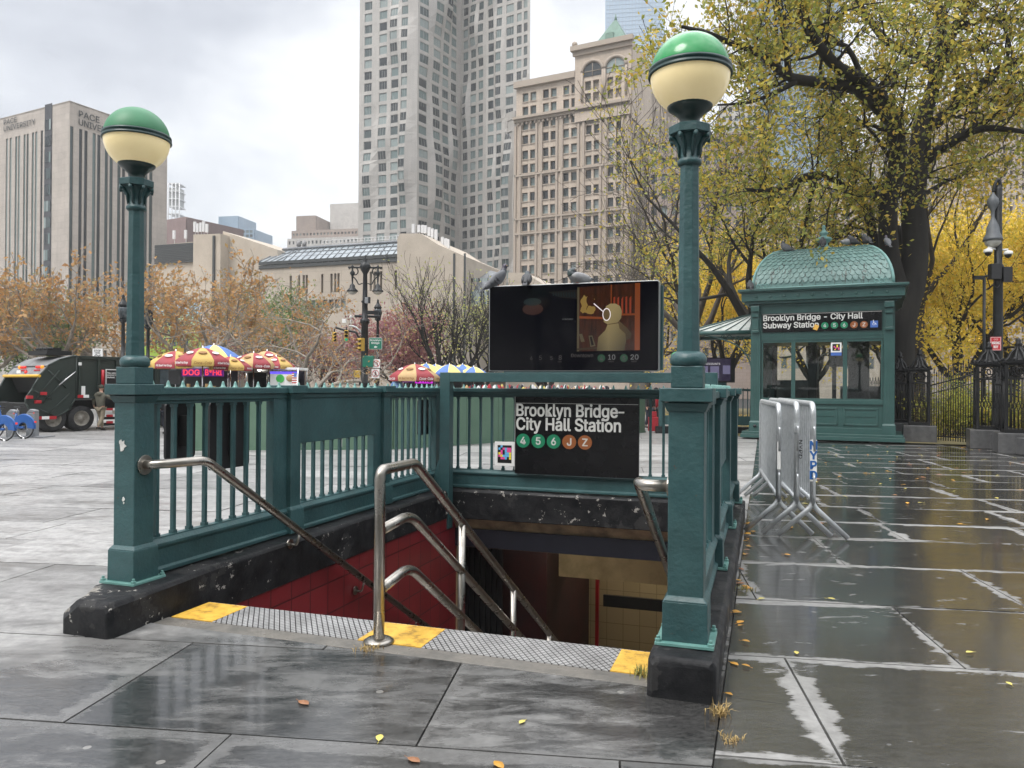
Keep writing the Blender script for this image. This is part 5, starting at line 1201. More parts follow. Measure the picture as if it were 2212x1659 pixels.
# ================================================================== GARBAGE TRUCK
TA = R(54); tp0 = at(165, 830, 25.9); TD = Vector((math.cos(TA), math.sin(TA), 0))
def tx(px, py): return on_plane(px, py, tp0, TD.x, TD.y)
mat('truck_green', (.012, .022, .017), (.02, .032, .026), 3, .4, r2=.55)
mat('truck_grey', (.22, .22, .22), (.13, .135, .135), 4, .4)
mat('truck_dark', (.006, .007, .007), None, rough=.7)
mat('light_red', (.3, .01, .01), None, rough=.3, emit=(1, .05, .03), es=.35); mat('light_amber', (.4, .15, .01), None, rough=.3, emit=(1, .35, .03), es=.5)
tr = thing('garbage_truck', 'dark green rear loading garbage truck parked beyond the plaza, its hopper facing left', 'truck', (tp0.x, tp0.y, 0), TA)
def tpoly(pts): return [tx(x, y) for x, y in pts]
def tpr(name, pts, y0, y1, m, bev=.015, parent=tr): b = MB(); b.prism(tpoly(pts), (0, y0, 0), (1, 0, 0), (0, 0, 1), (0, y1 - y0, 0)); return b.build(name, m, parent, bevel=bev)
side = [(158, 769), (128, 777), (104, 790), (84, 815), (70, 840), (56, 860), (56, 872), (72, 898), (84, 904), (118, 904), (150, 884), (163, 860), (166, 769)]
tpr('tailgate_side', side, 0, .12, 'truck_green'); tpr('tailgate_side', side, 2.58, 2.7, 'truck_green')
tpr('tailgate_roof', [(158, 768), (128, 776), (104, 789), (106, 793), (130, 781), (160, 773)], .12, 2.58, 'truck_grey')
tpr('hopper_floor', [(56, 872), (72, 900), (118, 902), (112, 890), (84, 888), (70, 870)], .12, 2.58, 'truck_dark'); tpr('packer_blade', [(104, 790), (96, 815), (112, 850), (128, 850), (128, 790)], .12, 2.58, 'truck_dark')
b = MB(); x0, z0 = tx(86, 812); b.tube([(x0 - .02, -.03, z0), (x0 - .02, 2.73, z0)], .05, 8); b.build('yellow_sill', 'yellow_paint', tr)
x1, z1 = tx(104, 792); 
b = MB(); b.add([(x0, .1, z0 + .03), (x0, 2.6, z0 + .03), (x1, 2.6, z1), (x1, .1, z1), (x0 + .08, .1, z0 - .0), (x0 + .08, 2.6, z0), (x1 + .08, 2.6, z1 - .05), (x1 + .08, .1, z1 - .05)], [(0, 1, 2, 3), (7, 6, 5, 4), (0, 3, 7, 4), (1, 5, 6, 2), (2, 6, 7, 3), (0, 4, 5, 1)]); b.build('hopper_hood', 'truck_grey', tr)
nrm = (Vector((x1 - x0, 0, z1 - z0)).cross(Vector((0, 1, 0)))).normalized(); nrm = nrm if nrm.x < 0 else -nrm
def hood(t, y): return Vector((x0 + (x1 - x0) * t, y, z0 + .03 + (z1 - z0) * t)) + nrm * .012
for y in (.45, .58, .71, 1.62, 1.75, 1.88):
    b = MB(); b.ico(hood(.85, y), .05, 10, 6); b.build('warning_light', 'light_red', tr)
for y in (.31, 2.03): b = MB(); b.ico(hood(.85, y), .06, 10, 6); b.build('warning_light', 'light_amber', tr)
b = MB(); b.ico(hood(.3, 1.2), .055, 10, 6); b.build('warning_light', 'light_red', tr)
for y in (.5, 1.5): b = MB(); p = hood(.5, y); b.box(p, (.02, .42, .05)); b.build('reflector_strip', 'red', tr)
b = MB(); b.box(hood(.3, 1.75), (.02, .3, .13)); b.build('number_plate', 'white', tr)
b = MB(); xr, zr = tx(150, 766); b.bb(xr - .5, xr + .3, .5, 1.9, zr, zr + .14); b.bb(xr - .35, xr + .1, .8, 1.6, zr + .14, zr + .24); [b.ico((xr - .3, .7 + .3 * k, zr + .2), .1, 8, 5, sc=(1, 1.3, .6)) for k in range(4)]; b.build('roof_gear', 'truck_dark', tr)
# ribs and ram on the tailgate side
b = MB()
for (p, q) in (((76, 862), (128, 800)), ((92, 872), (145, 812)), ((74, 845), (110, 862)), ((104, 800), (142, 838)), ((100, 898), (150, 850)), ((84, 884), (112, 896))):
    (xa, za), (xb, zb) = tx(*p), tx(*q); b.tube([(xa, -.02, za), (xb, -.02, zb)], .028, 5)
for i in range(len(side)):
    (xa, za), (xb, zb) = tx(*side[i]), tx(*side[(i + 1) % len(side)]); b.tube([(xa, 0, za), (xb, 0, zb)], .03, 5)
b.build('tailgate_ribs', 'truck_green', tr)
(xa, za), (xb, zb) = tx(124, 832), tx(160, 803); b = MB(); b.tube([(xa, -.1, za), (xb, -.1, zb)], .025, 8); b.build('hydraulic_ram', 'chrome', tr)
for (px, py) in ((62, 858), (92, 850), (80, 868)): (xa, za) = tx(px, py); b = MB(); b.bb(xa - .09, xa + .09, -.12, -.0, za - .05, za + .05); b.build('tail_light', 'red', tr, bevel=.01)
# box body
xL, zT = tx(166, 770); _, zB = tx(166, 862)
b = MB(); b.bb(xL, xL + 2.6, .02, 2.68, zB, zT); b.build('box_body', 'truck_green', tr, bevel=.02)
b = MB()
for k in range(5): x = xL + .05 + k * .62; b.bb(x, x + .09, -.05, .02, zB, zT + .02)
b.bb(xL, xL + 2.6, -.05, .02, zT - .08, zT + .03); b.bb(xL, xL + 2.6, -.05, .02, zB, zB + .1); b.build('body_ribs', 'truck_green', tr, bevel=.01)
b = MB(); b.bb(xL - .8, xL + 3.8, .5, 1.9, .72, 1.02); b.build('chassis', 'truck_dark', tr)
b = MB(); b.bb(xL + 2.75, xL + 4.2, .05, 2.65, .8, 2.3); b.build('cab', 'truck_green', tr, bevel=.08)
b = MB(); b.bb(xL + 2.95, xL + 3.9, .02, .06, 1.6, 2.2); b.build('cab_window', 'glass_dark', tr)
def wheel(root, x, y, z, r, w, hub='wheel_hub'):
    b = MB(); n = 28; prof = [(r * .60, -w / 2), (r * .9, -w / 2), (r * .985, -w * .38), (r, -w * .2), (r, w * .2), (r * .985, w * .38), (r * .9, w / 2), (r * .6, w / 2)]
    vs = []; 
    for (q, yy) in prof:
        for k in range(n): a = 2 * PI * k / n; vs.append((x + q * math.cos(a), y + yy, z + q * math.sin(a)))
    b.add(vs, [(i * n + k, i * n + (k + 1) % n, (i + 1) * n + (k + 1) % n, (i + 1) * n + k) for i in range(len(prof) - 1) for k in range(n)], 0, True)
    wh = b.build('wheel', 'rubber', root)
    prof = [(r * .62, -w * .45), (r * .58, -w * .48), (r * .54, -w * .36), (r * .42, -w * .1), (r * .26, -w * .1), (r * .22, -w * .42), (r * .1, -w * .5), (0, -w * .5)]
    vs = []; b = MB()
    for (q, yy) in prof:
        for k in range(n): a = 2 * PI * k / n; vs.append((x + q * math.cos(a), y + yy, z + q * math.sin(a)))
    b.add(vs, [(i * n + k, i * n + (k + 1) % n, (i + 1) * n + (k + 1) % n, (i + 1) * n + k) for i in range(len(prof) - 1) for k in range(n)], 0, True); b.build('rim', hub, wh)
    return wh
mat('wheel_hub', (.30, .28, .24), (.18, .16, .13), 9, .6)
xw, zw = tx(178, 905); rw_ = zw + .0
for y in (.18, .50, 2.2, 2.5): wheel(tr, xw, y, .43, .43, .26)
xw2 = xw - .9
for y in (.18, .50, 2.2, 2.5): wheel(tr, xw2 + .0, y, .43, .43, .26)
wheel(tr, xL + 3.4, .3, .43, .43, .28); wheel(tr, xL + 3.4, 2.4, .43, .43, .28)
for (px0, px1, py, h) in ((166, 190, 856, .05), (72, 120, 903, .05), (228, 300, 857, .04), (228, 320, 884, .04), (228, 320, 898, .04), (228, 320, 912, .04)):
    (xa, za), (xb, _) = tx(px0, py), tx(px1, py); n = max(2, int((xb - xa) / .2))
    for k, mm in ((0, 'red'), (1, 'white')):
        b = MB(); [b.bb(xa + (xb - xa) * i / n, xa + (xb - xa) * (i + 1) / n, -.075, -.052, za - h, za + h) for i in range(k, n, 2)]; b.build('reflector_strip', mm, tr)
b = MB(); (xa, za), (xb, zb) = tx(222, 862), tx(330, 920); [b.bb(xa, xb, -.04, .0, zz - .05, zz + .05) for zz in (za, (za * 2 + zb) / 3, (za + zb * 2) / 3, zb + .12)]; b.build('side_guard', 'truck_dark', tr)
(xa, za), (xb, zb) = tx(226, 831), tx(257, 798); b = MB(); b.bb(xa, xb, -.07, -.052, za, zb); b.build('notice_border', 'white', tr); b = MB(); b.bb(xa + .03, xb - .03, -.075, -.0705, za + .03, zb - .03); b.build('notice', 'black', tr)
for k, s in enumerate(('This vehicle', 'powered by', 'biodiesel.')): text(s, (xb - xa) * (.75, .7, .55)[k], (xa + .04, -.076, zb - .16 - k * .075), (1, 0, 0), (0, 0, 1), 'white', tr, height=.055, bold=.02)
b = MB(); (xa, za) = tx(219, 830); b.tube([(xa, -.1, za - .1), (xa, -.1, za + .5)], .05, 8); b.build('extinguisher', 'red', tr)
for (px, py, w_, h_) in ((178, 845, .12, .35), (171, 786, .1, .1)): (xa, za) = tx(px, py); MB().bb(xa - w_ / 2, xa + w_ / 2, -.072, -.052, za - h_ / 2, za + h_ / 2).build('decal', 'white', tr)
(xa, za) = tx(245, 864); b = MB(); b.ico((xa, -.08, za), .05, 8, 5, sc=(1.6, .6, .8)); b.build('side_light', 'light_amber', tr)
# ================================================================== PEOPLE
mat('skin', (.45, .26, .18), None, rough=.5); mat('olive', (.13, .125, .095), (.10, .095, .07), 9, .9); mat('khaki', (.28, .235, .165), (.20, .17, .12), 9, .9); mat('boot', (.03, .025, .02), None, rough=.7); mat('beanie', (.05, .05, .035), None, rough=.95)
mat('navy', (.015, .018, .03), None, rough=.8); mat('dark_coat', (.018, .018, .02), None, rough=.85); mat('grey_cloth', (.16, .16, .17), None, rough=.85); mat('denim', (.03, .045, .08), None, rough=.85); mat('white_cloth', (.6, .6, .6), None, rough=.8); mat('red_cloth', (.35, .02, .03), None, rough=.8)
def skin_mesh(name, joints, edges, m, parent=None, sub=1):
    me = bpy.data.meshes.new(name); me.from_pydata([j[:3] for j in joints], edges, []); o = bpy.data.objects.new(name, me); COL.objects.link(o)
    o.modifiers.new('skin', 'SKIN'); 
    for i, j in enumerate(joints):
        r = j[3]; me.skin_vertices[0].data[i].radius = (r, j[4] if len(j) > 4 else r)
    me.skin_vertices[0].data[0].use_root = True
    s = o.modifiers.new('sub', 'SUBSURF'); s.levels = sub; s.render_levels = sub
    dg = bpy.context.evaluated_depsgraph_get(); m2 = bpy.data.meshes.new_from_object(o.evaluated_get(dg)); bpy.data.objects.remove(o); m2.materials.clear(); m2.materials.append(MATS[m]); m2.name = name
    for p in m2.polygons: p.use_smooth = True
    o = bpy.data.objects.new(name, m2); COL.objects.link(o)
    if parent is not None: o.parent = parent; KIDS.setdefault(parent.name, []).append(o)
    return o
def person(loc, rz, label, top, legs, armL=((.0, .02, -.28), (.0, .08, -.25)), armR=((.0, .02, -.28), (.0, .08, -.25)), stride=.0, hat=None, s=1.0, shoes='boot', group=None, hair='dark_coat', bag=None):
    """faces +Y; arms given as elbow and hand offsets"""
    t = thing('person', label, 'person', loc, rz, group); t.scale = (s, s, s)
    sh, hip = 1.42, .93
    fl, fr = stride, -stride
    kl = Vector((-.10, fl * .55 + .03, .50)); kr = Vector((.10, fr * .45 + .06, .50)); al = Vector((-.10, fl, .09)); ar = Vector((.10, fr - .04, .09 + abs(stride) * .25))
    sl_, sr_ = Vector((-.19, 0, sh)), Vector((.19, 0, sh)); el, hl_ = sl_ + Vector(armL[0]), sl_ + Vector(armL[0]) + Vector(armL[1]); er, hr2 = sr_ + Vector(armR[0]), sr_ + Vector(armR[0]) + Vector(armR[1])
    J = [(0, 0, hip, .12), (0, 0, 1.15, .11), (0, 0, sh, .10), (0, .01, 1.53, .055), (0, .03, 1.60, .085), (0, .03, 1.70, .085), (0, .02, 1.75, .05),
         (*sl_, .06), (*el, .045), (*hl_, .032), (*sr_, .06), (*er, .045), (*hr2, .032), (-.09, 0, .88, .09), (*kl, .06), (*al, .045), (.09, 0, .88, .09), (*kr, .06), (*ar, .045),
         (*(hl_ + Vector((0, .03, -.07))), .028), (*(hr2 + Vector((0, .03, -.07)) if armR[1][2] < -.1 else hr2 + Vector(armR[1]).normalized() * .08), .028)]
    E = [(0, 1), (1, 2), (2, 3), (3, 4), (4, 5), (5, 6), (2, 7), (7, 8), (8, 9), (2, 10), (10, 11), (11, 12), (0, 13), (13, 14), (14, 15), (0, 16), (16, 17), (17, 18), (9, 19), (12, 20)]
    skin_mesh('body', J, E, 'skin', t)
    b = MB(); b.ico((0, .115, 1.64), .02, 6, 4); [b.ico((sx * .085, .03, 1.65), .022, 6, 4) for sx in (-1, 1)]; b.build('face', 'skin', t)
    JT = [(0, 0, .84, .17, .14), (0, 0, 1.08, .172, .14), (0, 0, 1.36, .17, .125), (0, -.01, 1.47, .10, .09), (*sl_, .085), (*el, .07), (*(hl_ * .85 + el * .15), .055), (*sr_, .085), (*er, .07), (*(hr2 * .85 + er * .15), .055)]
    skin_mesh('jacket', JT, [(0, 1), (1, 2), (2, 3), (2, 4), (4, 5), (5, 6), (2, 7), (7, 8), (8, 9)], top, t)
    JL = [(0, 0, .93, .15, .12), (-.10, 0, .84, .105), (*kl, .082), (*(al + Vector((0, 0, .03))), .068), (.10, 0, .84, .105), (*kr, .082), (*(ar + Vector((0, 0, .03))), .068)]
    skin_mesh('trousers', JL, [(0, 1), (1, 2), (2, 3), (0, 4), (4, 5), (5, 6)], legs, t)
    for a in (al, ar):
        b = MB(); b.tube([a + Vector((0, -.07, -.04)), a + Vector((0, 0, -.035)), a + Vector((0, .1, -.05)), a + Vector((0, .17, -.065))], [.045, .055, .05, .03], 10); b.build('shoe', shoes, t)
    b = MB(); 
    if hat: b.lathe([(.098, 1.66), (.105, 1.70), (.095, 1.76), (.05, 1.80), (0, 1.81)], (0, .02, 0), 14); b.build('beanie', hat, t)
    else: b.ico((0, -.0, 1.70), .1, 12, 8, sc=(1, 1.05, 1.05)); b.build('hair', hair, t)
    if top == 'olive': b = MB(); b.ico((0, -.10, 1.44), .1, 10, 6, sc=(1.3, .7, .9)); b.build('hood', top, t)
    if bag: b = MB(); b.box((0, -.2, 1.18), (.3, .16, .42)); b.build('backpack', bag, t, bevel=.04)
    return t
pp = gnd(217, 930)
person(pp, R(-8), 'worker in an olive hoodie, beanie and khaki trousers reaching for the garbage truck', 'olive', 'khaki', armL=((-.12, .0, -.24), (-.06, .1, -.22)), armR=((.18, .12, -.16), (.22, .10, -.05)), stride=.24, hat='beanie', s=.875)
person(at(349, 830, 24.5) * Vector((1, 1, 0)), R(60), 'person in dark clothes partly hidden behind the left railing near the cart', 'dark_coat', 'navy', stride=.1, s=.85)
person((at(1404, 830, 30).x, 30, 0), R(200), 'pedestrian in a dark coat far behind the sign, beside the red bag', 'dark_coat', 'navy', stride=.12, s=.9)
person((at(1417, 830, 30.5).x, 30.5, 0), R(170), 'pedestrian in a red jacket far behind the black sign', 'red_cloth', 'dark_coat', stride=.15, s=.9)
b = MB(); b.bb(-.18, .18, -.12, .12, .05, .55); b.bb(-.12, .12, -.02, .02, .55, .75); tag(b.build('bag', 'red_cloth', bevel=.03), 'bright red bag standing by the far pedestrians', 'bag', loc=(at(1412, 830, 27.5).x, 27.5, 0))
# ================================================================== SHARE BIKES
mat('bike_blue', (.012, .085, .30), (.02, .10, .34), 5, .3); mat('bike_grey', (.22, .23, .24), None, rough=.4)
def bike(loc, rz, label):
    t = thing('bicycle', label, 'bicycle', loc, rz, 'blue share bicycles in their docks')
    for x in (0, 1.02):
        b = MB(); b.tube([(x + .31 * math.cos(a), 0, .33 + .31 * math.sin(a)) for a in np.linspace(0, 2 * PI, 33)], .022, 8, cap=False); w_ = b.build('wheel', 'rubber', t)
        b = MB(); b.tube([(x + .285 * math.cos(a), 0, .33 + .285 * math.sin(a)) for a in np.linspace(0, 2 * PI, 33)], .009, 6, cap=False); [b.tube([(x, 0, .33), (x + .28 * math.cos(a), 0, .33 + .28 * math.sin(a))], .002, 3) for a in np.linspace(0, 2 * PI, 17)[:-1]]; b.lathe([(.05, -.04), (.05, .04)], (0, 0, 0), 8); b.build('spokes', 'chrome', w_)
        b = MB(); a0, a1 = (R(0), R(185)) if x == 0 else (R(30), R(160)); outer = [(x + .365 * math.cos(a), .33 + .365 * math.sin(a)) for a in np.linspace(a0, a1, 15)]; inner = [(x + (.15 if x == 0 else .33) * math.cos(a), .33 + (.15 if x == 0 else .33) * math.sin(a)) for a in np.linspace(a1, a0, 15)]
        for sy in (-1, 1): b.prism(outer + inner, (0, sy * .04, 0), (1, 0, 0), (0, 0, 1), (0, sy * .006, 0))
        b.tube([(p[0], 0, p[1]) for p in outer], .03, 6); b.build('mudguard', 'bike_blue', t)
    b = MB(); b.tube(bez([(.0, 0, .33), (.36, 0, .32), (.62, 0, .40), (.84, 0, .72), (.86, 0, .95)]), .035, 10); b.tube([(.36, 0, .3), (.26, 0, .72)], .03, 8); b.tube([(.84, 0, .8), (1.02, 0, .33)], .022, 8); b.build('frame', 'bike_blue', t)
    b = MB(); b.tube([(.26, 0, .72), (.22, 0, .90)], .018, 8); b.build('seat_post', 'chrome', t)
    b = MB(); b.add([(.05, -.09, .95), (.05, .09, .95), (.2, .06, .94), (.36, .02, .93), (.36, -.02, .93), (.2, -.06, .94), (.06, -.08, .90), (.06, .08, .90), (.2, .05, .89), (.34, .02, .90), (.34, -.02, .90), (.2, -.05, .89)], [(0, 1, 2, 3, 4, 5), (11, 10, 9, 8, 7, 6)] + [(i, (i + 1) % 6, (i + 1) % 6 + 6, i + 6) for i in range(6)]); b.build('saddle', 'black', t, bevel=.015)
    b = MB(); b.tube(bez([(.72, -.3, 1.0), (.82, -.15, 1.06), (.86, 0, 1.05), (.82, .15, 1.06), (.72, .3, 1.0)]), .014, 8); b.build('handlebar', 'black', t)
    b = MB(); b.bb(.9, 1.12, -.12, .12, .78, .82); b.bb(1.1, 1.13, -.12, .12, .8, 1.0); b.build('basket', 'bike_grey', t)
    b = MB(); b.bb(-.40, -.36, -.02, .02, .47, .52); b.build('rear_light', 'light_red', t)
    b = MB(); b.lathe([(.0, 0), (.08, 0), (.08, .012)], (0, 0, 0), 14); cr = b.build('crank', 'chrome', t); cr.rotation_euler = (R(90), 0, 0); cr.location = (.36, -.03, .3)
    text('citi bike', .16, (-.1, -.048, .60), (1, 0, 0), (0, 0, 1), 'white', t, height=.04)
    return t
bk = bike(gnd(52, 948) + Vector((0, 0, 0)), R(168), 'blue share bicycle at the right end of the row, rear wheel fully in view')
bk2 = dup(bk, gnd(10, 953), R(168), 'blue share bicycle in the next dock, cut by the left edge of the photo')
for o_ in (bk, bk2): o_.scale = (1, 1, 1)
for i, (px, py) in enumerate(((70, 944), (27, 946))):
    t = thing('bike_dock', ('grey bicycle dock post with a red light right of the last blue bicycle', 'grey bicycle dock post between the two blue bicycles')[i], 'dock', gnd(px, py), 0, 'bicycle dock posts')
    b = MB(); b.bb(-.14, .14, -.1, .1, 0, .72); b.prism([(-.14, .72), (.14, .72), (.14, .80), (-.02, .84)], (0, -.1, 0), (1, 0, 0), (0, 0, 1), (0, .2, 0)); b.build('housing', 'bike_grey', t, bevel=.02)
    b = MB(); b.ico((.1, -.105, .72), .018, 8, 5); b.build('lamp', 'light_red', t); b = MB(); b.bb(-.5, .5, -.3, .3, 0, .03); b.build('base', 'bike_grey', t)
# ================================================================== UMBRELLAS AND CARTS
mat('umb_red', (.33, .04, .05), (.26, .035, .045), 3, .7); mat('umb_yellow', (.56, .38, .10), (.48, .32, .09), 3, .7); mat('umb_pale', (.78, .62, .20), (.7, .55, .18), 3, .7); mat('umb_blue', (.07, .15, .42), (.1, .2, .48), 3, .7); mat('umb_tan', (.50, .34, .15), (.42, .28, .13), 3, .7)
mat('umb_text', (.25, .12, .03)); mat('umb_text_blue', (.03, .06, .25))
def umbrella(px, apex_py, halfpx, depth, cols, label, rot=0.0, words=('Coca-Cola', 'All Beef Hot Dogs'), group='vendor umbrellas', n=8):
    p = at(px, apex_py, depth); r = halfpx / F * depth; zt = p.z
    t = thing('umbrella', label, 'umbrella', (p.x, p.y, 0), rot, group)
    h = r * .50; val = r * .20
    for k in range(n):
        a0, a1 = 2 * PI * k / n, 2 * PI * (k + 1) / n; b = MB(); vs = []; nr = 6; nc = 4
        for i in range(nr + 1):
            q = i / nr; rad = r * q; z = zt - h * (q ** 1.7)
            for j in range(nc + 1):
                a = a0 + (a1 - a0) * j / nc; sag = 1 - .05 * math.sin(PI * j / nc) * q
                vs.append((math.cos(a) * rad * sag, math.sin(a) * rad * sag, z - .02 * math.sin(PI * j / nc) * q))
        for j in range(nc + 1):
            a = a0 + (a1 - a0) * (j / nc * .96 + .02); sag = 1 - .05 * math.sin(PI * j / nc); vs.append((math.cos(a) * r * sag * .985, math.sin(a) * r * sag * .985, zt - h - val))
        fs = [(i * (nc + 1) + j, i * (nc + 1) + j + 1, (i + 1) * (nc + 1) + j + 1, (i + 1) * (nc + 1) + j) for i in range(nr + 1) for j in range(nc)]
        b.add(vs, fs, 0, True); mm = cols[k % len(cols)]; b.build('canopy_panel', mm, t, fix=False)
        am = (a0 + a1) / 2; nv = Vector((math.cos(am), math.sin(am), 0)); world = am + rot
        if math.sin(world) < -.1 and words:
            s = words[k % 2 if len(words) > 1 else 0]; X_ = Vector((-math.sin(am), math.cos(am), 0)); w_ = r * .60
            c_ = nv * (r * .985) + Vector((0, 0, zt - h - val * .72)); 
            if s: text(s, w_, c_ + nv * .02 - X_ * w_ / 2, X_, (0, 0, 1), 'white' if mm == 'umb_red' else ('umb_text_blue' if 'pale' in mm or 'blue' in mm else 'umb_text'), t, bold=.02, extrude=.002, height=val * .5, shear=.25 if s == 'Coca-Cola' else 0)
            q = .62; c2 = nv * (r * q * .98) + Vector((0, 0, zt - h * q ** 1.7 + .005)); U_ = (Vector((0, 0, h * (.55 ** 1.7 - 0) * 1.1)) - nv * r * .4).normalized(); U_ = (Vector((0, 0, h * 1.7 * q ** .7 / r)) - nv).normalized()
            if mm in ('umb_red', 'umb_yellow', 'umb_tan'):
                b = MB(); b.prism([(r * .15 * math.cos(v_), r * .085 * math.sin(v_)) for v_ in np.linspace(0, 2 * PI, 17)[:-1]], c2, X_, U_, X_.cross(U_) * .02); b.build('round_logo', 'white' if mm == 'umb_red' else 'umb_text', t)
    b = MB(); b.tube([(0, 0, .0), (0, 0, zt + .06)], .022, 8); b.build('pole', 'chrome', t)
    b = MB()
    for k in range(n): a = 2 * PI * k / n; b.tube([(0, 0, zt - h * .9), (math.cos(a) * r * .55, math.sin(a) * r * .55, zt - h * .37)], .008, 4); b.tube([(0, 0, zt - .01)] + [(math.cos(a) * r * q, math.sin(a) * r * q, zt - h * q ** 1.7 - .012) for q in (.3, .6, 1)], .008, 4)
    b.build('ribs', 'chrome', t)
    return t
RY = ['umb_yellow', 'umb_red']; BY = ['umb_pale', 'umb_blue']; RT = ['umb_red', 'umb_tan']
umbrella(462, 745, 62, 26.5, BY, 'yellow and blue vendor umbrella rising behind the large red and yellow one', .1, ('SABRETT', 'SABRETT'))
umbrella(380, 758, 56, 25.5, RY, 'leftmost red and yellow vendor umbrella, beside the left lamp post', .39)
umbrella(438, 751, 58, 24, RY, 'nearest and largest red and yellow vendor umbrella, left cart group', .0)
umbrella(498, 770, 44, 25, RY, 'low red and yellow vendor umbrella tucked behind the largest one', .25)
umbrella(548, 762, 50, 26, RT, 'faded red and tan vendor umbrella in the middle of the left cart group', .3)
umbrella(577, 758, 48, 27.5, RT, 'faded red and tan vendor umbrella, highest of those above the white truck', .1)
umbrella(597, 770, 40, 26.5, RY, 'rightmost red vendor umbrella of the left cart group', .5)
umbrella(896, 786, 54, 35, RT, 'faded red and tan vendor umbrella at the left of the far cart group', .2)
umbrella(921, 785, 38, 36.5, BY, 'yellow and blue vendor umbrella just right of the far faded red one', .4, ('SABRETT', 'SABRETT'))
umbrella(941, 787, 44, 38, BY, 'yellow and blue vendor umbrella at the back of the far cart group', .1, ('SABRETT', 'SABRETT'))
umbrella(971, 787, 40, 36, BY, 'bright yellow and blue vendor umbrella in the centre of the far cart group', .0, ('SABRETT', 'SABRETT'))
umbrella(999, 787, 38, 37, BY, 'yellow and blue vendor umbrella second from the right in the far group', .5, ('SABRETT', 'SABRETT'))
umbrella(1023, 792, 34, 36, BY, 'yellow and blue vendor umbrella at the right end, next to the display screen', .2, ('SABRETT', 'SABRETT'))
def em(n, c, s=1): return mat(n, (0, 0, 0), None, rough=.4, emit=c, es=s * .5)
em('led_red', (1, .05, .08), 1.3); em('led_blue', (.15, .1, 1), 1.2); em('led_bg', (.10, .0, .16), 1); em('gyro_bg', (.75, .02, .80), 1); em('bulb', (1, .95, .85), 6); mat('cart_steel', (.42, .42, .42), (.3, .3, .3), 5, .35, .8)
def cart(px0, px1, depth, label, ztop, cat='food cart', white=False):
    a = at(px0, 830, depth); c = at(px1, 830, depth); w_ = c.x - a.x
    t = thing('food_cart', label, cat, (a.x, a.y, 0), 0, 'street food carts')
    b = MB(); b.bb(0, w_, 0, 1.3, .45, 1.25); b.bb(-.05, w_ + .05, -.05, 1.35, 1.25, 1.30); b.build('counter', 'white' if white else 'cart_steel', t, bevel=.02)
    b = MB(); b.bb(0, w_, .1, 1.25, ztop - .08, ztop); b.build('roof', 'white' if white else 'cart_steel', t, bevel=.01)
    b = MB(); [b.tube([(x, y, 1.3), (x, y, ztop)], .02, 6) for x in (.03, w_ - .03) for y in (.1, 1.2)]; b.build('uprights', 'chrome', t)
    b = MB(); b.bb(.1, w_ - .1, 1.15, 1.2, 1.3, ztop - .1); b.bb(.0, w_, .4, .9, 1.3, 1.34); b.build('back_board', 'black', t)
    for x in (.35, w_ - .35): wheel(t, x, .1, .25, .25, .1)
    return t, w_, a
c1, w1, a1 = cart(362, 492, 25, 'steel hot dog cart with red LED lettering under the near umbrellas', 2.18)
def local(t, px, py, yy): d = t.location.y + yy; q = at(px, py, d); return q.x - t.location.x, q.z
(xa, za), (xb, zb) = local(c1, 394, 813, 0), local(c1, 436, 796, 0); MB().bb(xa, xb, -.06, 0, za, zb).build('led_sign', 'led_bg', c1); text('DOG', xb - xa - .1, (xa + .05, -.062, za + .04), (1, 0, 0), (0, 0, 1), 'led_red', c1, height=zb - za - .08, bold=.02)
(xa, za), (xb, zb) = local(c1, 442, 813, 0), local(c1, 484, 796, 0); MB().bb(xa, xb, -.06, 0, za, zb).build('led_sign', 'led_bg', c1); text('B*FRI', xb - xa - .1, (xa + .05, -.062, za + .04), (1, 0, 0), (0, 0, 1), 'led_red', c1, height=zb - za - .08, bold=.02)
b = MB(); r_ = random.Random(8); [b.bb(.5 + k * .12, .58 + k * .12, .0, .1, 1.33, 1.33 + r_.uniform(.1, .3)) for k in range(11)]; b.build('bottles', 'umb_tan', c1)
(xa, za), (xb, zb) = local(c1, 364, 830, -.1), local(c1, 391, 800, -.1); MB().bb(xa, xb, -.12, -.08, za, zb).build('menu_board', 'black', c1)
c2, w2, a2 = cart(505, 580, 27, 'dark food cart with bright bare bulbs between the near umbrella groups', 2.15)
for (px, py, tt) in ((498, 794, c1), (560, 798, c2)): x_, z_ = local(tt, px, py, -.1); b = MB(); b.ico((x_, -.1, z_), .07, 10, 6); b.build('bulb', 'bulb', tt)
c3, w3, a3 = cart(584, 644, 26, 'white food trailer with a round green sign and a small flag under the red umbrellas', 2.2, white=True)
MB().bb(0, w3, -.03, 0, 1.3, 1.98).build('side_panel', 'white', c3); x_, z_ = local(c3, 606, 818, 0); disc((x_, -.035, z_), .14, (1, 0, 0), (0, 0, 1), .01).build('round_logo', mat('logo_green', (.06, .42, .08)), c3)
b = MB(); x_, z_ = local(c3, 628, 817, 0); b.ico((x_, -.05, z_), .12, 8, 6, sc=(1.2, .3, 1)); b.build('food_picture', 'umb_tan', c3); MB().bb(0, w3, -.04, -.031, 1.98, 2.06).build('led_strip', 'led_blue', c3)
fl = thing('flag', 'small national flag of red and white stripes hanging at the end of the white trailer', 'flag', (at(641, 830, 25.6).x, 25.6, 0))
zf_ = at(641, 828, 25.6).z; zt_f = at(641, 805, 25.6).z
b = MB(); b.tube([(0, 0, 0), (.02, 0, zt_f + .05)], .008, 5); b.build('staff', 'chrome', fl); hh = (zt_f - zf_)
for k, mm in ((0, 'red'), (1, 'white')):
    b = MB(); [b.bb(-.16, .0, -.01, -.004, zf_ + hh * i / 9, zf_ + hh * (i + 1) / 9) for i in range(k, 9, 2)]; b.build('cloth', mm, fl)
MB().bb(-.09, 0, -.014, -.0105, zt_f - hh * .4, zt_f).build('canton', 'umb_blue', fl)
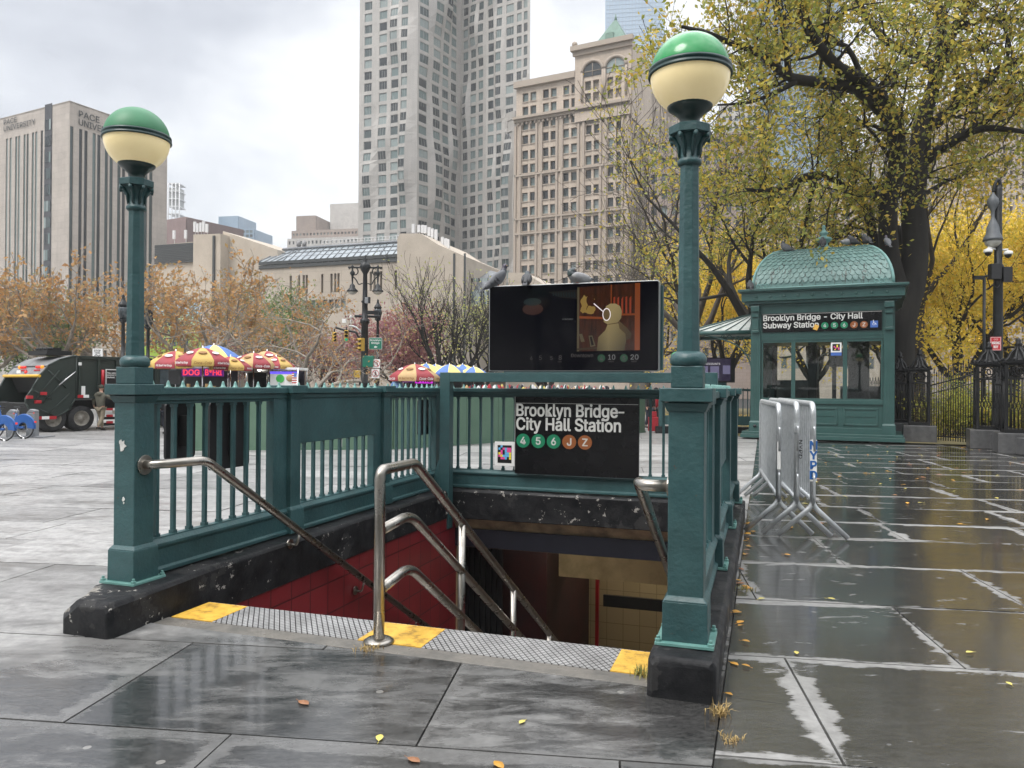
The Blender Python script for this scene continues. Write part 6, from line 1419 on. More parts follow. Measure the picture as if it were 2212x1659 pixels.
c4, w4, a4 = cart(868, 940, 36, 'far gyro cart with a magenta sign beneath the faded umbrellas', 2.1)
(xa, za), (xb, zb) = local(c4, 896, 828, 0), local(c4, 935, 812, 0); MB().bb(xa, xb, -.06, 0, za, zb).build('led_sign', 'gyro_bg', c4); text('GYRO', xb - xa - .12, (xa + .06, -.062, za + .05), (1, 0, 0), (0, 0, 1), 'black', c4, height=zb - za - .1, bold=.03)
(xa, za), (xb, zb) = local(c4, 869, 826, 0), local(c4, 893, 813, 0); MB().bb(xa, xb, -.06, 0, za, zb).build('led_sign', 'led_bg', c4); b = MB(); r_ = random.Random(3); [b.bb(xa + .05 + k * .045, xa + .075 + k * .045, -.066, -.06, za + .06 + r_.uniform(0, .1), zb - .05 - r_.uniform(0, .12)) for k in range(9)]; b.build('led_text', 'led_red', c4)
b = MB(); b.ico((0, 0, 1.5), .3, 12, 8, sc=(1, .7, 1.2)); b.tube([(0, 0, 0), (0, 0, 1.3)], .3, 10); tag(b.build('ice_cooler', mat('blue_wrap', (.04, .12, .30), (.2, .32, .5), 9, .6)), 'blue patterned bag covered cooler at the left end of the far carts', 'cooler', loc=(at(857, 830, 34.5).x, 34.5, 0))
c5, w5, a5 = cart(944, 1048, 37, 'pretzel and drinks cart behind the gantry under the yellow umbrellas', 2.05)
# souvenir tables behind the back railing
st_ = thing('souvenir_stall', 'long souvenir table crowded with small bright goods far behind the back railing', 'stall', (at(990, 830, 33).x, 33, 0))
wst = at(1330, 830, 33).x - at(990, 830, 33).x
b = MB(); b.bb(0, wst, 0, 1, 1.05, 1.12); [b.bb(x, x + .06, .4, .46, 0, 1.05) for x in np.linspace(0, wst - .06, 6)]; b.build('table', 'truck_dark', st_)
r_ = random.Random(21)
for mm in ('white', 'red_cloth', 'umb_tan', 'grey_cloth', 'umb_red', 'navy', 'leaf_pale', 'white_cloth'):
    b = MB(); 
    for _ in range(36): x = r_.uniform(.1, wst - .1); h = r_.uniform(.25, .62); b.ico((x, r_.uniform(.1, .9), 1.12 + h * .5), 1, 6, 4, sc=(r_.uniform(.05, .12), .08, h * .5))
    b.build('goods', mm, st_)['kind'] = 'stuff'
for i, (px, d, top, sc_k) in enumerate(((1075, 34.5, 'white_cloth', .95), (1150, 35, 'navy', 1.0), (1235, 34.6, 'red_cloth', .92), (1310, 35, 'grey_cloth', 1.0))):
    person((at(px, 830, d).x, d, 0), R(150 + i * 40), ('vendor in a white top behind the souvenir table, leftmost', 'shopper in a navy coat behind the souvenir table', 'shopper in a red coat behind the souvenir table', 'shopper in a grey coat at the right end of the souvenir table')[i], top, 'navy', s=sc_k * .93)
# ================================================================== STREET FURNITURE
def lantern(b, x, z, s=1.0, y=0):
    b.lathe([(r * s, z - h * s) for r, h in ((.03, 0), (.05, .1), (.13, .25), (.14, .32), (.1, .42), (.04, .48), (.035, .9), (.07, .95), (.11, 1.1), (.12, 1.3), (.16, 1.34), (.26, 1.55), (.27, 1.62))][::-1], (x, y, 0), 12)
def twin_lamp(px, depth, ytop, label, tone='dark_iron'):
    z = lambda py: at(px, py, depth).z; k = depth / F
    t = thing('street_lamp', label, 'street lamp', (at(px, 830, depth).x, depth, 0)); zt = z(ytop)
    b = MB(); b.lathe([(.32, 0), (.32, .5), (.22, .7), (.2, 1.6), (.26, 1.65), (.26, 1.75), (.17, 1.8), (.16, z(700)), (.22, z(698)), (.22, z(690)), (.14, z(688)), (.13, z(655)), (.18, z(652)), (.12, z(648)), (.10, z(592)), (.2, z(584)), (.27, z(576)), (.2, z(570)), (.1, z(565)), (.12, z(562)), (.03, z(557)), (.05, z(554)), (0, z(550))], n=14); b.build('pole', tone, t)
    xa = 27.5 * k
    b = MB(); b.tube([(-xa - .2, 0, z(578)), (xa + .2, 0, z(578))], .045, 8)
    for sx in (-1, 1):
        b.tube([(sx * (.52 + .30 * (1 - q / 8) * math.cos(q)), 0, z(588) + .30 * (1 - q / 8) * math.sin(q)) for q in np.linspace(.5, 7.5, 22)], .028, 6)
        b.tube(bez([(sx * .55, 0, z(598)), (sx * .4, 0, z(606)), (sx * .3, 0, z(614)), (sx * .12, 0, z(612))]), .028, 6)
    b.build('cross_arm', tone, t)
    for sx in (-1, 1): b = MB(); b.lathe([(.02, z(572)), (.06, z(575)), (.04, z(580)), (.05, z(585)), (.13, z(590)), (.05, z(597)), (.035, z(612)), (.07, z(614)), (.12, z(617)), (.14, z(622)), (.26, z(628)), (.27, z(630))], (sx * xa, 0, 0), 12); ln = b.build('lantern', tone, t); b = MB(); b.lathe([(.22, z(630)), (.2, z(633)), (.1, z(636)), (0, z(637))], (sx * xa, 0, 0), 12); b.build('lamp_glass', 'lamp_glass', ln)
    return t, z, k
tl, z, k = twin_lamp(787, 36, 556, 'tall dark twin armed street lamp carrying traffic lights left of the green bridge sign')
b = MB(); b.tube([(-22 * k, 0, z(683)), (33 * k, 0, z(684))], .06, 8); b.bb(0, 44 * k * .3, -.3, -.15, z(656), z(643)); b.bb(.1, .7, -.25, -.2, z(680), z(672)); b.build('lower_arm', 'dark_iron', tl)
MB().bb(.05, 10 * k, -.35, -.2, z(657), z(644)).build('grey_box', 'bike_grey', tl, bevel=.02)
b = MB(); b.tube(bez([(0, 0, z(735)), (-.3, 0, z(727)), (-20 * k, 0, z(718)), (-42 * k, 0, z(714)), (-63 * k, 0, z(708))]), .05, 8); b.build('signal_arm', 'dark_iron', tl)
b = MB(); b.tube(bez([(0, 0, z(729)), (-10 * k, 0, z(715)), (-22 * k, 0, z(706)), (-34 * k, 0, z(704))]), .04, 8); b.tube([(-30 * k, 0, z(704)), (-30 * k, 0, z(690))], .02, 6); b.build('camera_arm', 'galv', tl)
b = MB(); b.bb(-48 * k, -40 * k, -.1, .1, z(698), z(689)); b.lathe([(.03, z(688)), (.1, z(686)), (.0, z(680))], (-30 * k, 0, 0), 8); b.build('sensor_box', 'white', tl)
def signal(px, py0, py1, depth, label, lit, rz):
    p = at(px, py1, depth); h = at(px, py0, depth).z - p.z
    t = thing('traffic_light', label, 'traffic light', (p.x, p.y, p.z), rz, 'yellow traffic lights on the twin lamp'); w_ = h * .36
    b = MB(); b.bb(-w_ / 2, w_ / 2, -.0, .22, 0, h); b.build('housing', mat('signal_yellow', (.50, .32, .05), (.42, .26, .04), 6, .5), t, bevel=.02)
    for i in range(3):
        zc_ = h * (5 - 2 * i) / 6; b = MB(); n = 14; r_ = w_ * .42
        b.prism([(r_ * math.cos(2 * PI * q / n), r_ * math.sin(2 * PI * q / n)) for q in range(n)], (0, -.004, zc_), (1, 0, 0), (0, 0, 1), (0, -.012, 0)); b.build('lens', em('lens_on', (.02, .5, .25), .8) if lit == i else 'black', t)
        b = MB(); vs = []
        for q in range(9): a = PI * q / 8; vs += [(r_ * 1.1 * math.cos(a), 0, zc_ + r_ * 1.1 * math.sin(a)), (r_ * 1.1 * math.cos(a), -.2, zc_ + r_ * 1.1 * math.sin(a) - .04)]
        b.add(vs, [(2 * q, 2 * q + 1, 2 * q + 3, 2 * q + 2) for q in range(8)]); b.build('visor', 'signal_yellow', t, fix=False)
    b = MB(); b.tube([(0, .1, h), (0, .1, h + .15)], .03, 6); b.build('hanger', 'dark_iron', t)
signal(723, 717, 738, 35.7, 'leftmost yellow traffic light on the arm of the twin lamp', None, R(25)); signal(748, 713, 737, 35.7, 'middle yellow traffic light showing green on the arm of the twin lamp', 2, R(10)); signal(777, 730, 758, 35.2, 'yellow traffic light beside the twin lamp pole, larger than the other two', None, R(-35))
bs = thing('direction_sign', 'green road sign reading Brooklyn Bridge with a white left arrow', 'sign', at(811, 754.5, 35.5)); h = 24.5 * k; w_ = 28 * k
MB().bb(-w_ / 2, w_ / 2, 0, .02, 0, h).build('sign_panel', 'white', bs, bevel=.004); MB().bb(-w_ / 2 + .015, w_ / 2 - .015, -.006, -.0005, .015, h - .015).build('green_face', mat('road_green', (.01, .16, .10), None, rough=.4), bs)
text('Brooklyn', w_ * .8, (0, -.009, h * .68), (1, 0, 0), (0, 0, 1), 'white', bs, align='CENTER', height=h * .19); text('Bridge', w_ * .6, (0, -.009, h * .42), (1, 0, 0), (0, 0, 1), 'white', bs, align='CENTER', height=h * .22)
b = MB(); b.prism([(-.07, h * .2), (0, h * .2 + .06), (0, h * .2 + .02), (.08, h * .2 + .02), (.08, h * .2 - .02), (0, h * .2 - .02), (0, h * .2 - .06)], (0, -.008, 0), (1, 0, 0), (0, 0, 1), (0, -.003, 0)); b.build('arrow', 'white', bs)
b = MB(); b.tube([(-.2, .04, h * .5), (-.5, .3, h * .5)], .02, 6); b.build('bracket', 'dark_iron', bs)
MB().bb(-.25, .25, -.2, .2, 0, .52).build('control_cabinet', 'road_green', None, bevel=.03)
o_ = bpy.data.objects['control_cabinet']; tag(o_, 'green signal control box fixed to the twin lamp pole', 'control box', loc=at(796, 793, 35.6))
def ban_sign(px, py0, py1, depth, label, kind):
    p = at(px, py1, depth); h = at(px, py0, depth).z - p.z; t = thing('prohibition_sign', label, 'sign', p, 0, 'white prohibition signs below the cabinet'); w_ = h * .84
    MB().bb(-w_ / 2, w_ / 2, 0, .015, 0, h).build('sign_panel', 'white', t); c = (0, -.006, h / 2); r_ = w_ * .42
    b = MB(); b.tube([(r_ * math.cos(a), -.006, h / 2 + r_ * math.sin(a)) for a in np.linspace(0, 2 * PI, 25)], w_ * .035, 5); b.tube([(-r_ * .7, -.006, h / 2 + r_ * .7), (r_ * .7, -.006, h / 2 - r_ * .7)], w_ * .035, 5); b.build('ring', 'sign_red', t)
    b = MB()
    if kind: b.ico((0, -.004, h * .74), w_ * .06, 8, 5); b.tube([(0, -.004, h * .68), (0, -.004, h * .45)], w_ * .06, 6); b.tube([(0, -.004, h * .46), (-w_ * .12, -.004, h * .24)], w_ * .04, 5); b.tube([(0, -.004, h * .46), (w_ * .12, -.004, h * .24)], w_ * .04, 5); b.tube([(-w_ * .14, -.004, h * .5), (0, -.004, h * .64), (w_ * .14, -.004, h * .52)], w_ * .03, 5)
    else: b.tube(bend([(w_ * .15, -.004, h * .25), (w_ * .15, -.004, h * .6), (-w_ * .2, -.004, h * .6)], .05), w_ * .04, 5)
    b.build('symbol', 'black', t)
ban_sign(813, 776, 795, 35.5, 'white sign with a red ring and turn arrow, upper of the two below the cabinet', 0); ban_sign(811, 797, 817, 35.5, 'white no walking sign with a black figure, lower of the two', 1)
b = MB(); b.bb(-.15, .15, 0, .2, 0, .34); tag(b.build('walk_signal', 'signal_yellow', bevel=.02), 'yellow pedestrian signal box low on the left of the twin lamp', 'walk signal', loc=at(771, 816, 35.5))
def single_lamp(px, depth, ytop, label, tone='dark_iron'):
    t = thing('street_lamp', label, 'street lamp', (at(px, 830, depth).x, depth, 0), 0, 'dark single street lamps'); zt = at(px, ytop, depth).z
    b = MB(); b.lathe([(.22, 0), (.22, .5), (.12, .7), (.1, zt * .45), (.14, zt * .455), (.14, zt * .47), (.08, zt * .475), (.07, zt - 1.25), (.12, zt - 1.2), (.2, zt - 1.1)], n=12); b.build('pole', tone, t)
    b = MB(); b.lathe([(.12, zt - 1.1), (.2, zt - .9), (.21, zt - .65), (.14, zt - .5)], n=14); b.build('lamp_glass', 'glass_dark', t)
    b = MB(); b.lathe([(.22, zt - .52), (.2, zt - .45), (.1, zt - .3), (.05, zt - .15), (.06, zt - .1), (0, zt)], n=14); [b.tube([(.13 * c_, .13 * s_, zt - 1.1), (.22 * c_, .22 * s_, zt - .8), (.16 * c_, .16 * s_, zt - .5)], .015, 5) for c_, s_ in ((1, 0), (0, 1), (-1, 0), (0, -1))]; b.build('lantern_cap', tone, t)
single_lamp(265, 33, 635, 'dark street lamp just left of the left globe lamp post'); single_lamp(319, 36, 655, 'dark street lamp just right of the left globe lamp post')
single_lamp(815, 42, 645, 'dim street lamp standing behind the green bridge sign')
sh = thing('stop_sign', 'white STOP HERE sign on a pole above the garbage truck', 'sign', (at(210, 830, 31).x, 31, 0)); za, zb = at(210, 771, 31).z, at(210, 753, 31).z
MB().bb(-.2, .2, 0, .02, za, zb).build('sign_panel', 'white', sh); b = MB(); b.tube([(0, .04, 0), (0, .04, zb)], .03, 6); b.build('pole', 'galv', sh)
text('STOP', .26, (0, -.004, zb - .12), (1, 0, 0), (0, 0, 1), 'black', sh, align='CENTER', height=.075, bold=.02); text('HERE', .2, (0, -.004, zb - .20), (1, 0, 0), (0, 0, 1), 'black', sh, align='CENTER', height=.05, bold=.02)
b = MB(); b.tube(bez([(-.12, -.006, za + .04), (-.05, -.006, za + .09), (.05, -.006, za + .04), (.12, -.006, za + .09)]), .012, 5); b.build('symbol', 'black', sh)
og = thing('street_sign', 'small orange sign above the leftmost vendor umbrella', 'sign', (at(389, 830, 30).x, 30, 0)); MB().bb(-.13, .13, 0, .02, at(389, 761, 30).z, at(389, 752, 30).z).build('sign_panel', 'signal_yellow', og); b = MB(); b.tube([(0, .03, 0), (0, .03, at(389, 752, 30).z)], .02, 6); b.build('pole', 'dark_iron', og)
# ================================================================== BUILDINGS
def stone(name, c1, c2, bw=1.2, bh=.8, mortar=.75, rough=.8, nz=.5):
    """ashlar / panel facade: brick pattern follows the wall through its uv map (metres)"""
    m, nt, b = new_mat(name); uv = nt.new('ShaderNodeUVMap', uv_map='uv')
    br = nt.new('ShaderNodeTexBrick'); nt.link(uv.outputs[0], br.inputs['Vector']); br.inputs['Scale'].default_value = 1; br.inputs['Brick Width'].default_value = bw; br.inputs['Row Height'].default_value = bh; br.inputs['Mortar Size'].default_value = .02; br.inputs['Bias'].default_value = 0
    br.inputs['Color1'].default_value = col4(c1); br.inputs['Color2'].default_value = col4(c2); br.inputs['Mortar'].default_value = col4(tuple(x * mortar for x in c1)); br.offset = .5
    n = nt.noise(uv.outputs[0], .25, 6, .65); mp = nt.new('ShaderNodeMapping'); mp.inputs['Scale'].default_value = (1.2, .12, 1); nt.link(uv.outputs[0], mp.inputs[0]); n2 = nt.noise(mp.outputs[0], 1.0, 5, .6)
    v = nt.math('ADD', nt.math('MULTIPLY', n, nz), nt.math('MULTIPLY_ADD', n2, nz * .7, 1 - nz * .85))
    hs = nt.new('ShaderNodeHueSaturation'); nt.link(br.outputs[0], hs.inputs['Color']); nt.link(v, hs.inputs['Value']); nt.link(hs.outputs[0], b.inputs['Base Color']); b.inputs['Roughness'].default_value = rough
stone('pace_stone', (0.470, 0.420, 0.370), (0.437, 0.391, 0.344), 1.6, 1.0); stone('nassau_stone', (0.504, 0.424, 0.344), (0.454, 0.378, 0.302), 1.0, .5); stone('steel_panel', (.42, .40, .37), (.37, .355, .33), 1.4, 3.3, .7, .42, .35)
stone('plaza_concrete', (0.462, 0.399, 0.328), (0.428, 0.370, 0.302), 2.2, 1.2); stone('old_stone', (0.487, 0.470, 0.437), (0.437, 0.420, 0.395), 1, .6); stone('brown_stone', (0.302, 0.244, 0.210), (0.269, 0.218, 0.185), 1, .5); stone('pale_stone', (0.504, 0.470, 0.428), (0.454, 0.428, 0.386), 1, .6); stone('brick_far', (.27, .19, .18), (.25, .18, .17), 1, .4)
m, nt, b = new_mat('window_glass'); oi = nt.new('ShaderNodeObjectInfo'); tc = nt.new('ShaderNodeTexCoord')
geo = nt.new('ShaderNodeNewGeometry'); rnd_ = nt.math('FRACT', nt.math('ADD', nt.math('MULTIPLY', oi.outputs['Random'], 7.3), nt.math('MULTIPLY', geo.outputs['Random Per Island'], 3.1)))
nt.link(nt.ramp(rnd_, [(0, (.022, .03, .033)), (.3, (.06, .085, .085)), (.52, (.14, .19, .185)), (.77, (.25, .30, .29)), (1, (.38, .38, .36))], 'CONSTANT'), b.inputs['Base Color']); b.inputs['Roughness'].default_value = .12; b.inputs['Specular IOR Level'].default_value = .6  # paler panes carry the sky's reflection in their base colour
mat('frame_dark', (.05, .055, .055), None, rough=.5); mat('frame_pale', (.30, .31, .30), None, rough=.5); mat('spandrel', (.035, .037, .042), (.05, .052, .06), 1, .4); mat('roof_metal', (.10, .11, .12), (.16, .17, .18), 2, .35)
mat('glass_roof', (.20, .23, .25), (.32, .36, .38), .8, .2); mat('glass_blue', (.18, .27, .36), (.26, .35, .43), .06, .25); mat('antenna_white', (.6, .6, .6), None, rough=.5); mat('verdigris', (.16, .26, .21), (.12, .20, .16), 1, .7)
BG = []
class Facade:
    """a wall with real window recesses. origin p0, direction d (2-D unit), height z0..z1"""
    def __init__(s, root, p0, d, L, z0, z1, m, depth=.35, name='wall', extra=None):
        s.root, s.p0, s.d, s.L, s.z0, s.z1, s.m, s.depth, s.name = root, Vector((p0[0], p0[1], 0)), Vector((d[0], d[1], 0)), L, z0, z1, m, depth, name
        s.nin = Vector((-d[1], d[0], 0)) * (1 if (-d[1] * 0 + d[0] * 1) > 0 else -1)   # inward = away from the camera
        if s.nin.dot(Vector((p0[0], p0[1], 0))) < 0: s.nin = -s.nin
        s.cols = []; s.rows = []; s.skip = None; s.disp = None
    def P(s, a, z, e=0):
        q = s.p0 + s.d * a + s.nin * e
        if s.disp: q = q - s.nin * s.disp(a, z)
        return Vector((q.x, q.y, z))
    def build(s, glass='window_glass', frame='frame_dark', mull=1, transom=True, limit=100, win=True, sill=False):
        S = sorted({0.0, s.L} | {x for c in s.cols for x in c}); Z = sorted({s.z0, s.z1} | {z for r in s.rows for z in r})
        vs, fs, uv, mi = [], [], [], []
        def quad(ps, uvs): o = len(vs); vs.extend(ps); fs.append((o, o + 1, o + 2, o + 3)); uv.extend(uvs)
        wins = []
        for i in range(len(S) - 1):
            for j in range(len(Z) - 1):
                a0, a1, b0, b1 = S[i], S[i + 1], Z[j], Z[j + 1]
                if a1 - a0 < 1e-6 or b1 - b0 < 1e-6: continue
                isw = any(abs(c[0] - a0) < 1e-6 and abs(c[1] - a1) < 1e-6 for c in s.cols) and any(abs(r[0] - b0) < 1e-6 and abs(r[1] - b1) < 1e-6 for r in s.rows)
                if isw and s.skip and s.skip((a0 + a1) / 2, (b0 + b1) / 2): isw = False
                if not isw: quad([s.P(a0, b0), s.P(a1, b0), s.P(a1, b1), s.P(a0, b1)], [(a0, b0), (a1, b0), (a1, b1), (a0, b1)])
                else:
                    D = s.depth; wins.append((a0, a1, b0, b1))
                    for (p, q) in (((a0, b0), (a1, b0)), ((a1, b0), (a1, b1)), ((a1, b1), (a0, b1)), ((a0, b1), (a0, b0))):
                        quad([s.P(*p), s.P(*q), s.P(*q, D), s.P(*p, D)], [p, q, (q[0] + .01, q[1] + .01), (p[0] + .01, p[1] + .01)])
        me = bpy.data.meshes.new(s.name); me.from_pydata([tuple(v) for v in vs], [], fs); l = me.uv_layers.new(name='uv'); l.data.foreach_set('uv', np.array(uv, dtype=np.float32).ravel()); me.materials.append(MATS[s.m])
        o = bpy.data.objects.new(s.name, me); COL.objects.link(o); o.parent = s.root; KIDS.setdefault(s.root.name, []).append(o)
        if not win: return wins
        cx_ = s.L / 2
        vis = [w for w in wins if s.seen(w)]; vis.sort(key=lambda w: -w[2]) ; 
        rest = [w for w in wins if w not in vis]
        n_used = getattr(s.root, 'name', ''); used = WCOUNT.get(n_used, 0)
        ind = vis[:max(0, limit - used)]; rest = rest + vis[max(0, limit - used):]; WCOUNT[n_used] = used + len(ind)
        def geo_(b, w):
            a0, a1, b0, b1 = w; D = s.depth; f = min(.10, (a1 - a0) * .05)
            b.add([s.P(a0, b0, D), s.P(a1, b0, D), s.P(a1, b1, D), s.P(a0, b1, D)], [(0, 1, 2, 3)], 0)
            e = D - .06
            def bar(x0, x1, y0, y1): b.add([s.P(x0, y0, e), s.P(x1, y0, e), s.P(x1, y1, e), s.P(x0, y1, e)], [(0, 1, 2, 3)], 1)
            bar(a0, a0 + f, b0, b1); bar(a1 - f, a1, b0, b1); bar(a0 + f, a1 - f, b0, b0 + f); bar(a0 + f, a1 - f, b1 - f, b1)
            for k in range(mull): x = a0 + (a1 - a0) * (k + 1) / (mull + 1); bar(x - f * .4, x + f * .4, b0 + f, b1 - f)
            if transom: n_ = transom if transom > 1 else 1; [bar(a0 + f, a1 - f, b0 + (b1 - b0) * (k + 1) / (n_ + 1) - f * .4, b0 + (b1 - b0) * (k + 1) / (n_ + 1) + f * .4) for k in range(n_)]
            if sill: b.add([s.P(a0 - .1, b0 - .18, -.15), s.P(a1 + .1, b0 - .18, -.15), s.P(a1 + .1, b0, -.15), s.P(a0 - .1, b0, -.15), s.P(a0 - .1, b0, 0), s.P(a1 + .1, b0, 0)], [(0, 1, 2, 3), (3, 2, 5, 4)], 2)
        ms = [glass, frame, s.m]
        for w in ind: b = MB(); geo_(b, w); b.build('window', ms if sill else ms[:2], s.root, fix=False)
        if rest:
            b = MB(); [geo_(b, w) for w in rest]; b.build('window', ms if sill else ms[:2], s.root, fix=False)['kind'] = 'stuff'
        return wins
    def seen(s, w):
        q = s.P((w[0] + w[1]) / 2, (w[2] + w[3]) / 2); px = CX + F * q.x / q.y; py = 836 - F * (q.z - CAMZ) / q.y
        return 0 < px < 2212 and 0 < py < 760
WCOUNT = {}
def dirv(a): a = R(a); return (math.cos(a), -math.sin(a)), (math.sin(a), math.cos(a))
def zat(px, py, p0, d): return on_plane(px, py, p0, d[0], d[1])
def blk(root, name, m, p0, d, L, D, z0, z1, parent=None):
    """solid block behind a facade line: L along d, D inwards (closed box with uv)"""
    n = Vector((-d[1], d[0])); 
    if n.x * p0[0] + n.y * p0[1] < 0: n = -n
    p = Vector((p0[0], p0[1])); d2 = Vector((d[0], d[1])); c = [p, p + d2 * L, p + d2 * L + n * D, p + n * D]
    vs = [(q.x, q.y, z) for z in (z0, z1) for q in c]; me = bpy.data.meshes.new(name); fs = [(0, 1, 5, 4), (1, 2, 6, 5), (2, 3, 7, 6), (3, 0, 4, 7), (4, 5, 6, 7)]
    me.from_pydata(vs, [], fs); uv = []
    for i in range(4): w_ = L if i % 2 == 0 else D; uv += [(0, z0), (w_, z0), (w_, z1), (0, z1)]
    uv += [(0, 0), (L, 0), (L, D), (0, D)]
    l = me.uv_layers.new(name='uv'); l.data.foreach_set('uv', np.array(uv, dtype=np.float32).ravel()); me.materials.append(MATS[m])
    o = bpy.data.objects.new(name, me); COL.objects.link(o); o.parent = root; KIDS.setdefault(root.name, []).append(o); return o
# ---- university tower, left
d1, n1_ = dirv(27); Y0_ = 120; c0 = at(145, 830, Y0_); P0 = (c0.x, c0.y)
zt = at(145, 217, Y0_).z
tw = thing('university_tower', 'beige stone slab tower with vertical window strips and university lettering at left', 'building')
sL = on_plane(-260, 500, P0, -d1[0], -d1[1])[0]
fa = Facade(tw, (P0[0] - d1[0] * sL, P0[1] - d1[1] * sL), d1, sL, 0, zt, 'pace_stone', .14)
fx = lambda px: sL - on_plane(px, 500, P0, -d1[0], -d1[1])[0]
zl = on_plane(9, 301, P0, -d1[0], -d1[1])[1]
for px in [-30, -48, -70, -86, -110, -150, -190, 11, 19, 31, 37.5, 49, 55.5, 67, 74, 86]: fa.cols.append((fx(px) - .0, fx(px) + .58))
fa.cols.sort(); fa.rows = [(2, zl)]; fa.build(frame='frame_dark', mull=0, transom=24)
MB().add([fa.P(fx(95), 0, -.05), fa.P(fx(111), 0, -.05), fa.P(fx(111), zt + .3, -.05), fa.P(fx(95), zt + .3, -.05)], [(0, 1, 2, 3)]).build('recess', 'spandrel', tw, fix=False)
b = MB(); zz = 3
while zz < zt - 1.5:
    for k in range(3): a0 = fx(96) + (fx(110) - fx(96)) * k / 3; a1 = fx(96) + (fx(110) - fx(96)) * (k + .85) / 3; b.add([fa.P(a0, zz, -.12), fa.P(a1, zz, -.12), fa.P(a1, zz + 1.7, -.12), fa.P(a0, zz + 1.7, -.12)], [(0, 1, 2, 3)])
    zz += 2.6
b.build('window', 'window_glass', tw, fix=False)['kind'] = 'stuff'
Lr = on_plane(360, 500, P0, n1_[0], n1_[1])[0]
fb = Facade(tw, P0, n1_, Lr, 0, zt, 'pace_stone', .16); fb.nin = Vector((-d1[0], -d1[1], 0))
rx = lambda px: on_plane(px, 500, P0, n1_[0], n1_[1])[0]
for px in [153, 172.5, 184, 201.6, 212, 228.5, 239, 256, 266, 285, 296, 314, 325]: fb.cols.append((rx(px - 3.4), rx(px + 3.6)))
fb.rows = [(2, on_plane(153, 272, P0, n1_[0], n1_[1])[1])]; fb.build(frame='frame_dark', mull=0, transom=24)
blk(tw, 'roof_block', 'pace_stone', (P0[0] - d1[0] * sL, P0[1] - d1[1] * sL), d1, sL, Lr, zt - .3, zt - .05)
def wall_text(s, f, px0, px1, py0, py1, m='frame_dark', plane=None):
    (a0, zb), (a1, zt2) = plane(px0, py1), plane(px1, py0); q = f.P(a0, zb, -.1); text(s, abs(a1 - a0), q, f.d, (0, 0, 1), m, f.root, height=.86 if f is fa else 1.0, extrude=.05, bold=.012)
pl = lambda px, py: (sL - on_plane(px, py, P0, -d1[0], -d1[1])[0], on_plane(px, py, P0, -d1[0], -d1[1])[1])
wall_text('PACE', fa, 10, 38, 254, 271, plane=pl); wall_text('UNIVERSITY', fa, 10, 78, 267, 285, plane=pl)
pr_ = lambda px, py: on_plane(px, py, P0, n1_[0], n1_[1])
wall_text('PACE', fb, 169, 214, 237, 252, plane=pr_); wall_text('UNIVERSITY', fb, 169, 262, 254, 270, plane=pr_)
# ---- rippled steel tower, centre
st2 = thing('steel_tower', 'very tall residential tower with rippling silver steel facade and hundreds of windows', 'building')
ptsT = [(771, 177), (897, 172), (991, 185), (1046, 180), (1140, 174)]
zT_ = 132
for i in range(4):
    a = at(ptsT[i][0], 830, ptsT[i][1]); c = at(ptsT[i + 1][0], 830, ptsT[i + 1][1]); dv = Vector((c.x - a.x, c.y - a.y)); Ls = dv.length; dv.normalize()
    cols = {0: [(784, 800), (816, 833), (842, 858), (867, 880)], 1: [(903, 920), (931, 946), (954, 967), (973, 984)], 2: [(998, 1008), (1014, 1025), (1031, 1041)], 3: [(1052, 1064), (1070, 1081), (1090, 1106), (1113, 1123), (1128, 1136)]}[i]
    f_ = Facade(st2, (a.x, a.y), (dv.x, dv.y), Ls, 0, zT_, 'steel_panel', .16)
    f_.nin = Vector((-dv.y, dv.x, 0)) if Vector((-dv.y, dv.x)).dot(Vector((a.x, a.y))) > 0 else Vector((dv.y, -dv.x, 0))
    for (p, q) in cols: f_.cols.append((on_plane(p, 500, (a.x, a.y), dv.x, dv.y)[0], on_plane(q, 500, (a.x, a.y), dv.x, dv.y)[0]))
    S_ = [c_ for cc in f_.cols for c_ in cc]
    f_.rows = [(z_, z_ + 1.9) for z_ in np.arange(2.2, zT_ - 2, 2.68)]
    def dsp(aa, zz_, i=i, cl=list(f_.cols), Ls=Ls):
        v_ = 0
        for k, (c_0, c_1) in enumerate(cl):
            mid = (c_0 + c_1) / 2; g = math.exp(-((aa - mid) / (.75 * (c_1 - c_0))) ** 2)
            ph = noise.noise(Vector((k * 3.1 + i * 17, zz_ * .035, 1.7))) * 2.3 + noise.noise(Vector((k * 5.3, zz_ * .11, i * 9))) * .8
            v_ += g * max(-.1, ph) * 1.6
        return v_ * max(0, min(1, aa / 1.6, (Ls - aa) / 1.6))
    f_.disp = dsp; f_.build(mull=2, transom=False, frame='frame_pale', limit=25 * (i + 1))
b = MB(); fr_ = [at(px_ + dx_, 830, d_ + 3.5) for (px_, d_), dx_ in zip(ptsT, (4, 0, 0, 0, -4))] + [at(1130, 830, 215), at(800, 830, 222)]
b.prism([(p_.x, p_.y) for p_ in fr_], (0, 0, 0), (1, 0, 0), (0, 1, 0), (0, 0, zT_ - .2)); b.build('tower_core', 'frame_pale', st2)
q0, q1 = at(1046, 830, 183), at(1108, 830, 175); dv = (Vector((q1.x - q0.x, q1.y - q0.y))); Ls = dv.length; dv.normalize()
f_ = Facade(st2, (q0.x, q0.y), (dv.x, dv.y), Ls, 0, zat(1070, 255, (q0.x, q0.y), dv)[1], 'steel_panel', .35)
f_.cols = [(on_plane(p, 500, (q0.x, q0.y), dv.x, dv.y)[0], on_plane(q, 500, (q0.x, q0.y), dv.x, dv.y)[0]) for p, q in ((1050, 1062), (1072, 1082), (1094, 1105))]; f_.rows = [(z_, z_ + 1.7) for z_ in np.arange(2.2, f_.z1 - 3, 2.68)]
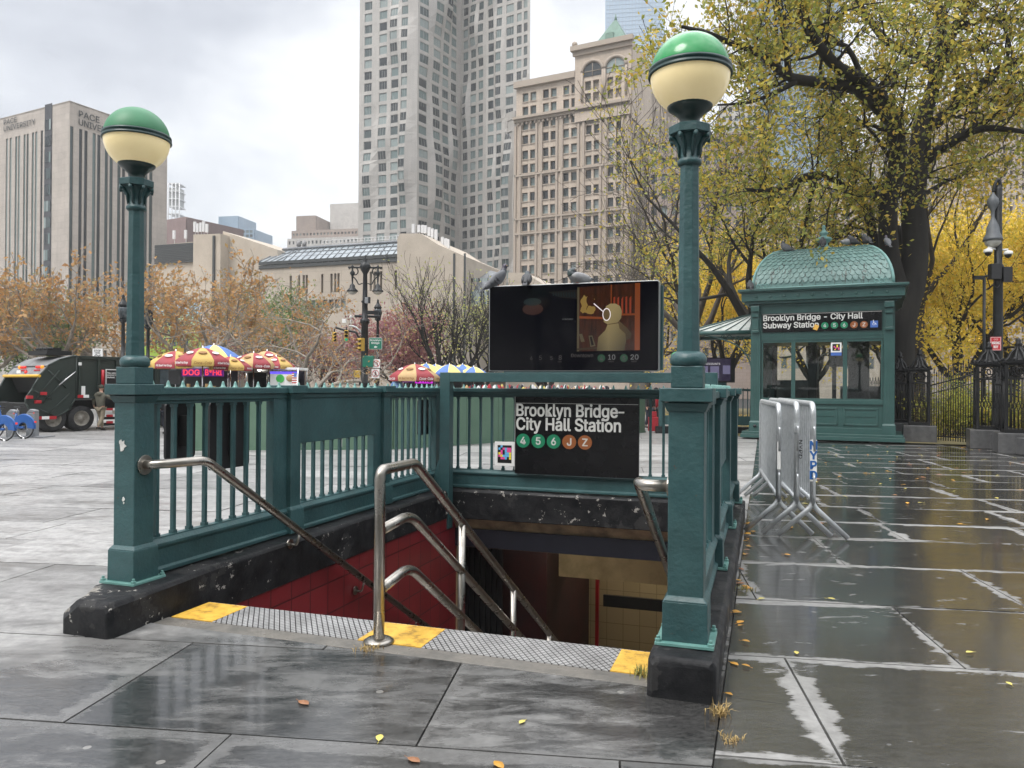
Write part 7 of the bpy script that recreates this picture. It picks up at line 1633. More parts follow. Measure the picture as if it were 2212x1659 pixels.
f_.disp = lambda aa, zz_: .8 * max(0, noise.noise(Vector((round(aa / 4.5) * 2.2, zz_ * .12, 3)))); f_.build(mull=2, transom=False, frame='frame_pale', limit=100)
blk(st2, 'wing_side', 'steel_panel', (q0.x + .05, q0.y + .2), dv, Ls - .05, 9, 0, f_.z1 - .1)
# ---- ornate stone office tower
na = thing('office_tower', 'ornate tan stone office tower with paired windows, arches and a small green pyramid roof', 'building')
dN, nN = dirv(27); q = at(1111, 830, 150); PN = (q.x, q.y); zn = lambda px, py: on_plane(px, py, PN, dN[0], dN[1])
Ln = zn(1362, 400)[0]; zc_low = zn(1111, 184)[1]; zc_hi = zn(1243, 112)[1]; sB = zn(1243, 300)[0]
rowsY = [211, 240, 272, 302, 335, 365, 394, 426, 457, 490, 519, 551, 583]
pairs = [(1133, 1150), (1177, 1194), (1221, 1238.5), (1270, 1287.5), (1318, 1336)]
f1 = Facade(na, PN, dN, Ln, 0, zc_low, 'nassau_stone', .5)
for a_, b_ in pairs:
    for c_ in (a_, b_): f1.cols.append((zn(c_ - 6.3, 500)[0], zn(c_ + 6.3, 500)[0]))
for y_ in rowsY: zc_ = zn(1133, y_)[1]; f1.rows.append((zc_ - .85, zc_ + .85))
zz = f1.rows[-1][0] - 2.85
while zz > 3: f1.rows.append((zz, zz + 1.7)); zz -= 2.85
f1.build(mull=0, transom=1, frame='frame_dark', limit=100, sill=True)
blk(na, 'body_block', 'nassau_stone', (PN[0] + nN[0] * .6, PN[1] + nN[1] * .6), dN, Ln, 30, 0, zc_low - .05)
f3 = Facade(na, (PN[0] + dN[0] * sB - nN[0] * .5, PN[1] + dN[1] * sB - nN[1] * .5), dN, Ln - sB + .2, zc_low - 9.4, zc_hi, 'nassau_stone', .5)
for a_, b_ in pairs[3:]:
    for c_ in (a_, b_): f3.cols.append((zn(c_ - 6.3, 500)[0] - sB, zn(c_ + 6.3, 500)[0] - sB))
for y_ in (186, 212): zc_ = zn(1278, y_)[1]; f3.rows.append((zc_ - .85, zc_ + .85))
f3.build(mull=0, transom=1, frame='frame_dark', limit=110)
blk(na, 'corner_tower', 'nassau_stone', (PN[0] + dN[0] * sB, PN[1] + dN[1] * sB), dN, Ln - sB + .2, 12, zc_low - 10, zc_hi - .1)
def on_f(f, a, z, e): return f.P(a, z, e)
b = MB()
def cornice(b, f, a0, a1, z0, z1, out):
    b.add([f.P(a0, z0, 0), f.P(a1, z0, 0), f.P(a1, z0, -out), f.P(a0, z0, -out), f.P(a0, z1, 0), f.P(a1, z1, 0), f.P(a1, z1, -out), f.P(a0, z1, -out)], [(0, 1, 2, 3), (7, 6, 5, 4), (3, 2, 6, 7), (0, 3, 7, 4), (1, 5, 6, 2)])
zc1 = zn(1111, 257)[1]; cornice(b, f1, -.3, Ln, zc1 - .5, zc1, 1.0); cornice(b, f1, -.3, Ln, zc1 - 1.0, zc1 - .51, .5); cornice(b, f1, -.3, sB, zc_low - .9, zc_low + .3, .7)
cornice(b, f3, -.6, f3.L + .5, zc_hi - .4, zc_hi + .5, 1.0); cornice(b, f3, -.3, f3.L + .2, zc_hi - 1.2, zc_hi - .41, .45)
for y_ in (379, 473, 505): z_ = zn(1133, y_)[1]; cornice(b, f1, 0, Ln, z_ - .2, z_ + .15, .35)
a_ = .4
while a_ < Ln: cornice(b, f1, a_, a_ + .35, zc1 - 1.5, zc1 - 1.01, .35); a_ += .9
b.build('cornice', 'nassau_stone', na, fix=False)
b = MB()
for px in (1118, 1163.5, 1207.5, 1254, 1302, 1350):
    a_ = zn(px, 500)[0]; w_ = .75; [cornice(b, f1, a_ - w_, a_ - w_ + .45, z0_, z1_, .3) for z0_, z1_ in ((3, zn(1133, 475)[1]), (zn(1133, 471)[1], zn(1133, 381)[1]), (zn(1133, 376)[1], zc1 - 1.6))]; [cornice(b, f1, a_ + w_ - .45, a_ + w_, z0_, z1_, .3) for z0_, z1_ in ((3, zn(1133, 475)[1]), (zn(1133, 471)[1], zn(1133, 381)[1]), (zn(1133, 376)[1], zc1 - 1.6))]
b.build('pilasters', 'nassau_stone', na, fix=False)
for cpx in (1281.5, 1331):
    a_ = zn(cpx, 300)[0] - sB; zb_ = zn(1281, 156)[1]; r_ = 1.75
    pts = [(r_ * math.cos(t), r_ * .9 * math.sin(t)) for t in np.linspace(0, PI, 13)]; b = MB(); base = f3.P(a_, zb_, -.03)
    b.prism([(r_, -.9)] + pts + [(-r_, -.9)], base, f3.d, (0, 0, 1), f3.nin * -.06); b.build('arched_window', 'window_glass', na, fix=False)
    b = MB(); b.tube([f3.P(a_ + (r_ + .3) * math.cos(t), zb_ + (r_ * .9 + .3) * math.sin(t), -.2) for t in np.linspace(0, PI, 15)], .32, 6); b.tube([f3.P(a_ - r_ - .3, zb_, -.2), f3.P(a_ - r_ - .3, zb_ - 5.5, -.2)], .25, 6); b.tube([f3.P(a_ + r_ + .3, zb_, -.2), f3.P(a_ + r_ + .3, zb_ - 5.5, -.2)], .25, 6)
    b.tube([f3.P(a_, zb_ - .9, -.15), f3.P(a_, zb_ + r_ * .85, -.15)], .08, 4); b.tube([f3.P(a_ - r_, zb_, -.15), f3.P(a_ + r_, zb_, -.15)], .08, 4); b.build('arch_moulding', 'nassau_stone', na)
px0, px1 = zn(1284, 95)[0] - sB, zn(1352, 95)[0] - sB; zb_ = zc_hi + .5; za_ = zn(1321, 40)[1]
b = MB(); w2 = (px1 - px0) / 2; c_ = f3.P((px0 + px1) / 2, zb_, w2 + .5); b.frus(c_, (w2, w2), (w2 * .1, w2 * .1), za_ - zb_ + .9, rz=-R(27)); b.tube([c_ + Vector((0, 0, za_ - zb_ + .8)), c_ + Vector((0, 0, za_ - zb_ + 2.2))], [.35, .05], 6)
b.build('pyramid_roof', 'verdigris', na); b = MB(); q = f3.P((px0 + px1) / 2 - .3, zb_, w2 * .5 + .2); b.box(q + Vector((0, 0, 1)), (1.5, 1.6, 2), -R(27)); b.build('dormer', 'verdigris', na)
b = MB(); q = f3.P(-.2, zc_hi + 1.3, .3); b.ico(q, .55, 10, 7); b.tube([q - Vector((0, 0, 1.0)), q], .25, 6); b.build('ball_finial', 'nassau_stone', na)
# side of the tower running away to the right
qs = (PN[0] + dN[0] * Ln, PN[1] + dN[1] * Ln); f4 = Facade(na, qs, nN, 34, 0, zc_low, 'nassau_stone', .4); f4.nin = Vector((-dN[0], -dN[1], 0)); f4.cols = [(1.2 + k * 2.6, 2.4 + k * 2.6) for k in range(12)]; f4.rows = list(f1.rows); f4.build(mull=0, transom=1, limit=0)
# ---- low concrete college building
lo = thing('college_building', 'low beige concrete college building with sloping glass roof and narrow slit windows', 'building')
dL, nL = dirv(20); q = at(894, 830, 82); PL = (q.x, q.y); zl_ = lambda px, py: on_plane(px, py, PL, dL[0], dL[1])
sL0 = zl_(560, 600)[0]; zwt = zl_(894, 563)[1]; zg = zl_(894, 549)[1]
f5 = Facade(lo, (PL[0] + dL[0] * sL0, PL[1] + dL[1] * sL0), dL, -sL0, 0, zwt, 'plaza_concrete', .4)
f5.cols = [(zl_(p - 2.4, 600)[0] - sL0, zl_(p + 2.4, 600)[0] - sL0) for p in (628, 646, 656, 662.5, 696, 716, 724, 731, 801, 809, 823, 855)]
f5.rows = [(zl_(855, 626)[1], zl_(855, 584)[1])]; f5.build(mull=0, transom=False)
b = MB(); cornice(b, f5, 0, -sL0 + .15, zwt - .02, zwt + .35, .15); cornice(b, f5, 0, -sL0 + .15, zg - .25, zg + .1, .15); b.build('window_band_frame', 'frame_dark', lo, fix=False)
nw = 26
for k in range(nw): a0, a1 = -sL0 * k / nw, -sL0 * (k + .88) / nw; b = MB(); b.add([f5.P(a0, zwt + .35, .1), f5.P(a1, zwt + .35, .1), f5.P(a1, zg - .25, .1), f5.P(a0, zg - .25, .1)], [(0, 1, 2, 3)]); b.build('band_window', 'window_glass', lo, fix=False)
zr_ = zl_(862, 519)[1] * 1.04; b = MB(); e_ = 4.5
b.add([f5.P(0, zg + .1, -.1), f5.P(-sL0 + .1, zg + .1, -.1), f5.P(-sL0 - 2.2, zr_, e_), f5.P(0, zr_, e_)], [(0, 1, 2, 3)]); b.add([f5.P(-sL0 + .1, zg + .1, -.1), f5.P(-sL0 + .1, zg + .1, 8), f5.P(-sL0 - 2.2, zr_, e_)], [(0, 1, 2)]); b.build('glass_roof', 'glass_roof', lo, fix=False)
b = MB(); [b.tube([f5.P(-sL0 * k / 24, zg + .12, -.12), f5.P(-sL0 * k / 24 - 1.6 * (1 if k > 3 else 0), zr_ + .03, e_)], .07, 4) for k in range(25)]; [b.tube([f5.P(0, zg + (zr_ - zg) * t, -.1 + e_ * t - .05), f5.P(-sL0 - 2.2 * t, zg + (zr_ - zg) * t + .05, -.1 + e_ * t - .05)], .06 if t < 1 else .22, 4) for t in (.02, .35, .68, 1)]; b.build('roof_bars', 'roof_metal', lo)
blk(lo, 'body_block', 'plaza_concrete', (PL[0] + dL[0] * sL0 + nL[0] * .5, PL[1] + dL[1] * sL0 + nL[1] * .5), dL, -sL0 - .1, 22, 0, zg)
# tall end block with a sloping top, split by dark slits
zs_ = [(862, 519), (868, 506), (913, 506), (950, 530), (985, 545), (1010, 556), (1013, 700)]
pts = [(zl_(x, y)[0], zl_(x, y)[1]) for x, y in zs_[:-1]]; b = MB(); poly = [(pts[0][0], 0)] + pts + [(pts[-1][0], 0)]
b.prism(poly, (PL[0] + nL[0] * 2.5 - nL[0] * 2.9, PL[1] + nL[1] * 2.5 - nL[1] * 2.9, 0), (dL[0], dL[1], 0), (0, 0, 1), (nL[0] * 12, nL[1] * 12, 0)); o_ = b.build('end_block', mat('concrete_plain', (.47, .41, .335), (.40, .345, .28), .6, .8, bump=.1, bscale=6), lo)
b = MB(); e_ = -.45
for p in (984.5, 1007.5): a0, a1 = zl_(p - 2.3, 600)[0], zl_(p + 2.3, 600)[0]; zt_ = zl_(p, 549)[1]; Q = lambda a, z: Vector((PL[0] + dL[0] * a + nL[0] * e_, PL[1] + dL[1] * a + nL[1] * e_, z)); b.add([Q(a0, 0), Q(a1, 0), Q(a1, zt_), Q(a0, zt_)], [(0, 1, 2, 3)])
b.build('slit', 'frame_dark', lo, fix=False)
b = MB(); Q2 = lambda x, y, e: (lambda t: Vector((PL[0] + dL[0] * t[0] + nL[0] * e, PL[1] + dL[1] * t[0] + nL[1] * e, t[1])))(zl_(x, y))
b.add([Q2(1012, 640, .6), Q2(1062, 640, .6), Q2(1056, 612, .6), Q2(1050, 597, 3), Q2(1036, 572, 6), Q2(1012, 566, 6), Q2(1012, 592, 3)], [(0, 1, 2, 3, 6), (6, 3, 4, 5)]); b.build('glass_slope', 'roof_metal', lo, fix=False)
for k in range(9):
    for ya, yb, yc, yd in ((607, 607.5, 600, 599), (660, 660, 626, 626)): b = MB(); b.add([Q2(1014 + k * 5, ya, .5), Q2(1018 + k * 5, yb, .5), Q2(1018 + k * 4.9, yc, .5), Q2(1014 + k * 4.9, yd, .5)], [(0, 1, 2, 3)]); b.build('band_window', 'window_glass', lo, fix=False)
b = MB(); poly = [(zl_(x, y)[0], zl_(x, y)[1]) for x, y in ((1054, 571), (1095, 571), (1122, 590), (1150, 606), (1172, 612))]; b.prism([(poly[0][0], 0)] + poly + [(poly[-1][0], 0)], (PL[0] + nL[0] * 6, PL[1] + nL[1] * 6, 0), (dL[0], dL[1], 0), (0, 0, 1), (nL[0] * 10, nL[1] * 10, 0)); b.build('far_block', 'concrete_plain', lo)
# left louvred wing
dW = dL; bx0 = zl_(322, 560)[0]; bx1 = zl_(413, 560)[0]
def wing(name, pxa, pxb, ya, yb, m, e, D):
    a0, z0_ = zl_(pxa, ya); a1, z1_ = zl_(pxb, yb); b = MB(); b.prism([(a0, 0), (a1, 0), (a1, z1_), (a0, z0_)], (PL[0] + nL[0] * e, PL[1] + nL[1] * e, 0), (dL[0], dL[1], 0), (0, 0, 1), (nL[0] * D, nL[1] * D, 0)); return b.build(name, m, lo)
wing('louvre_wing', 322, 411, 527, 518, 'concrete_plain', 1, 8); wing('column_block', 411, 470, 505, 503, 'concrete_plain', .5, 8); wing('column_block', 456, 576, 492, 533, 'concrete_plain', 2, 10)
b = MB(); a0, _ = zl_(324, 560); a1, _ = zl_(410, 560)
for k in range(11): z0_ = zl_(366, 566)[1] + (zl_(366, 524)[1] - zl_(366, 566)[1]) * k / 11; b.bb(a0, a1, -.3, -.05, z0_, z0_ + .18)
o_ = b.build('louvres', 'frame_dark', lo); o_.location = (PL[0] + nL[0] * 1, PL[1] + nL[1] * 1, 0); o_.rotation_euler = (0, 0, math.atan2(dL[1], dL[0]))
z0_, z1_ = zl_(366, 566)[1], zl_(366, 524)[1]; b = MB(); b.bb(a0, a1, -.04, -.01, z0_, z1_); o_ = b.build('louvre_back', 'black_matte', lo); o_.location = (PL[0] + nL[0] * 1, PL[1] + nL[1] * 1, 0); o_.rotation_euler = (0, 0, math.atan2(dL[1], dL[0]))
b = MB(); a0, z0_ = zl_(455, 508); a1, _ = zl_(459, 508); b.bb(a0, a1, -.1, .1, 0, z0_); o_ = b.build('slit', 'frame_dark', lo); o_.location = (PL[0] + nL[0] * .4, PL[1] + nL[1] * .4, 0); o_.rotation_euler = (0, 0, math.atan2(dL[1], dL[0]))
ra = random.Random(5)
def antennas(lst, label):
    t = thing('roof_antennas', label, 'antennas', (PL[0] + nL[0] * 3, PL[1] + nL[1] * 3, 0), math.atan2(dL[1], dL[0]))
    for (px, y0, y1) in lst:
        p0_ = (PL[0] + nL[0] * 3, PL[1] + nL[1] * 3); a, za = on_plane(px, y0, p0_, dL[0], dL[1]); _, zb = on_plane(px, y1, p0_, dL[0], dL[1]); b = MB(); b.bb(a - .16, a + .16, -.1, .1, zb + (za - zb) * .1, za); b.tube([(a, .1, zb - .6), (a, .1, za)], .04, 5); b.build('antenna', 'antenna_white', t)
antennas([(893, 484, 505), (905, 486, 504), (913, 486, 505), (919, 487, 506), (927, 491, 512), (934, 494, 516), (942, 496, 522), (956, 512, 532), (963, 515, 535), (968, 517, 538)], 'row of white mobile antennas along the sloping top of the concrete end block')
antennas([(376, 498, 518), (401, 497, 517), (421, 479, 503), (427, 483, 504), (434, 481, 503), (440, 478, 503), (447, 484, 504)], 'cluster of white antennas on the left wing of the concrete building')
b = MB(); pr0 = zl_(700, 518); pr1 = zl_(862, 508)
for k in range(28): a_ = zl_(640 + k * 8, 560)[0]; z_ = zr_ + .15; b.tube([(a_, 0, z_), (a_, 0, z_ + .75)], .03, 4)
for h_ in (.4, .75): b.tube([(zl_(640, 560)[0], 0, zr_ + .15 + h_), (zl_(862, 560)[0], 0, zr_ + .15 + h_)], .03, 4)
o_ = b.build('roof_railing', 'antenna_white', lo); o_.location = (PL[0] + nL[0] * 5, PL[1] + nL[1] * 5, 0); o_.rotation_euler = (0, 0, math.atan2(dL[1], dL[0]))
# lower street front of the same block with a ribbon window
b = MB(); f6 = Facade(lo, (PL[0] + dL[0] * zl_(640, 700)[0] - nL[0] * .6, PL[1] + dL[1] * zl_(640, 700)[0] - nL[1] * .6), dL, zl_(900, 700)[0] - zl_(640, 700)[0], 0, zl_(760, 692)[1], 'plaza_concrete', .3); b0 = zl_(640, 700)[0]
f6.cols = [(zl_(664 + k * 13, 680)[0] - b0, zl_(675 + k * 13, 680)[0] - b0) for k in range(7)]; f6.rows = [(zl_(700, 668)[1] - .0, zl_(700, 649)[1])]; f6.z1 = zl_(700, 640)[1]; f6.build(mull=0, transom=False)
# ---- simple far buildings
def far(px0, px1, ytop, depth, label, m, name='far_building', rowh=24, colw=18, winw=10, winh=12, rot=12, skip=None, ybot=700, glass='window_glass', frame='frame_dark', recess=.4):
    t = thing(name, label, 'building'); d, n = dirv(rot); q = at(px0, 830, depth); p = (q.x, q.y); L = on_plane(px1, 500, p, *d)[0]; zt_ = on_plane(px0, ytop, p, *d)[1]; k = depth / F
    f = Facade(t, p, d, L, 0, zt_, m, recess)
    if rowh:
        a = colw * k * .4
        while a + winw * k < L: f.cols.append((a, a + winw * k)); a += colw * k
        z = zt_ - rowh * k * .9
        while z > on_plane(px0, ybot, p, *d)[1] and z > 1: f.rows.append((z, z + winh * k)); z -= rowh * k
    f.build(mull=0, transom=False, glass=glass, frame=frame); blk(t, 'body_block', m, (p[0] + n[0] * (recess + .1), p[1] + n[1] * (recess + .1)), d, L, 18, 0, zt_ - .05); return t, f, k
t, f, k = far(618, 790, 516, 300, 'old pale stone building with small windows left of the steel tower', 'old_stone', rowh=14, colw=9, winw=4, winh=7, ybot=560)
t2, f2_, k2 = far(627, 800, 499, 310, 'upper setback of the old pale building, with a flat cornice', 'brown_stone', rowh=12, colw=8, winw=4, winh=5, ybot=520)
far(637, 682, 467, 320, 'small penthouse block with a flat roof on top of the old pale building', 'brown_stone', rowh=0); far(710, 775, 441, 330, 'plain beige louvred block beside the steel tower', 'old_stone', rowh=5, colw=70, winw=62, winh=2, glass='frame_pale', recess=.2)
far(469, 514, 468, 420, 'small blue glass tower on the far skyline', 'glass_blue', rowh=0); far(468, 549, 498, 400, 'lower teal glass block below the small blue tower', 'glass_blue', rowh=9, colw=9, winw=7, winh=6, ybot=540)
far(352, 402, 476, 200, 'dull red brick building behind the left lamp globe', 'brick_far', rowh=9, colw=70, winw=64, winh=2, rot=30, ybot=540, glass='frame_pale', recess=.15)
tc_ = thing('tower_under_construction', 'open steel frame of a tower under construction behind the left globe', 'building', (at(372, 830, 400).x, 400, 0)); b = MB(); k = 400 / F
zb_ = at(372, 560, 400).z; zt_ = at(372, 396, 400).z
for x in (-12, -4, 4, 12): b.tube([(x * k, 0, zb_), (x * k, 0, zt_)], .35, 4)
for i in range(11): z_ = zb_ + (zt_ - zb_) * i / 10.0; b.bb(-12 * k, 12 * k, 0, 8, z_ - .25, z_ + .25)
b.build('frame', 'antenna_white', tc_); MB().bb(-12 * k, 10 * k, 1, 7, zt_ - 12, zt_ - 2).build('cladding', 'pale_stone' if False else 'frame_pale', tc_)
wt = thing('water_tower', 'pair of small grey rooftop water tanks above the glass roof', 'water tank', (at(663, 830, 200).x, 200, 0)); k = 200 / F
mat('tank_grey', (.33, .33, .33), None, rough=.8)
def tank(x): b = MB(); zb_ = at(660, 532, 200).z; b.tube([(x, 0, 0), (x, 0, zb_)], .4, 5); b.lathe([(5 * k, zb_), (5 * k, zb_ + 9 * k), (0, zb_ + 14 * k)], (x, 0, 0), 10); b.build('tank', 'tank_grey', wt)
tank(-20 * k); tank(-8 * k)
mat('glass_tower', (.30, .42, .55), (.40, .50, .60), .02, .3)
gt, f, k = far(1302, 1434, -60, 420, 'pale blue glass skyscraper rising behind the small green pyramid roof', 'glass_tower', rowh=9, colw=7, winw=6, winh=7.6, ybot=420, rot=8, glass='glass_tower', frame='frame_pale', recess=.15)
far(1639, 1815, -80, 260, 'grey blue glass tower seen through the upper leaves of the big tree', 'glass_blue', rowh=12, colw=9, winw=7, winh=9, ybot=300, rot=5, glass='glass_blue', recess=.2)
far(1552, 1640, 226, 200, 'grey stone block with a cornice beside the right lamp globe', 'old_stone', rowh=20, colw=13, winw=7, winh=12, rot=10, ybot=500)
far(1395, 1660, 300, 120, 'brown stone office building behind the trees left of the kiosk', 'brown_stone', rowh=34, colw=22, winw=12, winh=20, rot=15, ybot=800)
far(1650, 1910, 400, 110, 'tan stone facade with tall windows behind the kiosk and trees', 'nassau_stone', rowh=40, colw=26, winw=12, winh=26, rot=5, ybot=830)
far(1925, 2120, 285, 140, 'large pale stone municipal building with close window rows behind the right trees', 'pale_stone', rowh=24, colw=14, winw=6, winh=14, rot=-5, ybot=760)
far(2120, 2400, 175, 130, 'pale brown office building at the right edge behind the yellow trees', 'nassau_stone', rowh=26, colw=15, winw=7, winh=15, rot=-8, ybot=800)
far(-400, 30, 690, 80, 'low pale building behind the left street trees', 'pale_stone', rowh=34, colw=24, winw=12, winh=18, rot=15, ybot=800)
far(25, 330, 700, 84, 'low tan building with tall openings behind the orange trees and truck', 'plaza_concrete', rowh=50, colw=22, winw=9, winh=36, rot=18, ybot=800)
# ---- banner behind the left lamp post
m, nt, b = new_mat('banner'); tc = nt.new('ShaderNodeTexCoord'); sp_2 = nt.new('ShaderNodeSeparateXYZ'); nt.link(tc.outputs['Object'], sp_2.inputs[0])
nt.link(nt.ramp(nt.math('ADD', nt.math('MULTIPLY', sp_2.outputs[2], .11), nt.math('MULTIPLY', nt.noise(tc.outputs['Object'], .8, 4), .35)), [(.3, (.36, .50, .06)), (.55, (.50, .60, .22)), (.75, (.35, .55, .75)), (1, (.12, .30, .62))]), b.inputs['Base Color'])
bn_ = thing('building_banner', 'large faded blue and lime banner with bold lettering behind the left street trees', 'banner', (at(308, 830, 72).x, 72, at(308, 780, 72).z)); zz = lambda py: at(350, py, 72).z - bn_.location.z; xx = lambda px: at(px, 830, 72).x - bn_.location.x
MB().bb(0, xx(432), 0, .2, 0, zz(655)).build('cloth', 'banner', bn_)
for s, x0_, x1_, y0_, y1_ in (('NEW', 335, 378, 688, 703), ('G-CITY', 314, 372, 712, 727), ('NOVATION', 314, 405, 730, 746)): text(s, xx(x1_) - xx(x0_), (xx(x0_), -.02, zz(y1_)), (1, 0, 0), (0, 0, 1), mat('banner_ink', (.02, .06, .09)), bn_, height=zz(y0_) - zz(y1_), bold=.03)
# ================================================================== TREES
def leafmat(name, stops, rough=.55):
    m, nt, b = new_mat(name); g = nt.new('ShaderNodeNewGeometry'); tc = nt.new('ShaderNodeTexCoord')
    r_ = nt.math('ADD', nt.math('MULTIPLY', g.outputs['Random Per Island'], .65), nt.math('MULTIPLY', nt.noise(tc.outputs['Object'], .8, 3), .5))
    nt.link(nt.ramp(r_, stops), b.inputs['Base Color']); b.inputs['Roughness'].default_value = rough
    tr_ = nt.new('ShaderNodeBsdfTranslucent'); nt.link(nt.ramp(r_, stops), tr_.inputs['Color']); mx = nt.new('ShaderNodeMixShader'); mx.inputs[0].default_value = .4
    nt.link(b.outputs[0], mx.inputs[1]); nt.link(tr_.outputs[0], mx.inputs[2]); nt.link(mx.outputs[0], nt.n['Material Output'].inputs['Surface'])
leafmat('leaf_elm', [(.15, (.16, .20, .04)), (.42, (.28, .30, .055)), (.64, (.47, .41, .07)), (.84, (.62, .45, .06)), (1, (.58, .32, .05))])
leafmat('leaf_yellow', [(.15, (.48, .42, .06)), (.5, (.78, .60, .07)), (.8, (.88, .64, .08)), (1, (.78, .46, .06))])
leafmat('leaf_rust', [(.15, (.26, .25, .11)), (.4, (.42, .28, .12)), (.7, (.50, .27, .10)), (1, (.36, .19, .08))])
leafmat('leaf_plum', [(.2, (.26, .10, .12)), (.6, (.36, .16, .16)), (1, (.42, .26, .16))]); leafmat('leaf_green', [(.2, (.10, .16, .06)), (.6, (.18, .25, .09)), (1, (.3, .34, .12))]); leafmat('leaf_lime', [(.2, (.32, .38, .10)), (.6, (.48, .50, .18)), (1, (.55, .46, .14))])
mat('bark_dark', (.010, .0085, .007), (.022, .019, .015), 3, .85, bump=.6, bscale=14, stretch=(1, 1, .25)); mat('bark_pale', (.34, .30, .25), (.16, .14, .115), 2.5, .85, bump=.3, bscale=10); mat('bark_mid', (.085, .072, .06), (.05, .042, .035), 3, .85, bump=.4, bscale=12)
class Tree:
    def __init__(s, seed): s.r = random.Random(seed); s.br = []; s.lf = []
    def limb(s, pts, r0, r1, n=3): P = bez(pts, n); s.br.append((P, [r0 + (r1 - r0) * i / (len(P) - 1) for i in range(len(P))])); return P
    def grow(s, p, d, L, r, lv, o):
        """recursive branch: o = options"""
        R_ = s.r; n = 5 if lv > 1 else 4; P = [p.copy()]; dd = d.normalized(); st = L / n; up = o.get('up', .12)
        for i in range(n):
            dd = (dd + Vector((R_.gauss(0, o.get('wig', .22)), R_.gauss(0, o.get('wig', .22)), R_.gauss(0, o.get('wig', .22)) + up))).normalized(); P.append(P[-1] + dd * st)
        s.br.append((P, [r * (1 - .7 * i / n) for i in range(n + 1)]))
        if lv <= 0 or (lv == 1 and R_.random() < .5):
            for q in P[1:]: s.lf.append((q, dd))
        if lv <= 0: return
        k = o['kids'][lv] if lv < len(o['kids']) else 3
        for i in range(k):
            t = o.get('t0', .3) + (1 - o.get('t0', .3)) * (i + R_.random()) / k; j = min(n - 1, int(t * n)); q = P[j].lerp(P[j + 1], t * n - j)
            base = (P[j + 1] - P[j]).normalized(); az = R_.uniform(0, 2 * PI); x = base.orthogonal().normalized(); y = base.cross(x); sp_3 = o.get('spread', .85) * R_.uniform(.6, 1.25)
            nd = base * math.cos(sp_3) + (x * math.cos(az) + y * math.sin(az)) * math.sin(sp_3)
            s.grow(q, nd, L * o.get('ratio', .62) * R_.uniform(.7, 1.15), r * .5 * (1 - .4 * t), lv - 1, o)
        s.grow(P[-1], dd, L * .6, r * .32, lv - 1, o)
    def build(s, root, bark, leaf, per, size, jit=.25, minr=.006, maxn=60000, origin=Vector((0, 0, 0))):
        V = []; Fc = []; n_ = 0
        for P, rs in s.br:
            k = 8 if rs[0] > .12 else (5 if rs[0] > .03 else 3); up = None; m = len(P); ring = []
            for i in range(m):
                t = (P[min(m - 1, i + 1)] - P[max(0, i - 1)]); t = t.normalized() if t.length > 1e-6 else Vector((0, 0, 1)); x = t.orthogonal().normalized() if up is None else (up - t * up.dot(t)); x = x.normalized() if x.length > 1e-6 else t.orthogonal().normalized(); up = x; y = t.cross(x); rr_ = max(minr, rs[i])
                c = P[i] - origin
                for q in range(k): a = 2 * PI * q / k; v = c + (x * math.cos(a) + y * math.sin(a)) * rr_; V.append((v.x, v.y, v.z))
            for i in range(m - 1):
                for q in range(k): a = n_ + i * k + q; b_ = n_ + i * k + (q + 1) % k; Fc.append((a, b_, b_ + k, a + k))
            n_ += m * k
        me = bpy.data.meshes.new('trunk'); me.from_pydata(V, [], Fc); me.polygons.foreach_set('use_smooth', [True] * len(Fc)); me.materials.append(MATS[bark]); o = bpy.data.objects.new('trunk', me); COL.objects.link(o); o.parent = root; KIDS.setdefault(root.name, []).append(o)
        if per <= 0: return
        g = np.random.default_rng(len(s.lf)); pts = np.array([tuple(p - origin) for p, d in s.lf], dtype=np.float32)
        N = min(maxn, int(len(pts) * per)); idx = g.integers(0, len(pts), N) if per < 1 else np.repeat(np.arange(len(pts)), int(math.ceil(per)))[:]
        if len(idx) > N: idx = g.choice(idx, N, replace=False)
        C = pts[idx] + g.normal(0, jit, (len(idx), 3)); a = g.normal(0, 1, (len(idx), 3)); a /= np.linalg.norm(a, axis=1)[:, None]; b_ = g.normal(0, 1, (len(idx), 3)); b_ -= (b_ * a).sum(1)[:, None] * a; b_ /= np.linalg.norm(b_, axis=1)[:, None]
        sz = (size * g.uniform(.6, 1.3, len(idx)))[:, None]; q = np.empty((len(idx), 4, 3), dtype=np.float32)
        q[:, 0] = C - a * sz * .5; q[:, 1] = C + b_ * sz * .28 + a * sz * .05; q[:, 2] = C + a * sz * .5; q[:, 3] = C - b_ * sz * .28 + a * sz * .05
        me = bpy.data.meshes.new('crown'); M_ = len(idx); me.vertices.add(M_ * 4); me.loops.add(M_ * 4); me.polygons.add(M_); me.vertices.foreach_set('co', q.ravel()); me.loops.foreach_set('vertex_index', np.arange(M_ * 4, dtype=np.int32)); me.polygons.foreach_set('loop_start', np.arange(0, M_ * 4, 4, dtype=np.int32)); me.update(calc_edges=True)
        me.materials.append(MATS[leaf]); o = bpy.data.objects.new('crown', me); COL.objects.link(o); o.parent = root; KIDS.setdefault(root.name, []).append(o)
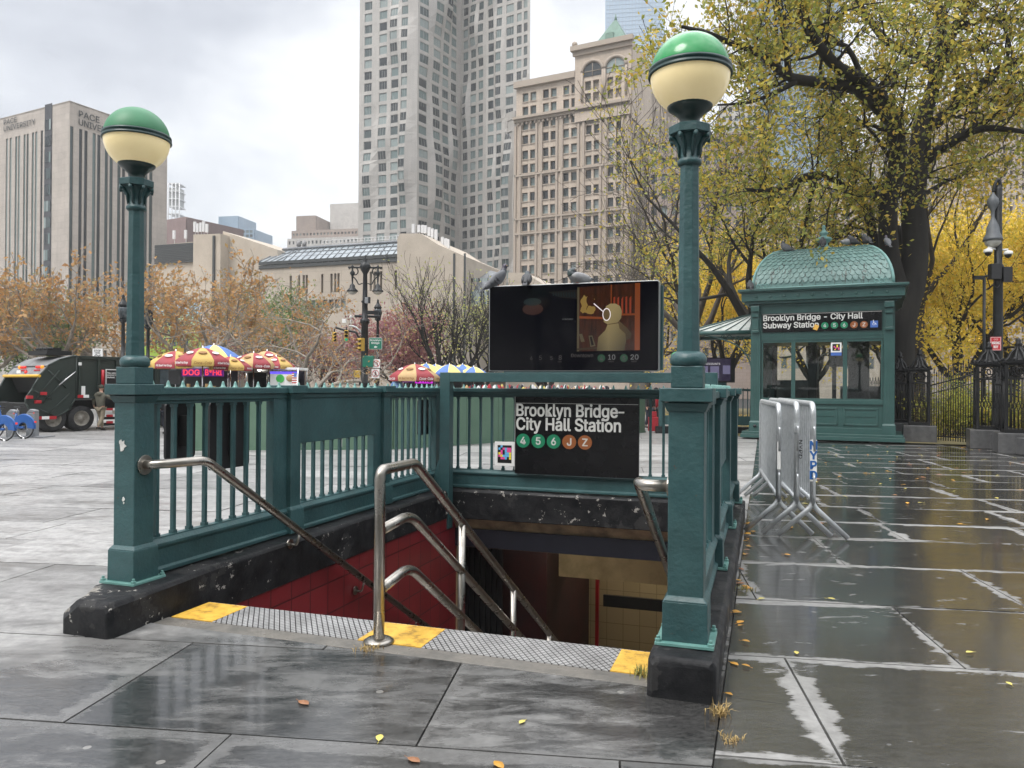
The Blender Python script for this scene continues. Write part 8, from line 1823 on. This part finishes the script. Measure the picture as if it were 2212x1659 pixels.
# ---- the big elm behind the kiosk: limbs read off the picture, each at its own depth
T = Tree(42); E = lambda pts: [at(1416 + x * .48, y * .48, d) for x, y, d in pts]
b0 = gnd(0, 0) if False else None
base = Vector((at(1416 + 1085 * .48, 830, 27).x, 27, 0))
lim = []
def LB(pts, r0, r1, kids=7, lv=2, L=2.6): lim.append((T.limb(E(pts), r0, r1), r0, r1, kids, lv, L))
tr0 = T.limb([base, *E([(1090, 1560, 27), (1110, 1420, 27), (1150, 1280, 27.1), (1168, 1120, 27.2), (1160, 900, 27.4), (1185, 700, 27.6), (1200, 560, 27.8)])], .60, .34)
LB([(1200, 560, 27.8), (1235, 440, 27.8), (1275, 300, 28), (1290, 180, 28.4), (1275, 20, 29), (1270, -120, 29)], .30, .10)
LB([(1090, 1300, 27), (1050, 1120, 27), (1050, 880, 26.6), (1085, 760, 26.4), (1075, 560, 26.2), (1010, 440, 26), (935, 362, 25.6), (830, 310, 25), (745, 220, 24.5), (690, 130, 24), (655, 20, 23.6), (640, -90, 23.5)], .36, .10, 14)
LB([(1075, 560, 26.2), (960, 440, 26), (880, 392, 25.6), (770, 375, 25.2), (640, 358, 24.6), (590, 338, 24.2), (520, 285, 23.8), (440, 228, 23.4), (330, 190, 23), (240, 150, 22.6), (120, 120, 22.2)], .24, .05, 14)
LB([(598, 340, 24.2), (590, 250, 24), (580, 170, 23.9), (555, 60, 23.6), (540, -60, 23.4)], .12, .04, 7)
LB([(630, 370, 24.4), (550, 412, 24), (450, 452, 23.5), (370, 466, 23.2), (280, 472, 23)], .09, .03, 7)
LB([(935, 362, 25.6), (860, 210, 25.2), (760, 180, 25), (775, 60, 25), (780, -40, 25)], .10, .05, 5)
LB([(1190, 740, 27.6), (1300, 660, 27), (1400, 600, 26.6), (1480, 578, 26.2), (1580, 582, 25.8), (1700, 600, 25)], .22, .06, 10)
LB([(1250, 560, 27.8), (1330, 500, 27.4), (1420, 425, 27), (1520, 335, 26.4), (1600, 290, 26), (1700, 235, 25.4)], .24, .10, 12)
LB([(1290, 260, 28), (1340, 150, 27.6), (1440, 95, 27.2), (1560, 85, 26.8), (1660, 92, 26.4)], .17, .06, 8)
LB([(1270, 330, 28), (1180, 250, 28.4), (1060, 200, 28.6), (985, 120, 28.8), (905, 0, 29), (860, -80, 29)], .20, .08, 9)
LB([(1330, 130, 27.6), (1400, 60, 27.2), (1480, -40, 27)], .14, .06, 5)
LB([(1150, 1180, 27.1), (1090, 1040, 28), (1000, 1120, 28.4), (965, 1000, 28.6), (945, 930, 28.8), (900, 880, 29), (850, 835, 29), (760, 790, 28.4), (700, 780, 28)], .24, .08, 10)
LB([(850, 880, 29), (895, 820, 28.6), (905, 720, 28.2), (890, 610, 28), (850, 520, 27.6)], .11, .04, 8)
LB([(740, 790, 28.4), (660, 800, 27.6), (580, 845, 26.6), (480, 860, 25.8), (400, 850, 25.2)], .17, .05, 9)
LB([(1200, 880, 27.4), (1300, 820, 28.4), (1400, 770, 29.4), (1500, 700, 30.2), (1600, 640, 31)], .10, .03, 8)
opt = dict(kids=[0, 5, 4], ratio=.60, spread=.9, up=.05, wig=.20, t0=.15)
for P, r0, r1, k, lv, L in lim:
    n = len(P)
    for i in range(k + 2):
        t = .12 + .88 * (i + T.r.random()) / (k + 3); j = min(n - 2, int(t * (n - 1))); d0 = (P[j + 1] - P[j]).normalized(); az = T.r.uniform(0, 2 * PI); x = d0.orthogonal().normalized(); y = d0.cross(x); q = P[j].lerp(P[j + 1], T.r.random())
        T.grow(q, d0 * .55 + (x * math.cos(az) + y * math.sin(az)) + Vector((0, 0, .05)), L * T.r.uniform(.6, 1.15), max(.02, (r0 + (r1 - r0) * t) * .33), lv, opt)
big = thing('elm_tree', 'big dark limbed elm with thin yellow green leaves spreading above and behind the kiosk', 'tree', base)
T.build(big, 'bark_dark', 'leaf_elm', 6.5, .17, .13, .005, 38000, base)
# ---- trees grown freely
def make_tree(name, label, loc, H, r, seed, bark, leaf, per, size, trunk=.3, nl=5, opt=None, maxn=9000, lean=(0, 0), lv=3, jit=.25, minr=.006, group=None, Lk=.42, fork=.5):
    t = Tree(seed); o = dict(kids=[0, 4, 4, 3], ratio=.62, spread=.75, up=.10, wig=.17, t0=.3)
    if opt: o.update(opt)
    top = Vector((lean[0], lean[1], H * trunk)); P = t.limb([(0, 0, 0), (lean[0] * .2, lean[1] * .2, H * trunk * .4), tuple(top)], r, r * .72)
    for k in range(nl):
        a = 2 * PI * (k + t.r.uniform(-.3, .3)) / nl; t.grow(top - Vector((0, 0, H * trunk * .25 * t.r.random())), Vector((math.cos(a) * fork, math.sin(a) * fork, .8)), H * Lk * t.r.uniform(.85, 1.15), r * .5, lv, o)
    root = thing(name, label, 'tree', loc, 0, group); t.build(root, bark, leaf, per, size, jit, minr, maxn); return root
G0 = lambda px, d: Vector((at(px, 830, d).x, d, 0))
gy = 'yellow leaved park trees'; gr_ = 'rust leaved street trees'
# behind the kiosk
make_tree('elm_tree', 'second elm with a mossy leaning trunk and thin greenish leaves left of the kiosk', G0(1640, 31), 13, .40, 11, 'bark_dark', 'leaf_elm', 4, .15, .32, 6, dict(spread=.9, up=.06), 26000, fork=.75, jit=.3)
make_tree('park_tree', 'slender grey trunked tree just right of the big elm trunk', G0(1985, 31), 14, .26, 12, 'bark_mid', 'leaf_elm', 1.6, .14, .42, 5, None, 9000)
ty = make_tree('park_tree', 'bright yellow tree forking low behind the iron gate panel', G0(2068, 33), 9.5, .34, 13, 'bark_dark', 'leaf_yellow', 7, .17, .22, 6, dict(spread=.85), 34000, fork=.6, group=gy, jit=.35)
dup(ty, G0(2300, 36), 2.0, 'bright yellow tree at the right edge behind the park lamp', gy, 1.1); dup(ty, G0(2190, 44), 4.0, 'tall yellow tree farther back between the lamp and the gate tree', gy, 1.25); dup(ty, G0(1935, 46), 1.0, 'yellow tree in the distance directly behind the big elm trunk', gy, 1.1)
dup(ty, G0(1760, 48), 3.0, 'yellow tree glimpsed through the kiosk windows', gy, 1.05); dup(ty, G0(1560, 46), 5.2, 'yellow tree behind the canopy and right lamp post', gy, 1.05)
tb = make_tree('bare_tree', 'nearly bare grey tree reaching in front of the ornate office tower', G0(1500, 38), 15.5, .33, 21, 'bark_mid', 'leaf_elm', .35, .14, .30, 6, dict(spread=.85, up=.07, kids=[0, 5, 4, 4]), 5000, fork=.8, minr=.012, jit=.3)
dup(tb, G0(1400, 50), 2.4, 'smaller bare tree behind the right half of the display screen', None, .72); dup(tb, G0(1640, 58), 4.4, 'bare tree in the background above the glass canopy', None, .9)
# street trees on the left
tr1 = make_tree('plane_tree', 'rust leaved plane tree with pale crooked limbs above the garbage truck', G0(118, 40), 8.3, .28, 31, 'bark_pale', 'leaf_rust', 1.1, .24, .30, 6, dict(spread=.75, up=.09, wig=.24), 4300, fork=.95, jit=.12, group=gr_, minr=.012)
tr2 = make_tree('plane_tree', 'rust leaved plane tree right of the left lamp post, above the hot dog carts', G0(430, 38), 8.2, .30, 32, 'bark_pale', 'leaf_rust', 1.1, .23, .30, 6, dict(spread=.8, up=.08, wig=.25), 4300, fork=1.0, jit=.12, group=gr_, minr=.012)
dup(tr2, G0(-40, 42), 2.2, 'rust leaved plane tree cut by the left edge of the photo', gr_, 1.0); dup(tr1, G0(255, 43), 1.2, 'rust leaved plane tree directly behind the left lamp post', gr_, 1.02); dup(tr1, G0(540, 45), 3.6, 'rust leaved plane tree behind the white food trailer', gr_, 1.0)
tr3 = make_tree('plane_tree', 'thinly leaved plane tree with long pale forked limbs left of the twin lamp', G0(672, 38), 8.0, .30, 35, 'bark_pale', 'leaf_rust', .8, .15, .12, 5, dict(spread=.9, up=.03, wig=.26), 3500, fork=1.15, jit=.3, group=gr_, minr=.013, Lk=.5)
gp = make_tree('green_tree', 'dark green tree behind the rust plane tree above the truck', G0(105, 50), 8.0, .25, 41, 'bark_dark', 'leaf_green', 5, .2, .2, 6, None, 12000, jit=.4)
dup(gp, G0(575, 56), 1.0, 'soft green tree rising in front of the long glass roof', None, 1.15)
make_tree('plum_tree', 'dark plum leaved tree just right of the twin lamp', G0(868, 46), 6.2, .22, 44, 'bark_dark', 'leaf_plum', 5, .19, .2, 6, None, 14000, fork=.8, jit=.35)
pl2 = make_tree('plum_tree', 'low plum brown tree filling the gap left of the twin lamp', G0(700, 52), 5.4, .2, 45, 'bark_dark', 'leaf_plum', 3.2, .17, .2, 6, None, 9000, fork=.9, jit=.35)
dup(pl2, G0(560, 54), 2.5, 'plum brown tree behind the white trailer', None, 1.0)
tb2 = make_tree('bare_tree', 'dark bare tree with upswept twigs and a few lime leaves in the centre', G0(952, 42), 8.2, .32, 51, 'bark_dark', 'leaf_lime', .3, .14, .2, 7, dict(spread=.6, up=.12, kids=[0, 4, 4, 4]), 2500, fork=.7, jit=.4, minr=.009)
dup(tb2, G0(1042, 47), 2.1, 'bare brown tree just left of the display screen', None, .92); dup(tb2, G0(1180, 52), 4.0, 'bare tree hidden behind the display screen', None, .9)
# far trees and low growth behind the fence
leafmat('leaf_shrub', [(.2, (.25, .30, .04)), (.6, (.50, .50, .07)), (1, (.62, .52, .10))])
def shrub(label, px, d, w_, h_, leaf, n, seed, sz=.10):
    g = np.random.default_rng(seed); root = thing('shrub', label, 'shrub', G0(px, d)); t = Tree(seed)
    for k in range(26): a = t.r.uniform(0, 2 * PI); t.grow(Vector((t.r.uniform(-w_, w_) * .7, t.r.uniform(-.4, .4), 0)), Vector((math.cos(a) * .4, math.sin(a) * .4, 1)), h_ * t.r.uniform(.6, 1), .012, 1, dict(kids=[0, 4], ratio=.5, spread=.6, up=.05, wig=.2, t0=.2))
    t.build(root, 'bark_mid', leaf, n / max(1, len(t.lf)), sz, .12, .006, n)
shrub('lime yellow shrub glowing behind the iron gate panel', 2060, 26.5, 1.5, 1.5, 'leaf_shrub', 5000, 61); shrub('dark green shrub behind the gate panel near the right piers', 2108, 27, .8, 1.5, 'leaf_green', 3000, 62); shrub('reddish shrub behind the fence right beside the kiosk', 1925, 30, .9, 1.4, 'leaf_rust', 2500, 63); shrub('olive shrub behind the rightmost iron piers', 2190, 26, 1.6, 1.3, 'leaf_elm', 4000, 64)
gb = MB(); gb.add([(7.5, 24.5, .03), (40, 10, .03), (60, 60, .03), (8, 60, .03)], [(0, 1, 2, 3)]); g_ = gb.build('park_lawn', mat('lawn', (.09, .08, .035), (.16, .13, .05), 2.5, .9, bump=.5, bscale=20)); g_['kind'] = 'structure'
rl2 = random.Random(9); b = MB()
for _ in range(3500):
    x, y = rl2.uniform(9, 30), rl2.uniform(24, 46); s_ = rl2.uniform(.05, .1); a = rl2.uniform(0, 6.3); b.add([(x + s_ * math.cos(a), y + s_ * math.sin(a), .04), (x - s_ * math.sin(a), y + s_ * math.cos(a), .05), (x - s_ * math.cos(a), y - s_ * math.sin(a), .04), (x + s_ * math.sin(a), y - s_ * math.cos(a), .06)], [(0, 1, 2, 3)])
b.build('leaf_litter', 'leaf_yellow', fix=False)['kind'] = 'stuff'

# park trees on the near side of the plaza, behind the photographer: the wet stone, sign and screen mirror them
for i, (x, y, r_, sc_k) in enumerate(((-4, -9, 1, 1.5), (5, -8, 3, 1.4), (-12, -11, 5, 1.5), (13, -10, 2, 1.5), (0.5, -14, 4, 1.7))):
    dup(gp, Vector((x, y, 0)), r_, ('broad green park tree behind the photographer, left of centre', 'broad green park tree behind the photographer, right of centre', 'broad green park tree far to the left behind the photographer', 'broad green park tree far to the right behind the photographer', 'tallest green park tree behind the photographer')[i], None, sc_k)
# thin damp air between the plaza and the far towers
hz = MB(); hz.bb(-700, 700, -700, 700, -6, 260); h_ = hz.build('haze', [bpy.data.materials.new('haze')]); h_['kind'] = 'stuff'
hm = h_.data.materials[0]; hm.use_nodes = True; n_ = NT(hm); n_.n.remove(n_.n['Principled BSDF']); pv_ = n_.new('ShaderNodeVolumePrincipled'); pv_.inputs['Color'].default_value = (.97, .97, .97, 1); pv_.inputs['Density'].default_value = .0006; n_.link(pv_.outputs[0], n_.n['Material Output'].inputs['Volume'])
